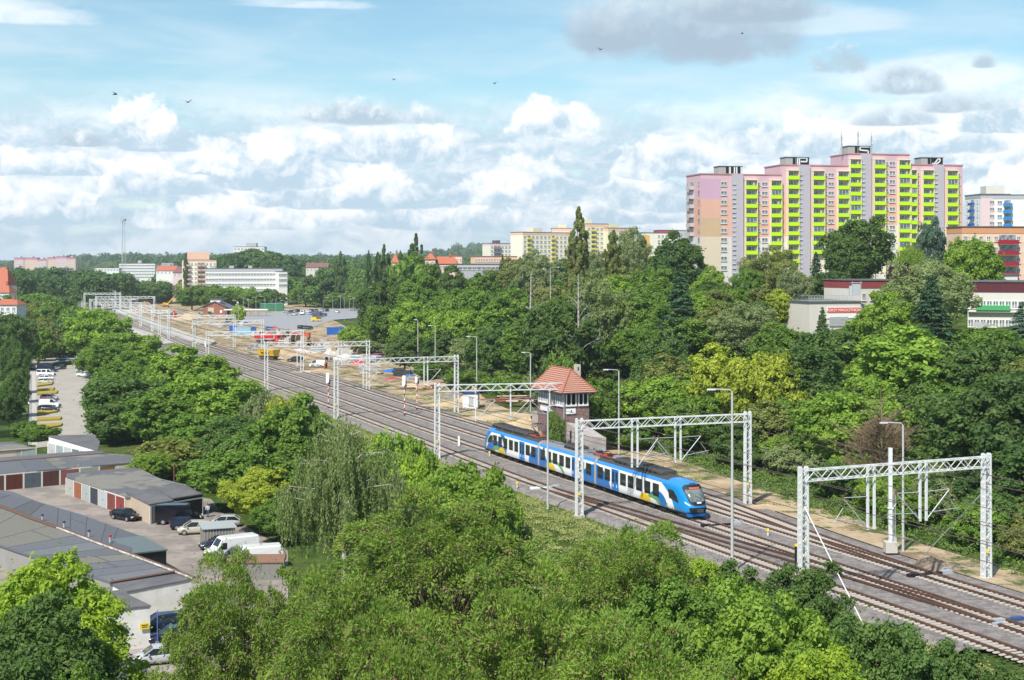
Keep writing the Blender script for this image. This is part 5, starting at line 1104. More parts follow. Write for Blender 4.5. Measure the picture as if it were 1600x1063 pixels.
Ysh = min(range(240, 420, 2), key=lambda Y: abs(H - (552 - V0) * Y / F - 3.6 - gz((957 - 800) * Y / F, Y)))
house('low grey roofed shed among the trees above the signal box', 930, 985, 552, 541, Ysh, 7, GRW, floors=0, nw=0, roofm=mat('grey_slate', (.17, .18, .19), .8, .15, 1), chim=False)
# ---------------------------------------------------------------- brick signal box with a hipped tile roof
def signal_box():
    # roof corners in the photo: front-left eave, near corner, right corner; walls below
    cN = P(882, 713, -.3); Y = cN.y; zE = H - (613.5 - V0) * (Y - .5) / F
    rz = math.atan2(TN.y, TN.x); root = empty('signal_box', cN, rz, 'old brick signal box with a hipped orange tile roof and graffiti', 'signal box')
    # local x = away from the tracks, local -y = towards the camera; building runs back along the tracks (+y)
    W, Lh = 3.9, 9.4; he = zE + .3
    M_BR = mat('dark_purple_brick', (.26, .17, .155), .95, .3, 2.5, col2=(.17, .11, .10)); M_TL = MATS['red_roof_tile']
    b = MB(); b.box((W / 2, Lh / 2, he / 2 - .2), (W, Lh, he + .4)); b.build('wall', M_BR, root)
    b = MB(); o = .85; R_ = he + 3.1; z = he - .1
    lo = [(-o, -o, z), (W + o, -o, z), (W + o, Lh + o, z), (-o, Lh + o, z)]; r1, r2 = (W / 2, W / 2 + .2, R_), (W / 2, Lh - W / 2 + 1.2, R_)
    b.add(lo + [r1, r2], [(0, 1, 4), (1, 2, 5, 4), (2, 3, 5), (3, 0, 4, 5), (3, 2, 1, 0)])
    for k in range(1, 12):
        t = k / 12; zz = z + (R_ - z) * t
        for (p, q, c, d) in ((lo[0], lo[1], r1, r1), (lo[0], lo[3], r1, r2)):
            a = Vector(p).lerp(Vector(c), t); e = Vector(q).lerp(Vector(d), t); b.bar(a + Vector((-.02, -.02, .03)), e + Vector((-.02, -.02, .03)), .10, .05, 1)
    for (p, q) in ((lo[0], r1), (lo[1], r1), (lo[3], r2), (r1, r2)): b.bar(Vector(p) + Vector((0, 0, .05)), Vector(q) + Vector((0, 0, .05)), .22, .14, 1)
    b.box((W / 2, -o - .05, z + .0), (W + 2 * o, .14, .16), 2); b.box((-o - .05, Lh / 2, z + .0), (.14, Lh + 2 * o, .16), 2)
    b.build('roof', [mat('signal_box_tile', (.46, .24, .18), .9, .22, .8, bump=.02), mat('tile_ridge', (.36, .13, .085), .9, .15, 2), M_DGREY], root)
    b = MB(); b.box((W * .95, Lh * .38, he + 1.9), (.75, .75, 3.4)); b.box((W * .95, Lh * .38 - .38, he + 3.0), (.2, .02, .5), 1); b.build('chimney', [mat('chimney_render', (.55, .48, .42), .9, .1, 1), M_BLK], root)
    def wbank(x, y, ax, n, w, h, z):                      # bank of glazing with white mullions
        b = MB()
        if ax == 'y':
            b.box((x, y, z), (.08, n * w, h), 0)
            for i in range(n + 1): b.box((x - .06, y - n * w / 2 + i * w, z), (.14, .13 if i % 2 else .2, h), 1)
            b.box((x - .06, y, z - h / 2), (.24, n * w + .2, .22), 1); b.box((x - .06, y, z + h * .22), (.1, n * w, .07), 1)
        else:
            b.box((x, y, z), (n * w, .08, h), 0)
            for i in range(n + 1): b.box((x - n * w / 2 + i * w, y - .06, z), (.17, .14, h), 1)
            b.box((x, y - .06, z - h / 2), (n * w + .2, .24, .22), 1)
        b.build('window', [M_GLASS if ax == 'x' else M_PANE, M_FRAME], root)
    zw = he - 1.15; wbank(-.04, 2.1, 'y', 6, .62, 1.75, zw); wbank(-.04, 7.2, 'y', 5, .62, 1.75, zw); wbank(1.0, -.04, 'x', 2, .75, 1.6, zw); wbank(2.9, -.04, 'x', 2, .7, 1.6, zw)
    b = MB(); b.box((.95, -.1, he - 2.75), (1.5, .12, .75), 0); b.box((-.12, 6.5, he - 2.9), (.14, 3.2, .72), 0); b.box((-.22, 4.2, he - 3.0), (.3, 1.6, .14), 0)
    b.build('name_board', M_WHT, root); t = linked('lettering', text_mesh('A', .5, M_BLK), root, (1.0, -.18, he - 2.75)); t.rotation_euler = (PI / 2, 0, 0)
    b = MB(); b.cyl((-.12, -.12, -.3), (-.12, -.12, he), .08, 6); b.build('drainpipe', M_GALV, root)
    # pale rendered annex in front, with graffiti
    b = MB(); hx = he - 4.3; b.prism([(0.3, -6.8, hx - 1.2), (3.2, -6.8, hx - 1.6), (3.2, -.02, hx - .4), (0.3, -.02, hx)], -.4, hx); b.build('annex', PBRICK, root)
    gb = mat('graffiti_paint', (.45, .47, .50), .8, .5, 1.6, col2=(.10, .10, .12), thr=(.47, .53)); b = MB(); b.box((.27, -4.2, .9), (.04, 4.6, 1.9)); b.box((1.75, -6.83, .8), (2.7, .04, 1.8)); b.box((-.03, 8.5, 1.1), (.04, 1.1, 3.2), 1); 
    rg = random.Random(5)
    for k in range(16): y = -6 + rg.uniform(0, 4.5); z_ = rg.uniform(.2, 1.8); b.bar((.23, y, z_), (.23, y + rg.uniform(-.6, .6), z_ + rg.uniform(-.7, .7)), .04, .12, rg.choice([2, 3]))
    for k in range(14): x = .7 + rg.uniform(0, 3.4); z_ = rg.uniform(.2, 1.6); b.bar((x, -6.87, z_), (x + rg.uniform(-.6, .6), -6.87, z_ + rg.uniform(-.6, .6)), .04, .12, rg.choice([2, 3]))
    b.build('graffiti', [gb, mat('graffiti_blue', (.30, .42, .48), .8, .5, 2, col2=(.45, .25, .08)), M_RED, M_BLK], root)
    b = MB()
    for k in range(2): b.box((.28, -1.5 - 1.6 * k, hx - 1.6), (.06, .5, 1.1))
    b.build('window', M_BLK, root)
signal_box()
b = MB(); b.box((0, 0, 1.4), (.9, .35, 2.9)); b.box((-.5, 0, 1.9), (.2, .3, .4), 1); tag(b.build('broken_pillar', [PBRICK, M_BLK], None, P(835, 670, -.3), .3), 'pale broken concrete pillar left of the signal box', 'pillar'); b = MB(); b.box((0, 0, 1.5), (1.6, .3, 3.1), taper=(.96, 1)); tag(b.build('concrete_slab', PBRICK, None, P(955, 697, -.3), .5), 'upright pale concrete slab behind the train roof', 'concrete slab')
b = MB(); b.box((0, 0, 1.3), (2.9, 2.0, 2.7)); b.extr([(-1.6, 2.65), (-1.3, 2.95), (1.3, 2.95), (1.6, 2.65)], -1.15, 1.15, 1); b.box((.2, -1.02, 1.2), (.9, .05, 2.0), 2); tag(b.build('cabinet', [M_WHT, mat('navy_roof', (.03, .05, .14), .6, .1, 1), GRW], None, P(736, 637, -.35), -.15), 'white relay cabinet hut with a dark blue roof beside the sandy track', 'cabinet')
# brick goods shed, far station
def shed():
    Y = 727; A = Vector(((317 - 800) * Y / F, Y, 0)); z0 = H - (492 - V0) * Y / F; ze = H - (478 - V0) * Y / F; zr = H - (470.5 - V0) * Y / F; A.z = z0 - .2; root = empty('goods_shed', A, .10, 'red brick goods shed with a wide grey roof in the construction yard', 'shed'); W = (352 - 317) * Y / F; D = 26; h = ze - z0; R_ = zr - z0
    b = MB(); b.box((W / 2, D / 2, h / 2), (W, D, h)); b.add([(0, 0, h), (W, 0, h), (W / 2, 0, R_)], [(0, 1, 2)]); b.build('wall', BRICK, root)
    b = MB(); o = 4.0; dz = o * (R_ - h) / (W / 2)
    for s in (0, 1):
        x0 = -o if s == 0 else W + o; vs = [(x0, -.6, h - dz), (W / 2, -.6, R_ + .05), (W / 2, D, R_ + .05), (x0, D, h - dz)]; vs2 = [(x, y, z - .2) for x, y, z in vs]; b.add(vs + vs2, [(0, 1, 2, 3), (7, 6, 5, 4), (0, 4, 5, 1), (3, 2, 6, 7), (0, 3, 7, 4)])
    b.build('roof', mat('grey_felt', (.15, .155, .17), .85, .1, .3), root); b = MB(); b.box((W / 2, 9, R_ + .2), (5, 9, 1.6)); b.box((W / 2, 9, R_ + 1.1), (6.2, 10, .25), 1); b.build('roof_lantern', [WH, M_DGREY], root)
    b = MB(); b.box((W * .35, -.06, h * .55), (3.0, .1, 2.6), 0); b.box((W * .8, -.06, h * .4), (1.1, .1, 1.4), 1); b.box((W * .3, -.15, 1.0), (1.8, .1, 1.8), 2); b.build('gate', [BEIGE, WH, M_DGREY], root)
shed()
b = MB(); b.box((0, 0, 5), (1.3, 1.3, 10), taper=(.8, .8)); b.box((1.6, .5, 2), (4, 3, 4), 1); tag(b.build('brick_chimney', [BRICK, PBRICK], None, P(271, 473, -.4)), 'red brick chimney with a pink wall behind the construction yard', 'chimney')
# lattice radio mast
b = MB(); Y = 1050; x = 0; zb = 3; zt = H + (408 - 338) * Y / F; hh = zt - zb
for a in range(3):
    ca, sa = math.cos(a * 2.094 + .4), math.sin(a * 2.094 + .4); b.bar((2.0 * ca, 2.0 * sa, 0), (1.1 * ca, 1.1 * sa, hh * .97), .22)
    for k in range(30):
        r1 = 2 - .9 * k / 30; r2 = 2 - .9 * (k + 1) / 30; cb, sb = math.cos((a + 1) * 2.094 + .4), math.sin((a + 1) * 2.094 + .4); b.bar((r1 * ca, r1 * sa, hh * .97 * k / 30), (r2 * cb, r2 * sb, hh * .97 * (k + 1) / 30), .10)
b.cyl((0, 0, hh * .94), (0, 0, hh * .965), 2.2, 10, 1); b.bar((0, 0, hh * .96), (0, 0, hh + 1), .15)
for k in range(6): b.box((1.9 * math.cos(k), 1.9 * math.sin(k), hh * .975), (.5, .5, 2.4), 1)
tag(b.build('lattice_mast', [M_GALV, M_GALV], None, ((192.5 - 800) * Y / F, Y, zb)), 'tall slim grey lattice radio mast on the left skyline', 'mast')
for (u, vb, vt, lb) in ((184, 457, 439, 'tall floodlight mast behind the far gantries on the left'), (155, 456, 444, 'floodlight mast at the left end of the far gantries'), (196, 466, 445, 'twin headed floodlight mast in the far station'), (220, 470, 452, 'floodlight mast before the dark round tree')):
    p = P(u, vb, 0); h = (vb - vt) * p.y / F; b = MB(); b.cyl((0, 0, 0), (0, 0, h), .16, 6); b.bar((-1.2, 0, h), (1.2, 0, h), .2); b.box((-1, 0, h + .2), (.7, .5, .5)); b.box((1, 0, h + .2), (.7, .5, .5)); tag(b.build('floodlight_mast', M_GALV, None, p), lb, 'floodlight mast')
# ---------------------------------------------------------------- garages
def roofpoly(l, z): return [P(u, v, z) for u, v in l]
def garage_body(name, label, poly, zs, walls, roofm=None, wallm_=None, over=.18):
    """poly: roof corners (u, v) with heights zs; walls run down to the yard"""
    pts = [P(u, v, z) for (u, v), z in zip(poly, zs)]; o = pts[0].copy(); o.z = LOW; root = empty(name, o, 0, label, 'garage'); c = sum(pts, Vector()) / len(pts)
    inn = [p + (c - p).normalized() * over for p in pts]; b = MB(); b.prism([(p.x - o.x, p.y - o.y, p.z - LOW - .16) for p in inn], -.3, 0); b.build('wall', wallm_ or BEIGE, root)
    b = MB(); n = len(pts); up = [(p.x - o.x, p.y - o.y, p.z - LOW) for p in pts]; A = sum(up[i][0] * up[(i + 1) % n][1] - up[(i + 1) % n][0] * up[i][1] for i in range(n))
    if A < 0: up = up[::-1]
    dn = [(x, y, z - .15) for x, y, z in up]; b.add(up + dn, [tuple(range(n)), tuple(range(2 * n - 1, n - 1, -1))] + [(i + n, (i + 1) % n + n, (i + 1) % n, i) for i in range(n)]); b.build('roof', roofm or M_ROOF, root)
    return root, o
def doors(root, o, a, c, z, cols, hd=2.15, gap=.30, posts=OFFW, proud=.06):
    """row of doors along the wall whose eave line runs from pixel a to pixel c"""
    za, zb = z if isinstance(z, tuple) else (z, z); p, q = P(*a, za), P(*c, zb); p.z = q.z = LOW; d = (q - p); L = d.length; d /= L; nr = Vector((d.y, -d.x, 0)); 
    if nr.y > 0: nr = -nr
    n = len(cols); w = L / n; rz = math.atan2(d.y, d.x); s0 = -1 if nr.dot(Vector((d.y, -d.x, 0))) > 0 else 1
    for i, cl in enumerate(cols):
        if cl is None: continue
        c0 = p + d * (w * (i + .5)) + nr * proud - o; mm = mat('door_%d_%d_%d' % cl, tuple(q * .72 for q in hexc(*[sum(cl) / 3 + (k - sum(cl) / 3) * .78 for k in cl])), .75, .22, .7); b = MB()
        for s in (-1, 1): b.box((c0.x + d.x * s * (w - gap) / 4, c0.y + d.y * s * (w - gap) / 4, hd / 2), ((w - gap) / 2 - .03, .08, hd), rz=rz)
        h_ = c0 + nr * .06; b.box((h_.x + d.x * .12, h_.y + d.y * .12, 1.0), (.06, .05, .25), 1, rz=rz); b.build('door', [mm, M_DGREY], root)
    b = MB()
    for i in range(n + 1): c0 = p + d * (w * i) + nr * (proud + .02) - o; b.box((c0.x, c0.y, 1.12), (gap * .8, .12, 2.3), rz=rz)
    c0 = p + d * L / 2 + nr * (proud - .01) - o; b.box((c0.x, c0.y, 2.25), (L, .12, .18), rz=rz); b.build('door_frame', posts, root)
zr = LOW + 2.4
RF2 = mat('patched_roof', (.12, .12, .13), .9, .2, .16, col2=(.20, .19, .165), thr=(.5, .56)); GREYM = mat('slate_felt', (.125, .130, .145), .9, .12, .3)
r, o = garage_body('garage_row', 'row of garages with brown and grey blue doors facing the yard at the left edge', [(-60, 746), (93.4, 732.7), (125, 729.7), (214, 722), (216, 712), (168, 708.5), (72, 716.5), (-60, 727)], [zr] * 4 + [zr + .55] * 4, None, RF2, BEIGE)
doors(r, o, (-52, 746.5), (93.4, 733.5), zr - .1, [(125, 60, 45), (120, 70, 60), (125, 52, 38), (98, 112, 122), (110, 62, 56)]); doors(r, o, (93.4, 733.5), (214, 722.6), zr - .1, [(178, 88, 80), (170, 180, 165), (168, 110, 60), (175, 95, 85)])
garage_body('garage_row', 'back half of the left garage row, with a rusty parapet', [(-60, 726), (72, 715.5), (168, 707.5), (150, 704), (60, 710), (-60, 720)], [zr + .5] * 3 + [zr + .1] * 3, None, M_ROOF, OFFW)
b = MB(); pa = [P(-60, 726.2, zr + .5), P(72, 716, zr + .6), P(168, 708, zr + .6)]; b.tube(pa, .12, 5); tag(b.build('roof_ridge_strip', mat('rusty_strip', (.13, .08, .06), .9, .3, 2)), 'rusty ridge strip along the left garage row roof', 'ridge strip')
r, o = garage_body('garage_row', 'diagonal row of garages with white, orange and red doors', [(104, 746), (196, 776.5), (300, 766), (290, 757), (250, 748), (214, 729.7), (104, 740)], [zr, zr, zr + .3, zr + .4, zr + .5, zr + .5, zr + .5], None, RF2, BEIGE)
doors(r, o, (104.3, 746.6), (196, 777.2), zr - .1, [(205, 200, 192), (205, 105, 60), (190, 200, 198), (72, 80, 92), (205, 212, 218), (165, 70, 62), (190, 62, 58)], gap=.25)
r, o = garage_body('garage', 'beige rendered garage with a grey corrugated door behind the black van', [(196, 769), (233, 788), (271, 782), (245, 762)], [zr + .3, zr + .15, zr + .15, zr + .35], None, M_ROOF, mat('beige_render', (.50, .40, .30), .95, .14, .8))
doors(r, o, (234.5, 788.6), (270, 783), zr + .05, [(135, 142, 142)], gap=.3)
r, o = garage_body('garage', 'dark garage with a tar roof beside the trees, shade of its open front painted black', [(243, 762), (271, 778.5), (318.5, 771), (287, 757)], [zr + .4] * 4, None, M_ROOF, M_DGREY); doors(r, o, (272.5, 779.3), (316, 772.3), zr + .3, [(28, 28, 30)], hd=2.45, gap=.15, posts=GRW)  # near-black door leaves stand in for the shade inside the open front
r, o = garage_body('garage_row', 'white garage building with a lean-to roof next to the parking lane', [(75, 681), (153, 704), (156, 690), (146, 679)], [zr + .9, zr + .3, zr + .5, zr + .9], None, M_ROOF, WH); doors(r, o, (76, 682), (152, 704.8), (zr + .9, zr + .3), [(225, 225, 222), (180, 198, 196), (222, 222, 220), (128, 142, 155), (160, 180, 198), (222, 222, 220)], gap=.4, posts=WH)
r, o = garage_body('garage_row', 'small garage pair with pale green doors at the left edge', [(-30, 707.5), (56, 700.5), (20, 690.5), (-30, 691)], [zr - .2] * 4, None, RF2, BEIGE); doors(r, o, (-12, 706.5), (56, 701.3), zr - .3, [(190, 186, 182), (190, 186, 182), (172, 198, 190)], gap=.3, posts=BEIGE)
# large foreground roof: back slope, front slope
zc, zg = LOW + 2.5, LOW + 3.1
garage_body('garage_row', 'back slope of the big dark garage roof in the foreground', [(-90, 752), (21, 769), (59, 784), (125, 803.5), (221, 838), (201, 866.4), (89, 824.7), (-90, 760)], [zc] * 5 + [zg] * 3, None, GREYM, M_DGREY)
garage_body('garage_row', 'front slope of the big dark garage roof in the foreground', [(-90, 760), (89, 825.5), (201, 867), (273, 893.5), (172, 910), (28, 862), (-90, 822)], [zg, zg, zg, zg - .1, zc, zc, zc], None, GREYM, wallm('stained_wall', hexc(150, 146, 140), .2))
garage_body('garage', 'last white walled unit of the big garage roof', [(173, 911), (273, 894.5), (302, 904), (198, 924)], [zc, zg - .15, zg - .2, zc], None, M_ROOF, mat('white_render', (.72, .70, .67), .9, .08, .5, col2=(.60, .58, .54)))
garage_body('garage', 'lean-to garage with a green grey metal roof and black walls', [(170, 843.5), (221, 836.5), (262, 858.5), (201, 865)], [zg - .15, zg - .3, zg - .35, zg - .15], None, mat('green_grey_metal', (.135, .165, .165), .6, .08, .3), M_BLK)
def seams(name, label, A, B, n, seed, zoff=.012):
    """felt sheets of slightly different age between ridge line A and eave line B, with a dark lap along each joint"""
    rg = random.Random(seed); b = MB()
    def at(L, t):
        k = min(int(t * (len(L) - 1)), len(L) - 2); return L[k].lerp(L[k + 1], t * (len(L) - 1) - k)
    ts = [0.01] + sorted(max(.03, min(.97, (i + rg.uniform(-.25, .25)) / n)) for i in range(1, n)) + [.99]
    for i in range(n):
        a, c, d, e = at(A, ts[i]), at(A, ts[i + 1]), at(B, ts[i + 1]), at(B, ts[i]); q = [v + Vector((0, 0, zoff)) for v in (a.lerp(e, .02), c.lerp(d, .02), d.lerp(c, .02), e.lerp(a, .02))]
        nz = (q[1] - q[0]).cross(q[3] - q[0]).z; b.add(q if nz > 0 else q[::-1], [(0, 1, 2, 3)], rg.choice([0, 0, 0, 0, 1, 2, 4, 4, 3]))
        b.bar(a.lerp(e, .02) + Vector((0, 0, zoff + .01)), e.lerp(a, .02) + Vector((0, 0, zoff + .01)), .05, .02, 5)
        if rg.random() < .3: t = rg.uniform(.3, .8); b.bar(a.lerp(e, t) + Vector((0, 0, zoff + .01)), c.lerp(d, t) + Vector((0, 0, zoff + .01)), .07, .02, 5)
    tag(b.build(name, [GREYM, mat('felt_dark', (.105, .105, .112), .95, .2, .5), mat('felt_light', (.145, .15, .16), .9, .15, .3), mat('felt_lichen', (.165, .16, .135), .95, .3, .8), mat('felt_blue', (.115, .12, .135), .85, .12, .3), mat('felt_lap', (.06, .06, .062), .95, .2, 1)]), label, 'roofing felt')
PX = lambda l, z: [P(u, v, q) for (u, v), q in zip(l, z if isinstance(z, (list, tuple)) else [z] * len(l))]
seams('roofing_felt', 'patched felt sheets on the back slope of the big garage roof', PX([(-90, 760), (89, 824.7), (201, 866.4)], zg), PX([(-60, 757), (59, 784), (125, 803.5), (221, 838)], zc), 10, 1)
seams('roofing_felt', 'patched felt sheets on the front slope of the big garage roof', PX([(-90, 760), (89, 825.5), (201, 867), (273, 893.5)], [zg, zg, zg, zg - .1]), PX([(-90, 822), (28, 862), (172, 910)], zc), 12, 2)
seams('roofing_felt', 'patched felt sheets on the left garage row', PX([(-60, 727), (72, 716.5), (168, 708.5), (216, 712)], zr + .55), PX([(-60, 746), (93.4, 732.7), (125, 729.7), (214, 722)], zr), 9, 3)
seams('roofing_felt', 'patched felt sheets on the diagonal garage row', PX([(104, 740), (214, 729.7), (250, 748), (290, 757)], [zr + .5] * 3 + [zr + .4]), PX([(104, 746), (150, 761), (196, 776.5)], zr), 8, 4)
rz_ = [P(-90, 759.5, zg + .12), P(0, 791.4, zg + .1), P(45, 809, zg + .12), P(89, 824.7, zg + .1), P(150, 848, zg + .12), P(201, 866.4, zg + .1), P(250, 884.5, zg + .08), P(301, 904, zg - .1)]
b = MB(); b.tube(rz_[:4], .16, 5, 0); b.tube(rz_[3:], .13, 5, 1); b.tube([q + Vector((.1, .45, 0)) for q in rz_], .12, 5, 0); tag(b.build('roof_ridge_strip', [MATS['rusty_strip'], mat('peeling_white', (.55, .52, .48), .9, .3, 1.5, col2=(.25, .2, .17))]), 'rusty brown and peeling white strip along the ridge of the big garage roof', 'ridge strip')
b = MB(); b.tube([P(172, 910, zc + .15), P(273, 893, zg + .05)], .14, 5); tag(b.build('roof_edge_strip', MATS['rusty_strip']), 'red brown edge strip between the big roof and its last unit', 'edge strip')
for (u, v, lb) in ((66, 813, 'small vent pipe on the big garage roof, left one'), (100, 824, 'small vent pipe on the big garage roof, right one'), (172, 846, 'white vent pipe with a red cap by the green metal roof'), (139, 838, 'grey stub pipe on the big garage roof')):
    p = P(u, v, zg); b = MB(); b.cyl((0, 0, -.3), (0, 0, .55), .12, 8, 0); b.cyl((0, 0, .5), (0, 0, .68), .17, 8, 1); tag(b.build('vent_pipe', [M_GALV, M_RED if 'red' in lb else M_DGREY], None, p), lb, 'vent pipe')
zd = LOW + 3.6
r, o = garage_body('garage', 'tall white walled garage behind the foreground maple', [(120, 930), (181, 951.5), (236, 946), (186, 922)], [zd] * 4, None, M_ROOF, MATS['white_render'], .1)
p = P(226, 997, zd - 2.2); b = MB(); q1 = P(181, 951.5, zd); q2 = P(236, 946, zd); d = (q2 - q1).normalized(); c0 = q1.lerp(q2, .82) + Vector((d.y, -d.x, 0)) * .05; b.box((0, 0, 0), (.75, .08, .5), 0); b.box((0, -.05, .1), (.55, .02, .06), 1); b.box((0, -.05, -.06), (.45, .02, .06), 1); s = b.build('warning_sign', [MATS['yellow_plate'], M_BLK], None, (c0.x, c0.y - .06, LOW + 1.9), math.atan2(d.y, d.x)); tag(s, 'small yellow sign with dark lines on the tall white garage wall', 'sign')
garage_body('garage', 'dark flat roof in the bottom left beside the silver hatchback', [(120, 990), (184, 1018), (262, 1066), (120, 1110)], [LOW + 2.3] * 4, None, M_ROOF, OFFW)
b = MB(); b.box((0, 0, 1.0), (3.6, 3.0, 2.0)); b.prism([(-2.0, -1.7, 2.05), (2.0, -1.7, 2.05), (2.0, 1.7, 2.3), (-2.0, 1.7, 2.3)], 1.98, 2, 1)
for k in range(11): b.box((-1.7 + .34 * k, -1.52, 1.0), (.05, .05, 1.9), 2)
tag(b.build('shed', [mat('weathered_boards', (.24, .21, .18), .95, .25, 2), mat('sheet_metal', (.34, .37, .37), .6, .1, 1), M_GALV], None, P(340, 849, LOW), .35), 'grey wooden shed with a metal roof beside the parked cars', 'shed')
b = MB(); b.box((0, 0, .9), (5.4, 2.4, 1.8)); b.prism([(-2.9, -1.3, 1.95), (2.9, -1.3, 1.9), (2.9, 1.3, 2.2), (-2.9, 1.3, 2.2)], 1.78, 2, 1); tag(b.build('shed', [mat('grey_boards', (.22, .21, .20), .95, .25, 2), mat('rusty_roof', (.24, .13, .09), .95, .3, 1)], None, P(402, 903, LOW), .05), 'low shed with a rusty roof in front of the white vans', 'shed')
b = MB(); b.cyl((0, 0, 0), (0, 0, 3.2), .04, 6); tag(b.build('blue_pole', mat('pole_blue', (.12, .16, .45), .5, .1, 1), None, P(246, 1012, LOW)), 'thin blue pole beside the tall white garage', 'pole')
b = MB(); b.cyl((0, 0, 0), (0, 0, 3.6), .09, 6); tag(b.build('chimney_pipe', M_BROWNI, None, P(272, 765, LOW + 1)), 'rusty brown flue pipe before the trees at the diagonal garages', 'pipe')
# ================================================================ vehicles
M_PAINT = mat('car_paint', (.5, .5, .5), .22, .03, 1, paint=True, coat=.5); M_TYRE = mat('tyre_rubber', (.02, .02, .02), .8, .1, 3); M_RIM = mat('wheel_rim', (.45, .46, .48), .35, .05, 3, metal=.6); M_TAIL = mat('tail_lamp', (.45, .01, .01), .3, 0, 1)
def car_proto(kind):
    """x forward, origin on the ground under the middle. Stations: x, half width, sill z, belt z, roof z (None = no cabin), roof half width"""
    S = dict(
        hatch=(4.05, [(-2.02, .72, .42, .80, None), (-1.95, .80, .30, .95, None), (-1.3, .87, .22, .98, 1.46), (0, .88, .20, .93, 1.50), (.75, .88, .20, .90, 1.30), (1.15, .87, .22, .90, None), (1.75, .82, .25, .76, None), (2.02, .66, .35, .58, None)], (-1.98, .95, -1.35, 1.42, .45, 1.44, 1.28, .90), 1.25, -1.22, .31),
        sedan=(4.6, [(-2.3, .72, .42, .80, None), (-2.2, .82, .30, .98, None), (-1.3, .89, .22, .98, 1.40), (0, .90, .20, .93, 1.44), (.6, .90, .20, .92, 1.30), (1.1, .89, .22, .90, None), (1.9, .85, .25, .78, None), (2.3, .66, .35, .60, None)], (-1.75, .98, -1.0, 1.38, .25, 1.40, 1.12, .90), 1.4, -1.35, .32),
        estate=(4.6, [(-2.28, .74, .42, .85, None), (-2.2, .84, .30, 1.0, None), (-1.3, .89, .22, 1.0, 1.46), (0, .90, .20, .95, 1.48), (.7, .90, .20, .92, 1.30), (1.15, .89, .22, .92, None), (1.9, .85, .25, .80, None), (2.28, .66, .35, .62, None)], (-2.2, 1.0, -1.85, 1.44, .35, 1.46, 1.18, .92), 1.4, -1.35, .33),
        mpv=(4.3, [(-2.12, .76, .42, .95, None), (-2.05, .84, .30, 1.1, None), (-1.3, .89, .22, 1.08, 1.62), (0, .90, .20, 1.02, 1.65), (.9, .90, .20, .98, 1.30), (1.3, .88, .22, .96, None), (1.85, .83, .25, .82, None), (2.12, .66, .35, .62, None)], (-2.08, 1.1, -1.75, 1.58, .45, 1.60, 1.42, .97), 1.3, -1.25, .33))[kind]
    L, st, cab, wf, wr_, wr = S; b = MB(); rows = []
    for (x, hw, zs, zb, zr) in st: rows.append([(x, -hw * .92, zs), (x, -hw, zs + .18), (x, -hw, zb - .12), (x, -hw * .90, zb), (x, 0, zb + .04), (x, hw * .90, zb), (x, hw, zb - .12), (x, hw, zs + .18), (x, hw * .92, zs)])
    n = 9; vs = [p for r in rows for p in r]; fs = [(i * n + j, i * n + (j + 1) % n, (i + 1) * n + (j + 1) % n, (i + 1) * n + j) for i in range(len(rows) - 1) for j in range(n)]
    b.add(vs, [f[::-1] for f in fs], 0, True); b.add(rows[0], [tuple(range(n))]); b.add(rows[-1], [tuple(range(n))[::-1]])
    x0, z0, x1, z1, x2, z2, x3, z3 = cab; hw, hr = .86, .66; zt = max(z1, z2)
    b.add([(x1, -hr, z1), (x2, -hr, z2), (x2, hr, z2), (x1, hr, z1), (x1 - .03, -hr - .03, z1 - .09), (x2 + .03, -hr - .03, z2 - .09), (x2 + .03, hr + .03, z2 - .09), (x1 - .03, hr + .03, z1 - .09), ((x1 + x2) / 2, -hr * .6, zt + .045), ((x1 + x2) / 2, hr * .6, zt + .045)],
          [(0, 1, 8), (1, 2, 9, 8), (2, 3, 9), (3, 0, 8, 9), (0, 4, 5, 1), (1, 5, 6, 2), (2, 6, 7, 3), (3, 7, 4, 0)], 0)
    for s in (-1, 1):
        for (xa, za, xb, zb_) in ((x0, z0, x1, z1), (x3, z3, x2, z2), ((x0 + x3) / 2 + .1, (z0 + z3) / 2, (x1 + x2) / 2, zt)): b.bar((xa, s * hw * .97, za - .02), (xb, s * (hr + .02), zb_ - .04), .07, .09, 0)
    body = b.mesh('body', M_PAINT); b = MB(); ins = .015
    b.add([(x0, -hw + ins, z0 - .05), (x3, -hw + ins, z3 - .05), (x3, hw - ins, z3 - .05), (x0, hw - ins, z0 - .05), (x1, -hr, z1 - .02), (x2, -hr, z2 - .02), (x2, hr, z2 - .02), (x1, hr, z1 - .02)], [(0, 1, 5, 4), (1, 2, 6, 5), (2, 3, 7, 6), (3, 0, 4, 7), (4, 5, 6, 7)]); glass = b.mesh('windows', M_GLASS)
    wh = MB(); wh.cyl((0, -.11, 0), (0, .11, 0), wr, 16, 0); wh.cyl((0, -.118, 0), (0, .118, 0), wr * .64, 10, 1); wheel = wh.mesh('wheel', [M_TYRE, M_RIM])
    lm = MB(); hx, hwid = st[-2][0], st[-2][1]; lm.box((0, 0, 0), (.26, .34, .14)); light = lm.mesh('headlight', M_LIGHT); tl = MB(); tl.box((0, 0, 0), (.12, .26, .26)); tail = tl.mesh('tail_light', M_TAIL)
    g = MB(); g.box((st[-1][0] - .04, 0, .42), (.14, .95, .18)); g.box((st[0][0] + .03, 0, .60), (.06, .5, .12), 1); grille = g.mesh('grille', [M_BLK, M_WHT]); m2 = MB(); m2.box((0, 0, 0), (.14, .2, .13)); mirror = m2.mesh('mirror', M_PAINT)
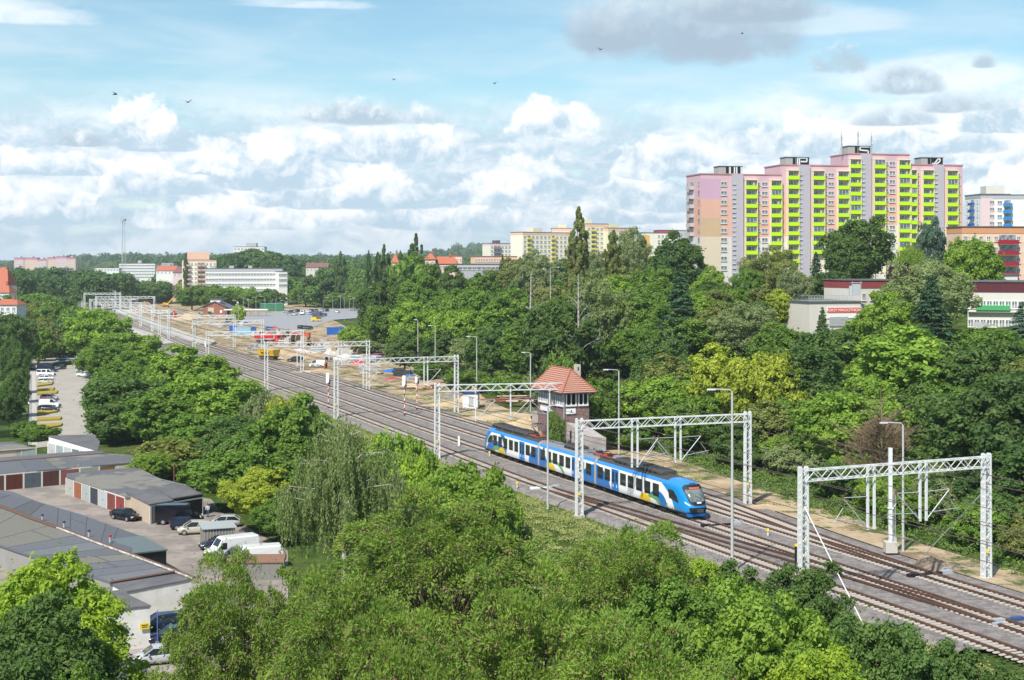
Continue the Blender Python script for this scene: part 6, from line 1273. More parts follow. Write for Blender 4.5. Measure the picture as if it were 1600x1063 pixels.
    return [('body', body, (0, 0, 0), 1), ('windows', glass, (0, 0, 0), 0), ('grille', grille, (0, 0, 0), 0)] + [('wheel', wheel, (x, s * .80, wr), 0) for x in (wf, wr_) for s in (-1, 1)] + [('headlight', light, (st[-1][0] - .14, s * .56, .60), 0) for s in (-1, 1)] + [('tail_light', tail, (st[0][0] + .06, s * .66, .80), 0) for s in (-1, 1)] + [('mirror', mirror, (x3 - .45, s * 1.0, z3 + .05), 1) for s in (-1, 1)]
def van_proto(L=5.6, hh=2.45, glazed=False):
    b = MB(); prof = [(-L / 2, .35), (L / 2 - .05, .32), (L / 2, .75), (L / 2 - .12, 1.0), (L / 2 - .75, 1.22), (L / 2 - 1.45, hh - .12), (L / 2 - 1.8, hh), (-L / 2 + .1, hh), (-L / 2, hh - .15)]
    n = len(prof); rows = []
    for (y, k) in ((-.98, 0), (-.88, 1), (.88, 1), (.98, 0)): rows += [(x * (1 if k else .985), y, z if z < 1.3 else (z if k else z - .10)) for x, z in prof]
    vs = []; Wd = 1.0
    for (y, dz) in ((-Wd, .1), (-Wd + .12, 0), (Wd - .12, 0), (Wd, .1)): vs += [(x, y * (1 if z < 1.4 else .95), z - (dz if z > 1.6 else 0)) for x, z in prof]
    b.add(vs, [(i * n + j, (i + 1) * n + j, (i + 1) * n + (j + 1) % n, i * n + (j + 1) % n)[::-1] for i in range(3) for j in range(n)], 0); b.add(vs[:n], [tuple(range(n))[::-1]]); b.add(vs[-n:], [tuple(range(n))]); body = b.mesh('body', M_PAINT)
    g = MB(); xa, za, xb, zb = L / 2 - .80, 1.26, L / 2 - 1.42, hh - .2; nrm = Vector((za - zb, 0, xa - xb)).normalized(); nrm = Vector((abs(nrm.x), 0, abs(nrm.z))) * .02
    g.add([(xa + nrm.x, -.84, za + nrm.z), (xa + nrm.x, .84, za + nrm.z), (xb + nrm.x, .74, zb + nrm.z), (xb + nrm.x, -.74, zb + nrm.z)], [(0, 1, 2, 3)])
    for s in (-1, 1):
        q = [(L / 2 - .95, s * 1.01, 1.24), (L / 2 - 1.95, s * 1.01, 1.24), (L / 2 - 1.95, s * .985, 1.95), (L / 2 - 1.40, s * .985, 1.95)]; g.add(q, [(0, 1, 2, 3) if s > 0 else (3, 2, 1, 0)])
        if glazed:
            for k in range(2): xx = L / 2 - 2.3 - k * 1.35; q = [(xx, s * 1.01, 1.3), (xx - 1.15, s * 1.01, 1.3), (xx - 1.15, s * .99, 1.9), (xx, s * .99, 1.9)]; g.add(q, [(0, 1, 2, 3) if s > 0 else (3, 2, 1, 0)])
    glass = g.mesh('windows', M_GLASS); wh = MB(); wh.cyl((0, -.12, 0), (0, .12, 0), .36, 16, 0); wh.cyl((0, -.13, 0), (0, .13, 0), .21, 10, 1); wheel = wh.mesh('wheel', [M_TYRE, M_RIM]); lm = MB(); lm.box((0, 0, 0), (.22, .3, .3)); light = lm.mesh('headlight', M_LIGHT); tl = MB(); tl.box((0, 0, 0), (.06, .16, .6)); tail = tl.mesh('tail_light', M_TAIL)
    bp = MB(); bp.box((L / 2 + .0, 0, .48), (.22, 1.8, .34)); bp.box((-L / 2 - .02, 0, .42), (.12, 1.8, .2)); bp.box((0, -1.0, .62), (L * .6, .05, .12)); bp.box((0, 1.0, .62), (L * .6, .05, .12)); bump = bp.mesh('bumper', M_BLK); m2 = MB(); m2.box((0, 0, 0), (.16, .2, .32)); mirror = m2.mesh('mirror', M_BLK)
    return [('body', body, (0, 0, 0), 1), ('windows', glass, (0, 0, 0), 0), ('bumper', bump, (0, 0, 0), 0)] + [('wheel', wheel, (x, s * .90, .36), 0) for x in (L / 2 - .95, -L / 2 + 1.0) for s in (-1, 1)] + [('headlight', light, (L / 2 - .13, s * .72, .88), 0) for s in (-1, 1)] + [('tail_light', tail, (-L / 2, s * .88, 1.1), 0) for s in (-1, 1)] + [('mirror', mirror, (L / 2 - 1.1, s * 1.12, 1.4), 0) for s in (-1, 1)]
CARP = {}
CC = dict(black=(.006, .007, .012), navy=(.012, .018, .045), dark=(.03, .033, .038), grey=(.10, .105, .11), silver=(.46, .47, .48), champagne=(.46, .42, .34), white=(.78, .78, .78), red=(.38, .015, .02), blue=(.04, .09, .24), ltblue=(.25, .36, .45), maroon=(.10, .01, .02), yellow=(.75, .50, .02), green=(.10, .20, .13))
def car(kind, color, pos, heading, label, group=None, name=None):
    """heading in degrees: 0 = nose to the right, 90 = away from the camera, -90 = towards it"""
    if kind not in CARP: CARP[kind] = van_proto(5.7, 2.45) if kind == 'van' else van_proto(4.9, 2.0, True) if kind == 'minibus' else van_proto(4.4, 1.9) if kind == 'smallvan' else car_proto(kind)
    root = empty(name or ('parked_van' if 'van' in kind or kind == 'minibus' else 'parked_car'), pos, math.radians(heading), label, 'van' if ('van' in kind or kind == 'minibus') else 'car', group)
    for (nm, me, p, pt) in CARP[kind]:
        o = linked(nm, me, root, p)
        if pt: o.color = (*CC[color], 1); o['paint'] = 1
    return root
def PG(u, v): return P(u, v, LOW + .01)
gy = 'cars in the garage yard'
car('sedan', 'black', PG(196, 812), -38, 'black saloon car parked alone in front of the beige garage', gy)
car('van', 'black', PG(280, 818), 4, 'large black panel van in the garage yard', gy)
car('hatch', 'navy', PG(291, 826), 18, 'dark blue hatchback squeezed between the black van and the beige people carrier', gy)
car('mpv', 'champagne', PG(305, 834), 193, 'pale gold people carrier facing left in the garage yard', gy)
car('hatch', 'silver', PG(350, 823), 190, 'silver blue car half hidden under the yellow green tree', gy)
car('sedan', 'navy', PG(343, 857), 205, 'dark blue car right behind the wooden shed', gy); car('hatch', 'black', PG(349, 864), 205, 'black hatchback between the wooden shed and the white van', gy)
car('van', 'white', PG(362, 872), 212, 'white panel van with a black bumper facing the camera', gy); car('hatch', 'dark', PG(371, 876), 212, 'dark car with red stripe between the two white vans', gy)
car('van', 'white', PG(398, 888), 200, 'white panel van partly hidden behind the low rusty roofed shed', gy)
car('hatch', 'silver', PG(247, 1036), 200, 'silver five door hatchback at the bottom left', gy)
car('sedan', 'navy', PG(268, 1004), 205, 'dark blue saloon next to the tall white garage', gy); car('estate', 'navy', PG(252, 984), 205, 'dark blue estate car behind the saloon at the tall white garage', gy)
car('hatch', 'grey', PG(170, 682), 180, 'grey car under the trees beside the parking lane')
pl = 'cars along the parking lane'
car('estate', 'dark', PG(76, 643), 2, 'dark grey estate car, nearest in the row beside the footpath', pl); car('smallvan', 'white', PG(78, 637), 2, 'white car with a bright bonnet, second nearest in the row', pl); car('hatch', 'red', PG(76, 630.5), 2, 'red hatchback in the row beside the footpath', pl); car('hatch', 'silver', PG(77, 625), 2, 'pale silver hatchback behind the red one', pl)
car('hatch', 'silver', PG(71, 599.5), 2, 'silver crossover parked below the white minibus', pl); car('hatch', 'white', PG(73, 594), 2, 'white hatchback parked just below the white minibus', pl); car('minibus', 'white', PG(72, 588), 2, 'white minibus with side windows beside the footpath', pl); car('van', 'navy', PG(74, 581), 2, 'dark blue van behind the white minibus', pl)
car('hatch', 'grey', PG(50, 577.5), -80, 'grey blue car at the top of the footpath', pl); car('sedan', 'grey', PG(95, 577), -100, 'grey car driving alone down the lane', pl, 'car'); car('hatch', 'silver', PG(38, 557.5), 0, 'silver hatchback at the far left of the lane', pl); car('estate', 'blue', PG(37, 566), 0, 'blue car below the far silver hatchback', pl); car('sedan', 'red', PG(10, 581), -85, 'red car beside the left lawns', pl); car('hatch', 'ltblue', PG(18.5, 583), -85, 'pale blue car right of the red one', pl)
for i, (u, v, c, h, lb) in enumerate([(93, 549, 'maroon', 180, 'dark maroon car farthest up on the right side of the lane'), (94.5, 553, 'silver', 180, 'silver car behind the black one on the right side'), (96, 557.5, 'black', 180, 'black car at the upper right of the lane'), (97, 563, 'silver', 180, 'silver car above the one with red tail light'), (98, 567.5, 'ltblue', 180, 'light blue grey car right at the hedge'), (128, 577, 'maroon', 175, 'dark red car at the right below the hedge'), (129, 582, 'silver', 175, 'silver blue car on the right side of the lane'), (132, 588.5, 'white', 175, 'white car nearest on the right side of the lane'), (35, 672, 'ltblue', 10, 'pale car behind the hedge at the left')]):
    car(['hatch', 'estate', 'sedan', 'hatch', 'estate', 'hatch', 'hatch', 'sedan', 'hatch'][i], c, PG(u, v), h, lb, pl)
# car park behind the yard
R_ = random.Random(12); cp = 'cars in the far car park'; K = 0
kinds = ['hatch', 'estate', 'sedan', 'mpv']; names = ['silver', 'grey', 'blue', 'white', 'black', 'dark', 'navy', 'ltblue']
nearby = ['at the left end of the back row', 'second from the left in the back row', 'third from the left in the back row', 'left of the white van', 'right of the white van in the back row', 'at the middle of the back row', 'right of the middle in the back row', 'near the right end of the back row', 'at the right end of the back row', 'left in the second row', 'below the white van in the second row', 'in the middle of the second row', 'right in the second row', 'at the right end of the second row', 'beside the yellow fronted van', 'in front of the yellow fronted van', 'by the planted island', 'at the far right behind the bushes', 'in the lower row left of the blue container', 'in the lower row near the planted island', 'at the right end of the lower row']
for (u, v) in [(448, 489), (454, 489), (460, 488.5), (466, 488), (480, 488), (487, 487.5), (494, 487), (503, 487), (511, 487), (452, 493), (461, 493), (486, 492), (493, 492), (500, 491.5), (507, 494), (491, 501), (498, 501), (528, 489), (470, 514), (477, 514), (484, 514.5)]:
    c = R_.choice(names); car(R_.choice(kinds), c, P(u, v, -.3), R_.choice([90, -90, 80, -100, 10]), '%s car %s' % (dict(ltblue='pale blue', dark='charcoal').get(c, c), nearby[K]), cp); K += 1
car('van', 'white', P(472.5, 492, -.3), -90, 'tall white van in the far car park', cp); car('van', 'grey', P(497, 496, -.3), 10, 'grey lorry like van in the far car park', cp); car('smallvan', 'yellow', P(494, 502.5, -.3), 0, 'white and yellow van at the planted island of the car park', cp)
# ---------------------------------------------------------------- yard vehicles and containers
M_TRR = mat('truck_red', (.60, .02, .035), .5, .12, 1); M_BLUEC = mat('container_blue', (.02, .12, .45), .6, .15, .6); M_ORC = mat('container_orange', (.62, .12, .05), .6, .15, .6); M_YEL = mat('wagon_yellow', (.82, .50, .01), .55, .15, .7); M_LBL = mat('cabin_pale_blue', (.30, .48, .62), .7, .1, .6)
def container(pos, L, W, hh, rz, m, label, ribs=True, name='container', cat='container', doorm=None):
    root = empty(name, pos, rz, label, cat); b = MB(); b.box((0, 0, hh / 2), (L - .1, W - .1, hh - .1))
    if ribs:
        for k in range(int(L / .32)):
            for s in (-1, 1): b.box((-L / 2 + .2 + k * .32, s * (W / 2 - .02), hh / 2), (.16, .05, hh - .3))
    for sx in (-1, 1):
        for sy in (-1, 1): b.box((sx * (L / 2 - .07), sy * (W / 2 - .07), hh / 2), (.15, .15, hh))
    b.build('shell', m, root); b = MB(); b.box((0, 0, hh + .02), (L + .05, W + .05, .10)); b.build('lid', m if doorm is None else doorm, root); return root
container(P(524, 523, -.35), 6.5, 2.5, 2.7, .15, M_BLUEC, 'bright blue open container at the right of the construction yard'); r = container(P(470, 531.5, -.35), 6.4, 2.5, 2.6, -.05, M_ORC, 'orange red container right of the red truck')
t = linked('lettering', text_mesh('GOTTWALD', .95, M_WHT), r, (.2, -1.3, 1.35)); t.rotation_euler = (PI / 2, 0, 0); bpy.data.objects.remove(t)
b = MB()
for k, w in enumerate((.5, .5, .45, .5, .45, .5, .5)): b.box((-2.0 + .62 * k, -1.31, 1.45), (w, .03, .55)); b.box((-2.0 + .62 * k, -1.33, 1.45), (w * .35, .03, .2), 1)
b.build('lettering', [mat('faded_letter', (.62, .30, .22), .7, .1, 2), M_ORC], r)
container(P(380, 523, -.35), 6.0, 2.5, 2.7, 0, M_LBL, 'pale blue site cabin behind the sixth gantry'); container(P(364, 520, -.35), 2.4, 2.4, 2.7, 0, M_BLUEC, 'small dark blue site cabin', name='site_cabin', cat='cabin'); container(P(411, 519, -.35), 8.5, 2.5, 2.0, 0, M_BLUEC, 'long blue open skip container behind the red truck'); container(P(425, 486, -.3), 13, 3, 4.2, .05, mat('green_sheet', (.05, .20, .11), .7, .1, .4), 'green container like kiosk behind the car park', doorm=M_LBL)
def truck():
    p = P(442, 537, -.35); root = empty('tipper_truck', p, math.radians(6), 'red tipper truck with an open red loading body in the yard', 'truck'); root.location.x -= 4
    b = MB(); b.box((-.5, 0, 1.0), (9.0, 1.1, .3)); b.build('chassis', M_UNDER, root)
    b = MB(); b.box((-2.4, 0, 1.9), (6.2, 2.4, .12)); b.box((-2.4, -1.2, 2.35), (6.2, .1, .95)); b.box((-2.4, 1.2, 2.35), (6.2, .1, .95)); b.box((.68, 0, 2.4), (.12, 2.4, 1.1)); b.box((-5.45, 0, 2.3), (.1, 2.4, .9))
    for k in range(7): b.box((-5.3 + k * .98, -1.27, 2.35), (.12, .08, .95))
    b.build('tipping_body', M_TRR, root); b = MB(); b.extr([(1.3, .8), (3.9, .8), (3.95, 1.9), (3.65, 2.95), (1.3, 3.0)], -1.2, 1.2); cb = b.build('cab', M_TRR, root); b = MB(); b.box((2.75, -1.22, 2.35), (1.1, .05, .8)); b.box((2.75, 1.22, 2.35), (1.1, .05, .8)); b.bar((3.95, 0, 1.95), (3.7, 0, 2.85), 2.1, .06, up=(0, 1, 0)); b.build('window', M_GLASS, cb); b = MB(); b.box((3.95, 0, .95), (.15, 2.3, .5)); b.build('bumper', M_BLK, root)
    for x in (2.9, -1.6, -3.0, -4.2):
        for s in (-1, 1): b = MB(); b.cyl((x, s * .85, .52), (x, s * 1.2, .52), .52, 14); b.cyl((x, s * .84, .52), (x, s * 1.22, .52), .25, 8, 1); b.build('wheel', [M_TYRE, M_RIM], root)
truck()
def wagon():
    p = P(420, 562, -.3); root = empty('tipping_wagon', p, math.atan2(TDIR.y, TDIR.x) + .55, 'yellow side tipping works wagon by the fifth gantry', 'wagon'); b = MB(); W = 1.35; h0, h1 = 1.15, 2.9; L = 2.9
    lo = [(-L, -W * .7, h0), (L, -W * .7, h0), (L, W * .7, h0), (-L, W * .7, h0)]; hi = [(-L - .25, -W * 1.15, h1), (L + .25, -W * 1.15, h1), (L + .25, W * 1.15, h1), (-L - .25, W * 1.15, h1)]; inn = [(x * .96, y * .93, z - .02) for x, y, z in hi]; fl = [(x * .95, y * .9, z + .1) for x, y, z in lo]
    b.add(lo + hi, [(3, 2, 1, 0), (0, 1, 5, 4), (1, 2, 6, 5), (2, 3, 7, 6), (3, 0, 4, 7)]); b.add(hi + inn, [(i, (i + 1) % 4, (i + 1) % 4 + 4, i + 4) for i in range(4)]); b.add(inn + fl, [(i, (i + 1) % 4, (i + 1) % 4 + 4, i + 4) for i in range(4)] + [(4, 5, 6, 7)], 1)
    for k in range(7): x = -L + .3 + k * .92; b.bar((x, -W * .72, h0), (x * 1.05, -W * 1.18, h1), .12, .10)
    for k in range(6): b.box((-1.6 + .55 * k, -W * .93 - .06, 1.95), (.38, .06, .34), 2)
    b.build('hopper', [M_YEL, M_SAND, M_BLK], root); b = MB(); b.box((0, 0, .85), (6.2, 1.7, .35)); b.box((3.2, .5, .9), (.3, .3, .4)); b.build('chassis', M_UNDER, root)
    for x in (-2.2, -1.2, 1.2, 2.2):
        for s in (-1, 1): b = MB(); b.cyl((x, s * .72, .42), (x, s * .9, .42), .42, 14); b.build('wheel', M_WHEEL, root)
wagon()
car('estate', 'dark', P(461, 565, -.35), 188, 'dark car parked by the sand heap behind the fifth gantry'); car('smallvan', 'white', P(497, 574, -.35), 168, 'white van with its back open beside the orange dressed worker')
b = MB(); b.box((0, 0, 0), (.08, 1.5, 1.35)); tag(b.build('van_shade_plate', M_BLK, None, P(502, 576, -.35) + Vector((1.3, -.4, .75)), math.radians(-12)), 'black plate for the shade inside the open white van', 'shade plate')  # matt black plate stands in for the shaded cargo space
def digger(p, rz, m, label, s=1.0):
    root = empty('excavator', p, rz, label, 'excavator'); root.scale = (s, s, s); b = MB(); b.box((0, 0, 1.5), (2.6, 2.2, 1.2)); b.box((-.9, 0, 1.7), (1.0, 2.3, 1.0)); b.box((.6, .5, 2.4), (1.2, 1.0, 1.2), 1); b.build('cab', [m, M_GLASS], root); b = MB()
    for y in (-.9, .9): b.tube([(-1.5, y, .4), (-1.2, y, .12), (1.2, y, .12), (1.5, y, .4), (1.2, y, .75), (-1.2, y, .75), (-1.5, y, .4)], .2, 6)
    b.build('tracks', M_UNDER, root); b = MB(); b.bar((1.1, -.3, 1.8), (3.2, -.3, 4.2), .4, .5); b.bar((3.2, -.3, 4.2), (5.0, -.3, 3.0), .3, .4); b.box((5.0, -.3, 2.4), (.8, .9, .8), 1); b.build('boom', [m, M_UNDER], root)
digger(P(259, 480, -.4), .2, MATS['sign_amber'], 'yellow excavator working behind the far gantries', 1.2); digger(P(417, 526, -.35), .2, M_ORC, 'red armed excavator behind the red truck', .9); digger(P(277, 500, -.35), 2.4, M_TRR, 'small red crane machine left of the brick shed', 1.0)
# ---------------------------------------------------------------- people
M_SKIN = mat('skin', (.45, .26, .18), .6, .05, 4); M_HIVIS = mat('hi_vis_orange', (.85, .17, .02), .7, .08, 4); M_TROU = mat('work_trousers', (.55, .13, .03), .8, .1, 4); M_NAVYC = mat('blue_clothes', (.03, .07, .25), .8, .1, 4); M_HAIR = mat('dark_hair', (.03, .02, .015), .8, .1, 9)
def person(p, rz, label, top, leg, bend=.0, helmet=None):
    root = empty('person', p, rz, label, 'person'); J = {}
    tilt = bend; t = Vector((math.sin(tilt), 0, math.cos(tilt)))
    pel = Vector((0, 0, .92)); ch = pel + t * .38; nk = pel + t * .56; hd = pel + t * .66; 
    V = [pel, pel + t * .18, ch, nk, hd, hd + t * .14]; R = [.15, .13, .16, .055, .085, .075]; E = [(0, 1), (1, 2), (2, 3), (3, 4), (4, 5)]
    def limb(start, pts, rs):
        k = start
        for q, r in zip(pts, rs): V.append(Vector(q)); R.append(r); E.append((k, len(V) - 1)); k = len(V) - 1
        return k
    for s in (-1, 1):
        limb(0, [(0.0, s * .10, .84), (.03 + .03 * s, s * .12, .48), (-.02 + .05 * s, s * .13, .09), (.10 + .05 * s, s * .14, .05)], [.095, .062, .045, .04])
        sh = ch + Vector((0, s * .20, .08)); el = sh + Vector((.06, s * .06, -.28)); ha = el + Vector((.18, -s * .02, -.17)); limb(2, [sh, el, ha, ha + Vector((.07, 0, -.05))], [.06, .045, .034, .03])
    me = bpy.data.meshes.new('body'); me.from_pydata([tuple(v) for v in V], E, []); me.materials.append(leg); me.materials.append(top); me.materials.append(M_SKIN); o = linked('body', me, root)
    sk = o.modifiers.new('skin', 'SKIN'); sl = me.skin_vertices[0].data
    for i, r in enumerate(R): sl[i].radius = (r, r)
    sl[0].use_root = True; ss = o.modifiers.new('sub', 'SUBSURF'); ss.levels = 1; ss.render_levels = 2
    b = MB(); b.tube([pel + t * .02, pel + t * .18, ch, ch + t * .12, nk], [.175, .165, .20, .175, .07], 10)
    for s in (-1, 1): sh = ch + Vector((0, s * .19, .09)); el = sh + Vector((.06, s * .06, -.28)); b.tube([sh, el, el + Vector((.15, -s * .02, -.14))], [.082, .062, .05], 8)
    b.build('jacket', top, root)
    b = MB(); b.tube([hd + t * .06, hd + t * .15, hd + t * .20], [.098, .092, .03], 10); b.build('helmet' if helmet else 'hair', helmet or M_HAIR, root)
    b = MB(); f = hd + t * .07 + Vector((.085, 0, 0)); b.box(f, (.035, .022, .035)); 
    for s in (-1, 1): b.box(f + Vector((-.003, s * .032, .028)), (.012, .016, .010), 1); b.box(hd + t * .07 + Vector((0, s * .09, 0)), (.03, .015, .05))
    b.box(f + Vector((-.004, 0, -.035)), (.010, .045, .010), 2); b.build('face', [M_SKIN, M_BLK, mat('lips', (.35, .12, .1), .6, 0, 1)], root)
    for s in (-1, 1):
        sh = ch + Vector((0, s * .20, .08)); h = sh + Vector((.31, s * .04, -.50)); b = MB(); b.box(h, (.09, .035, .085))
        for k, l in enumerate((.065, .075, .07, .055)): a = h + Vector((.04, 0, .032 - .022 * k)); b.tube([a, a + Vector((l * .55, 0, -.01)), a + Vector((l, -s * .012, -.03))], [.010, .009, .007], 5)
        b.tube([h + Vector((-.02, -s * .01, .035)), h + Vector((.02, -s * .035, .055)), h + Vector((.045, -s * .04, .045))], [.011, .010, .008], 5); b.build('hand', M_SKIN, root)
    for s in (-1, 1): b = MB(); b.box((.05 + .05 * s, s * .13, .05), (.28, .10, .10), taper=(.8, .8)); b.build('shoe', M_BLK, root)
    return root
person(P(505, 576, -.35) + Vector((.5, -1.3, 0)), 1.2, 'worker in orange clothes standing at the back of the white van', M_HIVIS, M_HIVIS, .3); person(P(434, 537.5, -.35) + Vector((0, -2, 0)), -1.0, 'worker in orange beside the wheels of the red truck, on the right', M_HIVIS, M_TROU, .2, M_WHT); person(P(429, 535, -.35) + Vector((0, -2, 0)), 2.0, 'worker in orange beside the wheels of the red truck, on the left', M_HIVIS, M_NAVYC, .35, M_WHT); person(P(325, 808, LOW), -1.9, 'person in blue trousers and pale top beside the dark open garage', mat('pale_shirt', (.45, .47, .48), .8, .1, 4), M_NAVYC, .1)
# ---------------------------------------------------------------- heaps, timber, pallets, tarpaulins
def heap(p, rx, ry, h, m, label, name='heap', cat='heap', seed=0, kind=None):
    r = np.random.default_rng(seed); n, k = 14, 26; vs = []; ph = r.uniform(0, 6, 5)
    for i in range(n + 1):
        t = i / n
        for j in range(k):
            a = 2 * PI * j / k; w = 1 + .16 * math.sin(3 * a + ph[0]) + .1 * math.sin(5 * a + ph[1]); z = h * max(0, (1 - t)) ** .9 * (1 + .12 * math.sin(4 * a + ph[2] + 6 * t)) + r.uniform(-.05, .05) * h; vs.append((rx * t * w * math.cos(a), ry * t * w * math.sin(a), z if i < n else -.3))
    b = MB(); b.add(vs, [(i * k + j, (i + 1) * k + j, (i + 1) * k + (j + 1) % k, i * k + (j + 1) % k) for i in range(n) for j in range(k)], 0, True); return tag(b.build(name, m, None, p), label, cat, kind=kind)
M_DIRT = mat('brown_rubble', (.26, .19, .14), 1, .35, 1.1, col2=(.36, .28, .20), bump=.2)
for i, (u, v, rx, ry, h, m, lb) in enumerate([(228, 486, 9, 8, 5.0, M_DIRT, 'brown sand heap in front of the far trees'), (300, 500, 10, 8, 3.6, M_SAND, 'sandy heap before the brick shed'), (466, 548, 6, 5, 2.4, M_DIRT, 'dark rubble heap behind the dark parked car'), (473, 558, 9, 5, 1.4, M_SAND, 'sand heap by the dark parked car'), (448, 553, 6, 4, 1.6, M_SAND, 'small sand heap above the yellow wagon'), (712, 622, 4, 3, 1.0, M_BALLAST, 'grey ballast heap left of the third gantry'), (712, 634, 7, 2.6, .9, M_SAND, 'yellow sand ridge before the white cabinet'), (740, 628, 3, 3, 2.8, M_SAND, 'steep sand heap right behind the white cabinet'), (800, 655, 13, 3.4, 1.1, M_SAND, 'long sand bank behind the rear of the train'), (825, 668, 5, 3, 1.7, M_SAND, 'sand heap beside the rear pantograph'), (935, 700, 5, 2, .8, M_SAND, 'small sand bank below the graffiti wall'), (1455, 890, 2.6, 1.7, 1.1, M_DIRT, 'brown earth heap beside the white mast'), (1195, 795, 3.5, 1.6, .5, M_SAND, 'low sand bank right of the second gantry'), (500, 583, 7, 3, .9, M_SAND, 'low sand bank below the white van'), (520, 568, 8, 4, .8, M_DIRT, 'flat earth heap right of the white van'), (390, 514, 8, 5, 1.6, M_DIRT, 'brown heap behind the site cabins'), (345, 512, 8, 5, 1.4, M_DIRT, 'rubble heap left of the small blue cabin')]): heap(P(u, v, -.4), rx, ry, h, m, lb, seed=i)
def logs(p, rz, L, n, r, label, m, spread=2.0, seed=1, name='timber_pile'):
    rg = random.Random(seed); b = MB()
    for i in range(n):
        y = rg.uniform(-spread, spread); z = r + abs(rg.gauss(0, .35)) * (1.6 - abs(y) / spread); a = rg.gauss(0, .22); l = L * rg.uniform(.6, 1.05) / 2; x = rg.gauss(0, L * .15); b.tube([(x - l * math.cos(a), y - l * math.sin(a), z), (x + l * math.cos(a), y + l * math.sin(a), z + rg.uniform(-.1, .2))], r * rg.uniform(.7, 1.2), 6, rg.choice([0, 0, 1]), smooth=False)
    return tag(b.build(name, [m, mat('bleached_wood', (.55, .42, .32), .95, .2, 2)], None, p, rz), label, 'timber pile')
M_WOOD = mat('cut_timber', (.42, .28, .19), .95, .3, 2)
logs(P(658, 607, -.4), -.5, 6, 46, .17, 'pile of bleached logs between the two signals and the scrub', M_WOOD, 2.4, 1); logs(P(700, 604, -.4), .2, 6, 40, .16, 'pile of pale timber left of the third gantry beam', M_WOOD, 2.0, 2); logs(P(725, 602, -.4), .5, 5, 26, .15, 'smaller timber pile right of the larger ones', M_WOOD, 1.6, 3); logs(P(598, 551, -.3), 1.1, 5, 26, .2, 'leaning rusty brown beams above the red tarpaulin', mat('rust_beam', (.26, .12, .08), .9, .25, 2), 1.8, 4); logs(P(770, 642, -.3) + Vector((6, 10, .6)), .1, 12, 16, .15, 'long rusty pipes lying behind the white cabinet', MATS['rust_beam'], 1.2, 5)
def stack(p, rz, w, d, layers, t, label, m, seed=0, name='block_stack', cat='stack'):
    rg = random.Random(seed); b = MB()
    for k in range(layers): b.box((rg.uniform(-.1, .1), rg.uniform(-.1, .1), t * (k + .5)), (w * rg.uniform(.92, 1), d, t * .88), rz=rg.uniform(-.03, .03))
    return tag(b.build(name, m, None, p, rz), label, cat)
stack(P(584, 545, -.3), .1, 4.6, 2.2, 7, .42, 'stack of pale concrete slabs at the foot of the hillside', M_CONC, 1); stack(P(577, 584, -.3), .2, 5.5, 2.4, 3, .75, 'pale concrete blocks behind the fourth gantry column', M_CONC, 2); stack(P(450, 545, -.35), 0, 7, 2.4, 2, .5, 'flat pale slabs behind the fifth gantry', M_CONC, 3); stack(P(512, 546, -.35), .1, 8, 2.4, 3, .35, 'long pale slabs right of the orange container', M_CONC, 4)
stack(P(623, 587, -.35), .2, 2.6, 2, 3, .6, 'black crates beside the blue tarpaulin', M_DGREY, 5); stack(P(637, 585, -.35), -.3, 2.2, 1.6, 2, .5, 'black crates right of the blue tarpaulin', M_DGREY, 6); stack(P(655, 577, -.2) + Vector((0, 0, .5)), .1, 2.4, 2, 3, .8, 'dark container box in the scrub', M_BLK, 7); stack(P(574, 540, -.3) + Vector((0, 3, 0)), 0, 2.5, 1.4, 2, .9, 'black box behind the concrete slab stack', M_BLK, 8)
M_TARPB = mat('blue_tarpaulin', (.01, .17, .62), .5, .2, 1); M_TARPR = mat('red_tarpaulin', (.55, .02, .06), .6, .2, 1); M_TARPW = mat('white_sheeting', (.62, .60, .57), .8, .2, 1, col2=(.42, .39, .36))
for i, (u, v, rx, ry, h, m, lb) in enumerate([(616, 581, 3.4, 2, .8, M_TARPB, 'bright blue tarpaulin heap behind the fourth gantry beam'), (586, 561, 4.2, 2, 1.5, mat('navy_pile', (.03, .05, .22), .7, .3, 1.5, col2=(.35, .03, .05)), 'dark blue and red material heap above the gantry beam'), (560, 570, 3.2, 1.5, 1.1, M_TARPR, 'red tarpaulin heap right of the fifth gantry column'), (470, 551, 6, 3, 1.2, M_TARPW, 'white plastic sheeting behind the fifth gantry'), (540, 562, 5, 2.6, 1.5, M_TARPW, 'heap of white bags and pipes right of the white van'), (515, 556, 3.4, 2, 1.6, M_TARPW, 'round white bale behind the fifth gantry beam'), (405, 541, 4, 2, 1.1, mat('scrap_dark', (.06, .06, .07), .8, .5, 1.2, col2=(.4, .4, .4)), 'dark scrap heap left of the red truck'), (394, 546, 3, 1.6, .9, MATS['scrap_dark'], 'black and white bags below the scrap heap'), (640, 588, 1.5, 1, .5, M_TARPB, 'small piece of blue sheeting by the black crates'), (612, 592, 2.5, .8, .3, M_TARPR, 'strip of pinkish red sheeting on the ground')]): heap(P(u, v, -.38), rx, ry, h, m, lb, 'material_heap', 'heap', 30 + i)
b = MB(); b.cyl((-1, 0, .9), (1, 0, .9), .9, 16, 0); b.cyl((-1.02, 0, .9), (1.02, 0, .9), .65, 16, 1); tag(b.build('concrete_pipe', [M_CONC, M_BLK], None, P(513, 566, -.35), 1.2), 'round pale concrete pipe lying behind the white van', 'pipe')
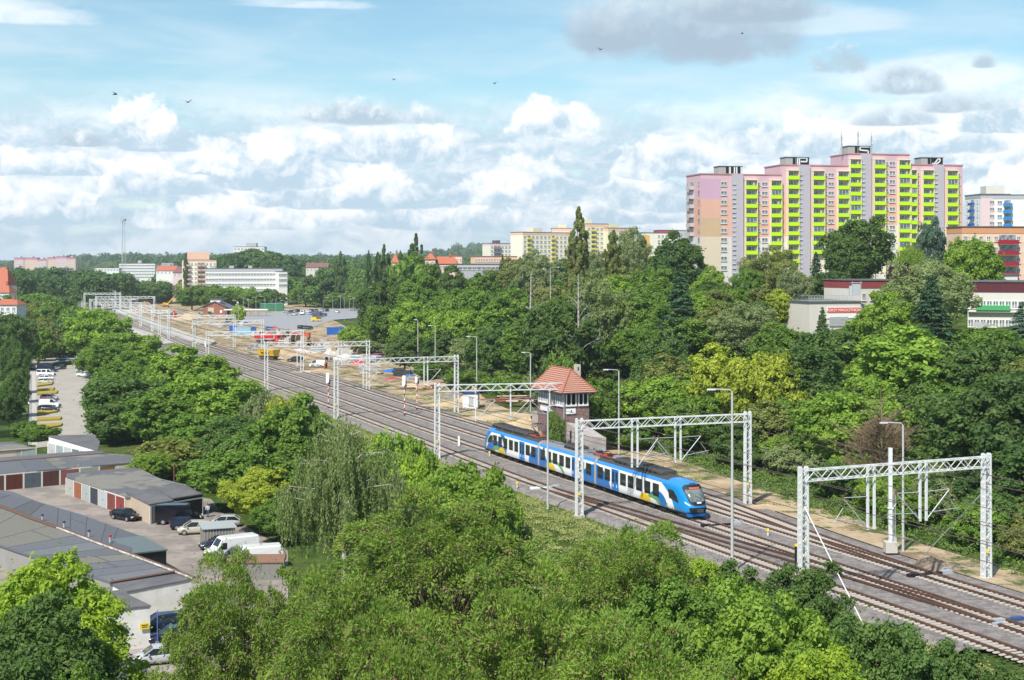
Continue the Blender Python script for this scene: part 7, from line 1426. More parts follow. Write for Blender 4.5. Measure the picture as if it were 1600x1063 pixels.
# platform shelters, far cabins, fence panels
for (u, v, L, lb) in ((176, 477, 26, 'white platform roof at the left of the island platform'), (205, 477, 20, 'white platform shelter in the middle of the station'), (170, 466, 30, 'pale cabin row under the far gantries')):
    p = P(u, v, 0); b = MB(); b.box((0, 0, 3.6), (L * .45, 4, .4)); b.box((0, 1.0, 1.8), (L * .4, .3, 3.2))
    for k in range(5): b.box((-L * .2 + L * .1 * k, 0, 1.8), (.25, .25, 3.6))
    tag(b.build('platform_shelter', WH, None, p, -.3), lb, 'shelter')
p = P(318, 507, -.3); b = MB(); b.box((0, 0, 3.2), (22, 5, .5)); 
for k in range(6): b.box((-10 + 4 * k, 0, 1.6), (.3, .3, 3.2))
tag(b.build('canopy', WH, None, P(385, 494, -.3), 0), 'long white canopy roof behind the grassy island', 'canopy')
b = MB(); b.box((0, 0, .9), (.08, 1.6, 1.4)); tag(b.build('info_board', [GRW], None, P(357, 533, -.35) + Vector((0, 0, .8)), 1.5), 'pale grey square board by the works fence', 'board')
def fence(name, a, c, h, n, m, label, z=None, slats=False):
    A, B = Vector(a), Vector(c); root = empty(name, A, 0, label, 'fence'); d = B - A
    for i in range(n + 1): q = d * (i / n); b = MB(); b.box((q.x, q.y, q.z + h / 2), (.08, .08, h)); b.build('post', m, root)
    b = MB(); 
    for z_ in (h * .95, h * .5, h * .1): b.bar(Vector((0, 0, z_)), d + Vector((0, 0, z_)), .05)
    k = int(d.length / .35)
    for i in range(k): q = d * (i / k); b.bar(q + Vector((0, 0, h * .1)), q + Vector((0, 0, h * .95)), .03)
    b.build('panel', m, root)
fence('mesh_fence', PG(-6, 546) + Vector((0, 0, 0)), PG(120, 543), 2.0, 14, M_GALV, 'grey mesh fence across the far end of the parking lane'); fence('mesh_fence', PG(43, 700), PG(46, 585), 1.1, 20, mat('dark_green_metal', (.02, .04, .03), .6, .1, 1), 'low dark fence along the left side of the footpath')
b = MB(); b.box((0, 0, 1.8), (1.9, .1, 1.2)); b.box((0, -.06, 1.9), (1.4, .03, .25), 1); b.box((-.8, 0, .7), (.08, .08, 1.4), 2); b.box((.8, 0, .7), (.08, .08, 1.4), 2); tag(b.build('red_sign', [M_RED, M_WHT, M_GALV], None, PG(40, 550)), 'red sign board at the far end of the parking lane', 'sign')
b = MB(); b.box((0, 0, 2.2), (1.1, .1, 1.1)); b.box((0, 0, .9), (.08, .08, 1.8), 1); b.box((0, -.06, 2.25), (.3, .03, .6), 2); tag(b.build('parking_sign', [mat('traffic_blue', (.02, .09, .40), .5, 0, 1), M_GALV, M_WHT], None, PG(119.5, 570)), 'blue parking sign right of the lane', 'sign')
for i, (u, v, lb) in enumerate([(45, 655, 'black lantern post at the lower end of the footpath'), (42, 672, 'lowest black lantern post by the footpath'), (44, 630, 'black lantern post beside the row of four cars'), (45, 605, 'black lantern post near the middle of the footpath')]):
    b = MB(); b.cyl((0, 0, 0), (0, 0, 3.2), .06, 6); b.cyl((0, 0, 3.2), (0, 0, 3.6), .18, 8, 1, .1); tag(b.build('lantern_post', [M_BLK, M_WHT], None, PG(u, v)), lb, 'lantern')
lamp(85, 600, 585, -1, 'grey lamp post with twin arm among the yellow beds', .09, z=LOW)
# lawns and hedges left of the footpath
M_LAWN = mat('mown_lawn', (.11, .16, .03), 1, .2, .5); M_HEDGE = mat('clipped_hedge', (.03, .055, .016), 1, .4, 2, bump=.15)
for k, (pts, lb) in enumerate([([(-40, 640), (43, 638), (43, 652), (-40, 655)], 'mown lawn square beside the lower footpath'), ([(-40, 600), (43, 598), (44, 611), (-40, 613)], 'sunny mown lawn square left of the footpath'), ([(-40, 617), (43, 615), (43, 629), (-40, 630)], 'mown lawn square in the middle left')]): sheet('lawn', pxs(pts, LOW), LOW + .012, M_LAWN, lb)
for k, (a, c, lb) in enumerate([((-30, 596), (42, 594), 'long dark hedge above the sunny lawn'), ((-30, 634), (42, 632), 'dark hedge between two lawns'), ((-30, 685), (42, 681), 'dark hedge at the lower left behind the garages'), ((80, 573), (112, 570), 'low hedge across the parking lane'), ((-30, 665), (42, 662), 'dark hedge in front of the pale car')]):
    A, B = PG(*a), PG(*c); d = B - A; b = MB(); b.box((0, 0, .6), (d.length, 1.4, 1.2)); tag(b.build('hedge', M_HEDGE, None, (A + B) / 2, math.atan2(d.y, d.x)), lb, 'hedge')
# birds
for i, (u, v, Y, s, lb) in enumerate([(179, 148, 120, .32, 'swift in the sky at the upper left'), (293, 160, 110, .32, 'swift in the sky right of the leftmost one'), (616, 125, 190, .3, 'tiny swift in the middle of the sky'), (773, 131, 180, .3, 'tiny swift right of the middle one'), (938, 78, 140, .3, 'swift below the grey cloud'), (1159, 53, 200, .3, 'tiny swift in front of the grey cloud')]):
    root = empty('swift', PD(u, v, Y), i * 1.3, lb, 'bird'); b = MB(); b.tube([(-.3, 0, 0), (-.1, 0, .02), (.25, 0, .03), (.42, 0, .02)], [.02, .07, .075, .015], 6); b.build('body', M_BLK, root); root.scale = (.62, .62, .62)
    for sy in (-1, 1): b = MB(); q = [(.15, sy * .04, .03), (.22, sy * .35, .22), (-.25, sy * .75, .30), (.05, sy * .30, .20), (-.02, sy * .04, .03)]; b.add(q + [(x, y, z - .015) for x, y, z in q], [(0, 1, 2, 3, 4), (9, 8, 7, 6, 5)] + [(k, (k + 1) % 5, (k + 1) % 5 + 5, k + 5) for k in range(5)]); b.build('wing', M_BLK, root)

# clutter of the construction yard: pallets, crates, kerb stones, drums
M_PAL = mat('pallet_wood', (.40, .30, .20), .95, .3, 2); rg = random.Random(77); pk = {}
def clutter(k):
    b = MB()
    if k == 0:
        for i in range(rg.randint(2, 6)): b.box((0, 0, .08 + .15 * i), (1.2, .8, .11), rz=rg.uniform(-.1, .1))
        return 'pallet_stack', b.mesh('pallet_stack', M_PAL), 'pallets', 'stack of wooden pallets in the construction yard'
    if k == 1:
        for i in range(4): b.box((0, 0, .15 + .28 * i), (1.6, .9, .25), rz=rg.uniform(-.04, .04))
        return 'slab_stack', b.mesh('slab_stack', M_CONC), 'slabs', 'stack of pale kerb stones in the construction yard'
    if k == 2:
        b.box((0, 0, .5), (1.0, 1.0, 1.0), taper=(.9, .9)); b.box((0, 0, 1.02), (.5, .5, .12)); return 'bulk_bag', b.mesh('bulk_bag', M_TARPW), 'bag', 'white bulk bag in the construction yard'
    if k == 3:
        b.cyl((0, -.45, .9), (0, .45, .9), .32, 12, 1); b.cyl((0, -.5, .9), (0, -.42, .9), .9, 16); b.cyl((0, .42, .9), (0, .5, .9), .9, 16); return 'cable_drum', b.mesh('cable_drum', [M_PAL, M_BLK]), 'cable drum', 'wooden cable drum in the construction yard'
    for i in range(9): b.cyl((-2, (i % 5) * .34 - .7, .17 + .3 * (i // 5)), (2, (i % 5) * .34 - .7, .17 + .3 * (i // 5)), .15, 6)
    return 'pipe_bundle', b.mesh('pipe_bundle', M_GALV), 'pipes', 'bundle of grey pipes in the construction yard'
protos = [clutter(k) for k in (0, 0, 1, 1, 2, 3, 4)]
for i in range(210):
    t = rg.random() ** .8; u = 250 + 330 * t + rg.uniform(-10, 10); v = 492 + 72 * t + rg.uniform(-10, 10)
    if u > 560 and v < 550 or abs(v - (505 + .24 * (u - 290))) < 4: continue
    nm, me, ct, lb = rg.choice(protos); o = linked(nm, me, None, P(u, v, -.36), rg.uniform(0, 3.1)); k = rg.uniform(1.2, 2.3); o.scale = (k, k, k); tag(o, lb, ct, 'materials scattered over the construction yard')
def u_edge(y): return float(np.interp(y, [170, 200, 250, 300, 340], [330, 240, 165, 140, 140]))
# ================================================================ trees, from the foreground back
def TL(rows, group=None):
    for (u, vt, w, Y, kind, colr, lb) in rows: tree_px(u, vt, w, Y, kind, colr, lb, group)
TL([
 (376, 882, 240, 84, 'near.1', 'robinia', 'feathery pale green robinia left of centre, right beside the silver hatchback'),
 (690, 782, 350, 99, 'near.2', 'robinia', 'broad feathery robinia crown right below the weeping birch'),
 (560, 905, 290, 78, 'near.1', 'robinia', 'feathery robinia with brown pods in the bottom middle left'),
 (830, 905, 330, 74, 'near.2', 'robinia', 'robinia at the bottom centre with dark forked limbs showing'),
 (985, 832, 250, 98, 'near.1', 'robinia', 'robinia crown directly below the front half of the train'),
 (640, 985, 330, 66, 'near.2', 'robinia', 'lowest robinia crown cut by the bottom edge of the picture'),
 (1010, 980, 330, 68, 'near.1', 'robinia', 'robinia crown at the bottom edge left of the lime green tree'),
 (1090, 868, 120, 103, 'maple.2', 'lime', 'pale green shrubby maple just below the train front'),
 (1040, 900, 170, 92, 'maple.1', 'mid', 'mid green maple behind the robinias right of centre'),
 (1190, 935, 260, 82, 'maple.1', 'bright', 'bright lime green ash tree at the bottom right of centre'),
 (1285, 1000, 170, 76, 'maple.2', 'lime', 'small bright lime crown in front of the dark maples'),
 (1255, 893, 170, 97, 'maple.2', 'deep', 'dark green maple reaching up to the foot of the nearest gantry'),
 (1150, 880, 130, 101, 'maple.1', 'deep', 'dark green maple around the foot of the near lamp post'),
 (1390, 985, 250, 79, 'maple.2', 'deep', 'broad dark green maple at the bottom right'),
 (1500, 1008, 170, 77, 'maple.1', 'deep', 'dark green maple just left of the bottom right corner'),
 (1590, 1035, 120, 76, 'maple.2', 'deep', 'dark maple cut by the bottom right corner'),
 (84, 862, 225, 84, 'maple.2', 'lime', 'yellow green maple in the bottom left corner before the garage roofs'),
 (60, 935, 220, 77, 'maple.1', 'deep', 'dark green maple below the yellow green one in the bottom left corner'),
 (120, 1035, 120, 72, 'maple.1', 'mid', 'small green crown at the bottom edge before the dark roof'),
 (540, 640, 205, 133, 'weep', 'weep', 'tall weeping birch with hanging grey green strands and white limbs'),
 (620, 725, 90, 133, 'weep', 'weep', 'shorter weeping birch on the right of the tall one'),
 (408, 735, 120, 172, 'maple.2', 'yellow', 'yellow green tree overhanging the white vans'),
 (436, 782, 90, 166, 'maple.1', 'mid', 'darker green tree below the yellow one beside the white vans'),
 (375, 690, 140, 188, 'broad.1', 'mid', 'round green tree above the yellow tree'),
 (280, 676, 135, 217, 'broad.2', 'rust', 'reddish tinged shrubby tree beside the garage roofs'),
 (236, 703, 70, 209, 'broad.0', 'bright', 'light green low tree at the edge of the diagonal garage roof'),
 (338, 705, 105, 206, 'broad.0', 'mid', 'green tree behind the dark open garage'),
 (455, 625, 150, 180, 'broad.1', 'mid', 'green tree on the embankment left of the weeping birch top'),
 (400, 655, 130, 192, 'broad.2', 'deep', 'deep green tree in the middle of the embankment wood'),
 (335, 575, 150, 252, 'broad.0', 'bright', 'sunlit green tree crowning the middle of the embankment wood'),
 (300, 545, 150, 285, 'broad.1', 'bright', 'light green round tree beside the ballast'),
 (255, 562, 120, 300, 'broad.2', 'mid', 'mid green tree left of the light round one'),
 (205, 555, 110, 310, 'broad.1', 'mid', 'green tree bordering the far end of the parking lane'),
 (195, 580, 150, 268, 'broad.0', 'deep', 'dark green round tree overhanging the parking lane'),
 (180, 620, 110, 258, 'broad.2', 'deep', 'dark low tree just behind the white garage'),
 (250, 610, 130, 245, 'broad.1', 'mid', 'green tree above the reddish shrub'),
 (320, 640, 120, 222, 'broad.0', 'mid', 'mid green tree between the reddish shrub and the sunlit tree'),
 (195, 512, 115, 385, 'broad.0', 'bright', 'yellowish green tree at the edge of the island platform'),
 (148, 473, 100, 440, 'broad.2', 'bright', 'tall green tree in front of the far gantries'),
 (172, 530, 80, 372, 'broad.1', 'mid', 'green tree right of the far parked cars'),
 (105, 505, 60, 590, 'broad.1', 'lime', 'bright lime green tree behind the parking lane'),
 (150, 535, 60, 400, 'broad.0', 'mid', 'mid green tree behind the row of cars on the right of the lane'),
 (60, 478, 90, 610, 'broad.0', 'mid', 'green tree left of the bright lime one'),
 (25, 470, 95, 600, 'broad.2', 'olive', 'olive green tree at the left edge below the red roofs'),
 (20, 500, 70, 560, 'broad.1', 'deep', 'dark green tree at the left edge behind the lawns'),
 (70, 515, 60, 575, 'broad.2', 'mid', 'low green tree beyond the red sign of the parking lane'),
 (18, 528, 38, 352, 'loose.1', 'dark', 'dark slim tree on the left lawn near the red car'),
 (30, 545, 36, 330, 'loose.0', 'deep', 'small tree left of the footpath near the far end'),
 (22, 583, 42, 300, 'loose.1', 'deep', 'small tree with pale trunk between the left lawns'),
 (14, 612, 46, 275, 'loose.0', 'dark', 'dark slim tree at the left edge nearest the garages'),
])
TL([(672, 411, 44, 500, 'broad.0', 'mid', 'green tree before the pointed turret roof'), (704, 416, 50, 495, 'broad.1', 'deep', 'deep green tree before the red roofed villa'), (745, 424, 62, 500, 'broad.2', 'mid', 'green tree before the low grey hall'), (770, 421, 50, 490, 'broad.0', 'olive', 'olive green tree right before the low grey hall'),
 (14, 481, 74, 425, 'broad.2', 'deep', 'deep green tree before the lowest red roof at the left edge'), (6, 462, 50, 520, 'broad.1', 'mid', 'green tree hiding the base of the white house'), (868, 642, 30, 199, 'bush.0', 'mid', 'green bush growing against the signal box wall'), (862, 668, 20, 200, 'bush.1', 'yellow', 'yellow flowering bush at the foot of the signal box')])
# embankment bushes
TL([
 (500, 655, 90, 186, 'bush.0', 'lime', 'light green bush at the ballast edge left of the birch'),
 (600, 668, 90, 181, 'bush.1', 'bright', 'bright green bush right of the birch top'),
 (650, 680, 60, 176, 'bush.0', 'bright', 'bright green bush by the foot of the third gantry'),
 (630, 715, 100, 160, 'bush.1', 'lime', 'light green bush between the birch and the gantry column'),
 (700, 722, 130, 153, 'bush.0', 'bright', 'large bright green bush below the gantry column'),
 (762, 728, 95, 150, 'bush.1', 'bright', 'rounded bright green bush left of the grassy slope'),
 (690, 752, 150, 138, 'broad.1', 'bright', 'wide green shrub mass behind the foreground robinia'),
 (440, 612, 80, 222, 'bush.1', 'yellow', 'yellow flowering shrub at the edge of the ballast'),
 (400, 612, 60, 232, 'bush.0', 'grey', 'pale grey green shrub beside the ballast'),
 (420, 650, 100, 208, 'broad.0', 'mid', 'green shrubby tree on the embankment'),
 (475, 690, 90, 175, 'broad.2', 'mid', 'green shrubby tree left of the weeping birch'),
 (980, 818, 60, 124, 'bush.1', 'mid', 'small green bush at the grassy slope below the train'),
 (1020, 835, 90, 118, 'bush.0', 'bright', 'light green bush at the ballast edge below the train front'),
 (930, 840, 80, 120, 'bush.1', 'grey', 'grey green bush on the grassy slope'),
 (60, 690, 60, 262, 'bush.0', 'mid', 'clipped green hedge bush left of the white garage'),
 (35, 690, 50, 268, 'bush.1', 'mid', 'clipped green hedge bush behind the leftmost garage'),
])
TL([   # right of the tracks, nearest
 (1585, 560, 190, 168, 'broad.2', 'dark', 'huge dark tree wall at the right edge behind the gantry'),
 (1500, 600, 170, 172, 'broad.0', 'deep', 'dark green tree behind the right column of the nearest gantry'),
 (1600, 690, 150, 148, 'broad.1', 'dark', 'darkest tree at the right edge above the rails'),
 (1540, 720, 110, 152, 'broad.0', 'dark', 'dark low tree beside the right gantry column'),
 (1490, 735, 100, 155, 'broad.2', 'dark', 'dark low tree behind the guy wire of the nearest gantry'),
 (1378, 610, 118, 168, 'dead', 'twig', 'bare brown leafless tree among the green ones'),
 (1440, 690, 80, 170, 'broad.1', 'deep', 'dark green tree just right of the leafless brown tree'),
 (1330, 690, 90, 181, 'broad.0', 'deep', 'deep green tree below left of the leafless brown tree'),
 (1290, 640, 90, 190, 'broad.1', 'mid', 'small sunlit green tree left of the leafless one'),
 (1260, 545, 110, 205, 'broad.2', 'dark', 'dark green tree between the yellow one and the bright one'),
 (1200, 535, 130, 204, 'broad.0', 'yellow', 'tall yellow green tree behind the second gantry'),
 (1215, 630, 110, 196, 'broad.1', 'olive', 'olive green tree below the yellow green one'),
 (1130, 545, 120, 214, 'broad.1', 'yellow', 'yellow green tree left of the tallest yellow one'),
 (1050, 575, 130, 224, 'broad.2', 'bright', 'bright green tree behind the train front'),
 (1090, 610, 110, 208, 'broad.0', 'mid', 'mid green tree above the second gantry beam'),
 (1150, 650, 100, 196, 'broad.2', 'deep', 'dark green tree behind the second gantry beam'),
 (985, 600, 90, 228, 'broad.1', 'bright', 'bright bushy tree right of the signal box'),
 (936, 590, 62, 210, 'broad.0', 'mid', 'dark bushy tree touching the signal box roof'),
 (985, 660, 80, 212, 'bush.1', 'mid', 'green bush behind the rear roof of the train'),
 (1420, 518, 220, 212, 'broad.1', 'bright', 'very broad bright green tree below the shops'),
 (1345, 575, 120, 203, 'broad.0', 'bright', 'bright green tree under the broad one'),
 (1535, 520, 150, 205, 'broad.0', 'deep', 'green tree right of the broad bright one'),
 (1470, 585, 120, 195, 'broad.2', 'mid', 'mid green tree under the broad bright one on the right'),
 (1300, 505, 120, 240, 'broad.2', 'deep', 'dark green shrubby tree below the storage shop sign'),
])
TL([   # hillside, middle
 (1165, 475, 110, 268, 'fine.0', 'grey', 'round grey green willow left of the bare birch'),
 (1215, 505, 70, 252, 'broad.1', 'mid', 'mid green tree below the grey green willow'),
 (1095, 480, 100, 285, 'broad.2', 'mid', 'mid green tree between the spruce and the grey willow'),
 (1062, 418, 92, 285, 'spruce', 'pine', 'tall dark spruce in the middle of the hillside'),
 (1000, 455, 90, 300, 'broad.0', 'mid', 'green tree left of the tall spruce'),
 (1030, 520, 90, 262, 'broad.1', 'deep', 'dark green tree at the foot of the tall spruce'),
 (1130, 445, 100, 320, 'broad.0', 'mid', 'mid green tree right of the tall spruce'),
 (935, 428, 110, 300, 'fine.1', 'weep', 'grey green hanging birch with white stems'),
 (905, 428, 76, 279, 'deadbirch.1', 'mid', 'bare white birch limbs within the hanging birch'),
 (828, 424, 80, 293, 'deadbirch', 'mid', 'half dead white birch with forked bare limbs'),
 (872, 458, 125, 282, 'broad.2', 'deep', 'dark green full tree between the two birches'),
 (830, 490, 90, 290, 'broad.1', 'mid', 'mid green tree below the half dead birch'),
 (775, 500, 100, 315, 'broad.0', 'deep', 'dark green tree behind the lamp posts'),
 (795, 455, 90, 340, 'broad.1', 'mid', 'green tree left of the half dead birch'),
 (740, 438, 105, 372, 'broad.2', 'mid', 'large green tree on the left part of the hillside'),
 (715, 475, 95, 360, 'broad.0', 'bright', 'sunlit green tree at the left part of the hillside'),
 (690, 520, 70, 345, 'broad.1', 'deep', 'dark green tree above the timber piles'),
 (740, 530, 80, 325, 'loose.0', 'grey', 'pale grey green shrub tree near the lamp posts'),
 (632, 518, 56, 352, 'broad.1', 'deep', 'dark round tree standing before the concrete blocks'),
 (640, 462, 78, 405, 'broad.2', 'bright', 'bright green tree at the left corner of the hillside'),
 (596, 470, 62, 430, 'broad.0', 'mid', 'green tree above the blue container'),
 (598, 437, 84, 450, 'broad.1', 'deep', 'large deep green tree left on the hillside'),
 (655, 430, 70, 440, 'broad.0', 'mid', 'green tree at the left on the hillside skyline'),
 (690, 455, 60, 420, 'broad.1', 'mid', 'round green tree between the skyline and the sunlit tree'),
 (549, 508, 46, 468, 'bush.0', 'bright', 'bright green bush beside the blue container'),
 (570, 528, 60, 420, 'bush.1', 'grey', 'grey green bushes behind the concrete pipes'),
 (880, 548, 60, 268, 'bush.1', 'mid', 'green shrub beside the lamp post near the signal box'),
 (800, 580, 90, 285, 'bush.0', 'mid', 'low green scrub behind the white cabinet'),
 (850, 585, 70, 275, 'bush.1', 'grey', 'grey green scrub left of the signal box'),
 (735, 575, 90, 305, 'bush.1', 'mid', 'low green scrub above the timber pile'),
 (670, 560, 50, 335, 'bush.0', 'mid', 'low scrub right of the concrete blocks'),
 (905, 322, 40, 400, 'poplar', 'olive', 'tallest slim poplar with a pointed top'),
 (893, 360, 26, 402, 'poplar.1', 'olive', 'shorter slim poplar touching the tallest one'),
 (958, 358, 38, 395, 'poplar.1', 'olive', 'wide poplar right of the tallest one'),
 (985, 358, 66, 440, 'fine.0', 'grey', 'grey green poplar below the yellow apartment block'),
 (1060, 368, 96, 375, 'broad.1', 'dark', 'dark green round tree left of the pink tower block'),
 (845, 394, 80, 480, 'fine.1', 'grey', 'grey green willow on the skyline left of the poplars'),
 (925, 395, 60, 430, 'fine.0', 'grey', 'grey green tree between the two poplars'),
 (805, 402, 50, 500, 'broad.0', 'olive', 'olive green tree on the skyline left of the willow'),
 (785, 398, 16, 520, 'poplar', 'dark', 'small slim dark poplar on the skyline left of the willow'),
 (760, 425, 50, 480, 'broad.1', 'mid', 'green skyline tree below the red roofed row'),
 (1020, 410, 80, 350, 'broad.2', 'mid', 'mid green tree below the dark round one'),
 (965, 430, 70, 330, 'broad.0', 'bright', 'bright green tree below the wide poplar'),
 (1110, 420, 60, 350, 'broad.1', 'bright', 'green tree at the foot of the pink tower block'),
 (1205, 388, 92, 350, 'fine.1', 'olive', 'loose olive green tree before the lime balconies'),
 (1170, 420, 60, 345, 'fine.0', 'mid', 'green birch left of the loose olive tree'),
 (1240, 418, 60, 312, 'fine.1', 'grey', 'thin grey green birch left of the storage shop'),
 (1242, 425, 52, 310, 'deadbirch.1', 'mid', 'bare white birch limbs left of the storage shop'),
 (1218, 455, 60, 300, 'broad.1', 'yellow', 'small yellow green tree left of the storage shop'),
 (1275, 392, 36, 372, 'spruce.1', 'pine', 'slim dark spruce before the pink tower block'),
 (1340, 342, 104, 362, 'loose.1', 'deep', 'biggest dark green tree before the pink tower block'),
 (1330, 372, 80, 358, 'broad.0', 'deep', 'dark green tree within the biggest one'),
 (1300, 420, 60, 350, 'broad.2', 'dark', 'low dark green tree behind the roof terrace'),
 (1456, 350, 50, 372, 'loose.0', 'blue', 'dark bluish pine right before the tower block'),
 (1420, 378, 62, 355, 'willow', 'bright', 'light green weeping willow before the tower block'),
 (1408, 408, 44, 340, 'bush.1', 'purple', 'purple leaved plum tree under the willow'),
 (1526, 362, 92, 288, 'broad.2', 'bright', 'vivid green tree before the orange block'),
 (1497, 375, 40, 300, 'fine.1', 'rust', 'reddish thin tree left of the vivid green one'),
 (1458, 408, 130, 258, 'fine.0', 'grey', 'broad grey green willow behind the dark spruce'),
 (1395, 440, 60, 300, 'bush.0', 'bright', 'bright green shrub behind the red fascia shop'),
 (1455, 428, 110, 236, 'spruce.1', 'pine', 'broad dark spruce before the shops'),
 (1378, 465, 110, 240, 'broad.1', 'bright', 'bright green tree right of the storage shop sign'),
 (1598, 470, 60, 250, 'spruce', 'blue', 'dark conifer at the right edge before the shops'),
 (1550, 505, 110, 232, 'broad.2', 'mid', 'green tree before the white shops at the right'),
 (1285, 478, 40, 262, 'spruce.1', 'dark', 'small dark spruce below the storage shop'),
])
# anonymous fill on the hillside, behind and between the trees above
SHOPS = [(-20 + 60, 0)]
CW = dict(mid='green', deep='deep green', dark='dark green', bright='light green', olive='olive green', grey='grey green')
def zone(u):
    for a, t in ((60, ' near the left edge'), (150, ' above the parking lane'), (230, ' around the end of the station'), (330, ' above the brick shed'), (440, ' below the white office block'), (560, ' above the car park'), (640, ' above the container yard'), (720, ' above the timber piles'), (800, ' above the white cabinet'), (880, ' left of the signal box'), (960, ' above the signal box'), (1040, ' left of the tall spruce'), (1120, ' right of the tall spruce'), (1200, ' above the second gantry'), (1300, ' below the storage shop'), (1400, ' left above the nearest gantry'), (1500, ' above the nearest gantry')):
        if u < a: return t
    return ' near the right edge'
def fill(n, box, mk, kinds, cols, label, group, cap, hr, cond, seed, mind=7.0, wr=(.85, 1.15)):
    rg = random.Random(seed); pts = []; k = 0; tries = 0
    while k < n and tries < n * 40:
        tries += 1; y = rg.uniform(*box[1]); u = rg.uniform(*box[0]); x = (u - 800) * y / F
        if not cond(x, y, u): continue
        if any((x - a) ** 2 + (y - b) ** 2 < mind ** 2 for a, b in pts): continue
        g = gz(x, y); h = rg.uniform(*hr); vt = V0 - (g + h - H) * F / y; c = cap(u)
        if vt < c: h = H - (c + rg.uniform(0, 12) - V0) * y / F - g
        if h < 3.5: continue
        pts.append((x, y)); cl = rg.choice(cols); tree(x, y, h, min(h * rg.uniform(*wr), 13), rg.choice(kinds), cl, (('small ' if h < 8 else 'tall ' if h > 11.5 else '') + CW[cl] + ' ' + label + zone(u)) if '%' not in label else label, group); k += 1
def footd(x, y): return float(polyline_dist(np.array([x]), np.array([y]), FOOT)[0])
def leftd(x, y): return -float(polyline_dist(np.array([x]), np.array([y]), LEFT)[0])
capR = lambda u: float(np.interp(u, [560, 700, 800, 900, 1000, 1080, 1180, 1250, 1300, 1450, 1600], [455, 440, 425, 430, 420, 440, 440, 455, 505, 535, 540]))
fill(58, ((560, 1640), (170, 400)), 0, ['broad.0', 'broad.1', 'broad.2'], ['mid', 'deep', 'mid', 'bright', 'olive'], 'tree filling the wooded hillside', 'trees filling the wooded hillside', capR, (8, 13),
     lambda x, y, u: footd(x, y) > 6 and not (u > 1240 and y > 235) and not (850 < u < 960 and y < 262), 5, 7.5)
capS = lambda u: float(np.interp(u, [440, 520, 600, 700, 760, 820, 1000, 1080], [428, 412, 415, 410, 408, 402, 402, 410]))
fill(30, ((560, 1075), (400, 700)), 0, ['far.0', 'far.1', 'far.2'], ['mid', 'deep', 'olive', 'mid', 'grey'], 'distant tree on the upper hillside', 'distant trees on the upper hillside', capS, (9, 14),
     lambda x, y, u: footd(x, y) > 8, 6, 10)
fill(26, ((150, 480), (170, 330)), 0, ['broad.0', 'broad.1', 'broad.2'], ['mid', 'deep', 'mid'], 'tree in the belt between garages and embankment', 'trees in the belt left of the embankment',
     lambda u: float(np.interp(u, [120, 200, 300, 400, 480], [590, 560, 575, 655, 690])), (7, 11), lambda x, y, u: 9 < leftd(x, y) < 30 and x > (u_edge(y) - 800) * y / F, 8, 7)
fill(22, ((590, 1010), (455, 540)), 0, ['broad.0', 'broad.1', 'broad.2'], ['mid', 'deep', 'olive', 'mid'], 'tree along the hilltop skyline', 'trees along the hilltop', lambda u: capS(u) + 4, (8, 12), lambda x, y, u: footd(x, y) > 8, 61, 9)
fill(22, ((1150, 1640), (112, 200)), 0, ['bush.0', 'bush.1'], ['mid', 'bright', 'deep', 'olive', 'grey'], 'bush at the foot of the slope', 'bushes at the foot of the slope', lambda u: 0, (3.6, 5.4), lambda x, y, u: 4 < footd(x, y) < 16, 71, 4.5, (1.1, 1.5))
# far woods: middle distance and horizon
fill(32, ((-20, 330), (430, 760)), 0, ['far.0', 'far.1', 'far.2'], ['mid', 'deep', 'olive', 'mid'], 'distant tree left of the station tracks', 'distant trees left of the station',
     lambda u: float(np.interp(u, [0, 60, 120, 180, 330], [452, 448, 462, 500, 520])), (9, 14), lambda x, y, u: 14 < leftd(x, y), 11, 11)
fill(34, ((130, 560), (800, 1060)), 0, ['far.0', 'far.1', 'far.2'], ['mid', 'deep', 'olive', 'bright'], 'distant tree behind the construction yard', 'distant trees behind the construction yard',
     lambda u: float(np.interp(u, [130, 200, 280, 330, 440, 480, 560], [440, 430, 428, 444, 450, 428, 412])), (12, 17), lambda x, y, u: -float(polyline_dist(np.array([x]), np.array([y]), [(p.x, p.y) for p in pxs([(130, 458), (190, 470), (245, 469), (300, 466), (440, 480), (470, 486), (600, 478)])])[0]) < 0 and y > np.interp(u, [130, 250, 330, 560], [1010, 930, 840, 820]), 13, 13)
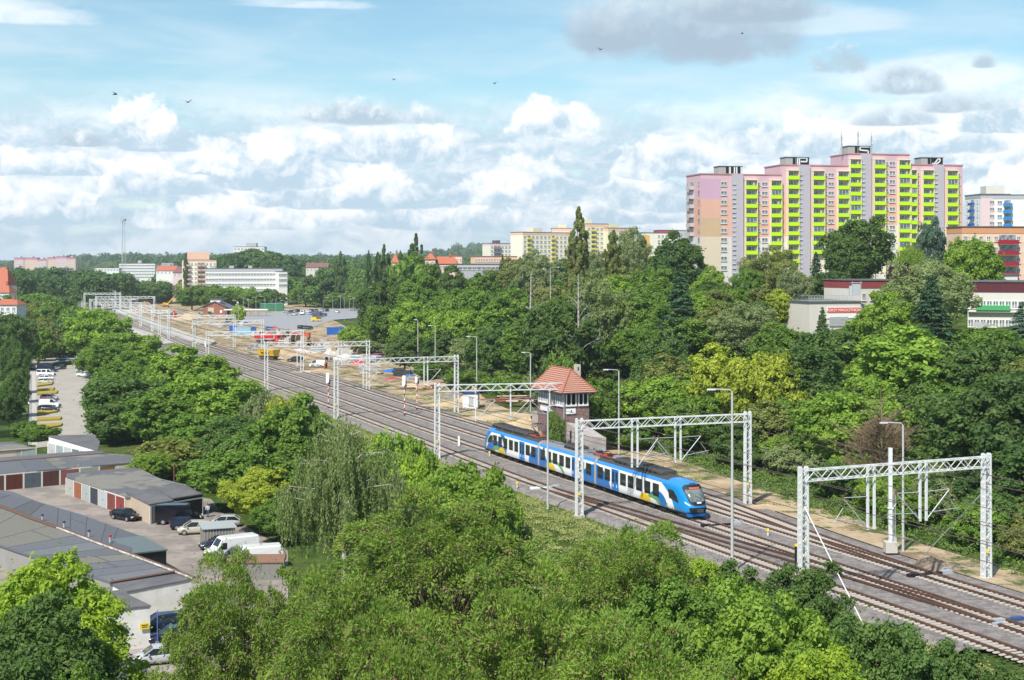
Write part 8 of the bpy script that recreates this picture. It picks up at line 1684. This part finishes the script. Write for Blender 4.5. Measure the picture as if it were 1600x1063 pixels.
TL([(532, 392, 24, 840, 'poplar', 'deep', 'dark slim poplar standing alone behind the car park'), (576, 390, 15, 600, 'poplar.1', 'dark', 'thin dark poplar left of the clustered poplars'),
 (600, 381, 30, 605, 'poplar', 'dark', 'dark poplar in the middle of the clustered poplars'), (590, 392, 18, 608, 'poplar.1', 'dark', 'short dark poplar between two taller ones'),
 (650, 364, 34, 590, 'poplar', 'deep', 'wide dark poplar on the skyline right of the cluster'), (626, 390, 16, 600, 'poplar.1', 'deep', 'small poplar just left of the wide skyline poplar'),
 (290, 395, 9, 900, 'poplar', 'dark', 'tiny dark poplar behind the pale apartment block'),
 (640, 398, 70, 560, 'far.1', 'mid', 'round green tree below the wide skyline poplar'), (505, 428, 60, 860, 'far.2', 'dark', 'dark round tree behind the car park'), (478, 440, 50, 870, 'far.0', 'mid', 'green tree right of the long white office block'),
 (345, 447, 60, 780, 'broad.0', 'mid', 'big green tree behind the brick shed'), (300, 448, 50, 800, 'broad.1', 'mid', 'big green tree left behind the brick shed'), (395, 452, 50, 800, 'broad.2', 'mid', 'green tree right behind the brick shed'),
 (240, 440, 60, 930, 'broad.2', 'deep', 'dark round tree left of the red chimney'), (212, 446, 36, 960, 'broad.1', 'bright', 'yellowish green tree beside the dark round one'),
 (430, 455, 40, 840, 'broad.1', 'mid', 'green tree behind the car park lamps'), (372, 476, 22, 640, 'bush.0', 'lime', 'light green bush right of the brick shed'), (525, 455, 40, 835, 'broad.2', 'mid', 'green tree at the far end of the car park'), (563, 452, 44, 800, 'broad.0', 'mid', 'green tree at the right end of the car park')])
# horizon woods: one mass that reads as a belt of trees
def wood(name, label, spots, cl, seed, ls=1.6, per=330):
    rg = np.random.default_rng(seed); cs = []; ns = []; ts = []
    for (x, y, h, r) in spots:
        K = 16; q0 = unit(rg.normal(size=(K, 3))); q0[:, 2] = np.abs(q0[:, 2]) * 1.1 - .2; R_ = rg.uniform(.6, .95, K); j = rg.integers(0, K, per); q = unit(rg.normal(size=(per, 3)) + .5 * q0[j])
        c = np.array([x, y, gz(x, y) + h - r * .8]) + (q0[j] * R_[j][:, None] + q * rg.uniform(.2, .42, per)[:, None]) * r * np.array([1, 1, .8]); c[:, 2] -= rg.uniform(0, 1, per) ** 3 * h * .5
        cs.append(c); ns.append(unit(q + .5 * rg.normal(size=(per, 3)) + np.array([0, 0, .4]))); ts.append(np.full(per, rg.uniform(.05, .5)) + rg.uniform(0, .25, K)[j] + rg.uniform(0, .3, per))
    c = np.concatenate(cs); me = leaves(name, c, np.concatenate(ns), ls * rg.uniform(.6, 1.3, len(c)), np.concatenate(ts), M_LEAF, asp=.8)
    o = linked(name, me); o.color = (*cl, 1); tag(o, label, 'wood', kind='stuff')
def wspots(n, ur, yr, cap, hr, seed, rr=(5, 8)):
    rg = random.Random(seed); o = []; t = 0
    while len(o) < n and t < n * 20:
        t += 1; y = rg.uniform(*yr); u = rg.uniform(*ur); x = (u - 800) * y / F; g = gz(x, y); h = min(rg.uniform(*hr), H - (cap(u) + rg.uniform(0, 9) - V0) * y / F - g)
        if h > 5: o.append((x, y, h, rg.uniform(*rr)))
    return o
wood('distant_wood', 'dark wood below the far housing estate on the left', wspots(60, (-30, 205), (800, 1150), lambda u: float(np.interp(u, [0, 40, 100, 150, 210], [428, 412, 410, 415, 428])), (18, 24), 12, (6, 10)), (.036, .066, .020), 12, .95, 900)
wood('left_wood', 'woods beyond the lawns on the far left', wspots(110, (-900, -30), (420, 1250), lambda u: 402, (11, 16), 17, (5, 8)), (.050, .088, .022), 17, .9, 500)
wood('hill_wood', 'trees covering the distant rounded hill below the grey block', wspots(70, (335, 470), (1060, 1290), lambda u: float(np.interp(u, [330, 350, 380, 420, 450, 470], [402, 391, 388, 388, 400, 406])), (12, 18), 14), (.040, .072, .020), 14, .95, 700)
wood('skyline_wood', 'belt of trees on the skyline between the rounded hill and the poplars', wspots(90, (440, 770), (820, 1250), lambda u: float(np.interp(u, [440, 480, 520, 600, 700, 760], [420, 410, 402, 400, 412, 402])), (12, 18), 15), (.058, .098, .022), 15, .85, 700)
wood('plateau_wood', 'trees and shrubs on the plateau around the apartment blocks', wspots(110, (770, 1700), (450, 780), lambda u: float(np.interp(u, [770, 1000, 1080, 1300, 1500, 1700], [403, 398, 440, 440, 440, 440])), (6, 11), 16, (3, 5)), (.058, .098, .022), 16, .5, 700)
rg = random.Random(3)
sp = []
for i in range(620):
    y = rg.uniform(1250, 2600); u = rg.uniform(-150, 1750); x = (u - 800) * y / F; sp.append((x, y, rg.uniform(10, 16), rg.uniform(7, 12)))
wood('far_wood', 'belt of far trees along the horizon', sp, (.040, .075, .022), 4, 1.5, 260)
sp = []
for i in range(760):
    y = rg.uniform(2600, 4300); u = rg.uniform(-150, 1750); x = (u - 800) * y / F; sp.append((x, y, rg.uniform(10, 18), rg.uniform(12, 22)))
wood('horizon_wood', 'bluish wooded ridge on the horizon', sp, (.038, .070, .026), 5, 3.0, 150)
# low scrub on the slopes
def scrub(name, label, pts, cl, seed, ls, per, hmax):
    rg = np.random.default_rng(seed); P_ = np.repeat(np.array(pts), per, 0); n = len(P_); r = rg.uniform(.6, 1.5, len(pts)).repeat(per)
    q = unit(rg.normal(size=(n, 3))); q[:, 2] = np.abs(q[:, 2]); c = P_ + q * r[:, None] * np.array([1, 1, hmax]) * rg.uniform(.3, 1, n)[:, None]
    me = leaves(name, c, unit(q + .5 * rg.normal(size=(n, 3)) + np.array([0, 0, .5])), ls * rg.uniform(.6, 1.4, n), (rg.uniform(0, .5, len(pts)).repeat(per) + rg.uniform(0, .5, n)), M_LEAF)
    o = linked(name, me); o.color = (*cl, 1); tag(o, label, 'ground cover', kind='stuff')
def slope_pts(n, cond, ur, yr, seed):
    r = np.random.default_rng(seed); y = r.uniform(*yr, n * 14); x = (r.uniform(*ur, n * 14) - 800) * y / F
    m = cond(x, y); x, y = x[m][:n], y[m][:n]; return np.stack([x, y, ground(x, y)], 1)
def FD(x, y): return polyline_dist(x, y, FOOT)
def LD(x, y): return -polyline_dist(x, y, LEFT)
scrub('hillside_scrub', 'low green scrub covering the foot of the wooded hillside', slope_pts(3000, lambda x, y: (FD(x, y) > .5) & (FD(x, y) < 34), (560, 1650), (105, 420), 21), (.066, .100, .024), 22, .15, 85, .75)
scrub('embankment_scrub', 'low green scrub and weeds along the near side of the embankment', slope_pts(1700, lambda x, y: (LD(x, y) > 10) & (LD(x, y) < 24), (200, 1650), (88, 330), 23), (.085, .130, .024), 24, .16, 60, .7)
scrub('grass_verge', 'tall pale grass and weeds growing along the edge of the ballast', slope_pts(3400, lambda x, y: (LD(x, y) > 3.6) & (LD(x, y) < 16), (380, 1650), (88, 300), 25), (.165, .170, .068), 26, .085, 60, .45)
scrub('sand_weeds', 'tufts of green weeds on the sandy service track', slope_pts(800, lambda x, y: (FD(x, y) < 1.0) & (polyline_dist(x, y, RIGHT) > 8.5) & (np.sin(x * .31 + 2 * np.sin(y * .11)) + np.sin(y * .23 + x * .1) > .1), (430, 1650), (112, 420), 27), (.100, .125, .035), 28, .11, 70, .55)
# ---------------------------------------------------------------- air
def make_haze():
    b = MB(); b.box((0, 2150, 40), (6400, 4700, 114)); 
    m = bpy.data.materials.new('air'); m.use_nodes = True; N = NT(m.node_tree); N.n.remove(N.n['Principled BSDF'])
    v = N.add('ShaderNodeVolumePrincipled'); v.inputs['Color'].default_value = (.86, .93, 1, 1); v.inputs['Density'].default_value = HAZE; v.inputs['Anisotropy'].default_value = .2
    N.l.new(v.outputs[0], N.n['Material Output'].inputs['Volume'])
    tag(b.build('haze', m), 'pale blue air between the camera and the far horizon', 'haze', kind='stuff')
HAZE = .00011
make_haze()
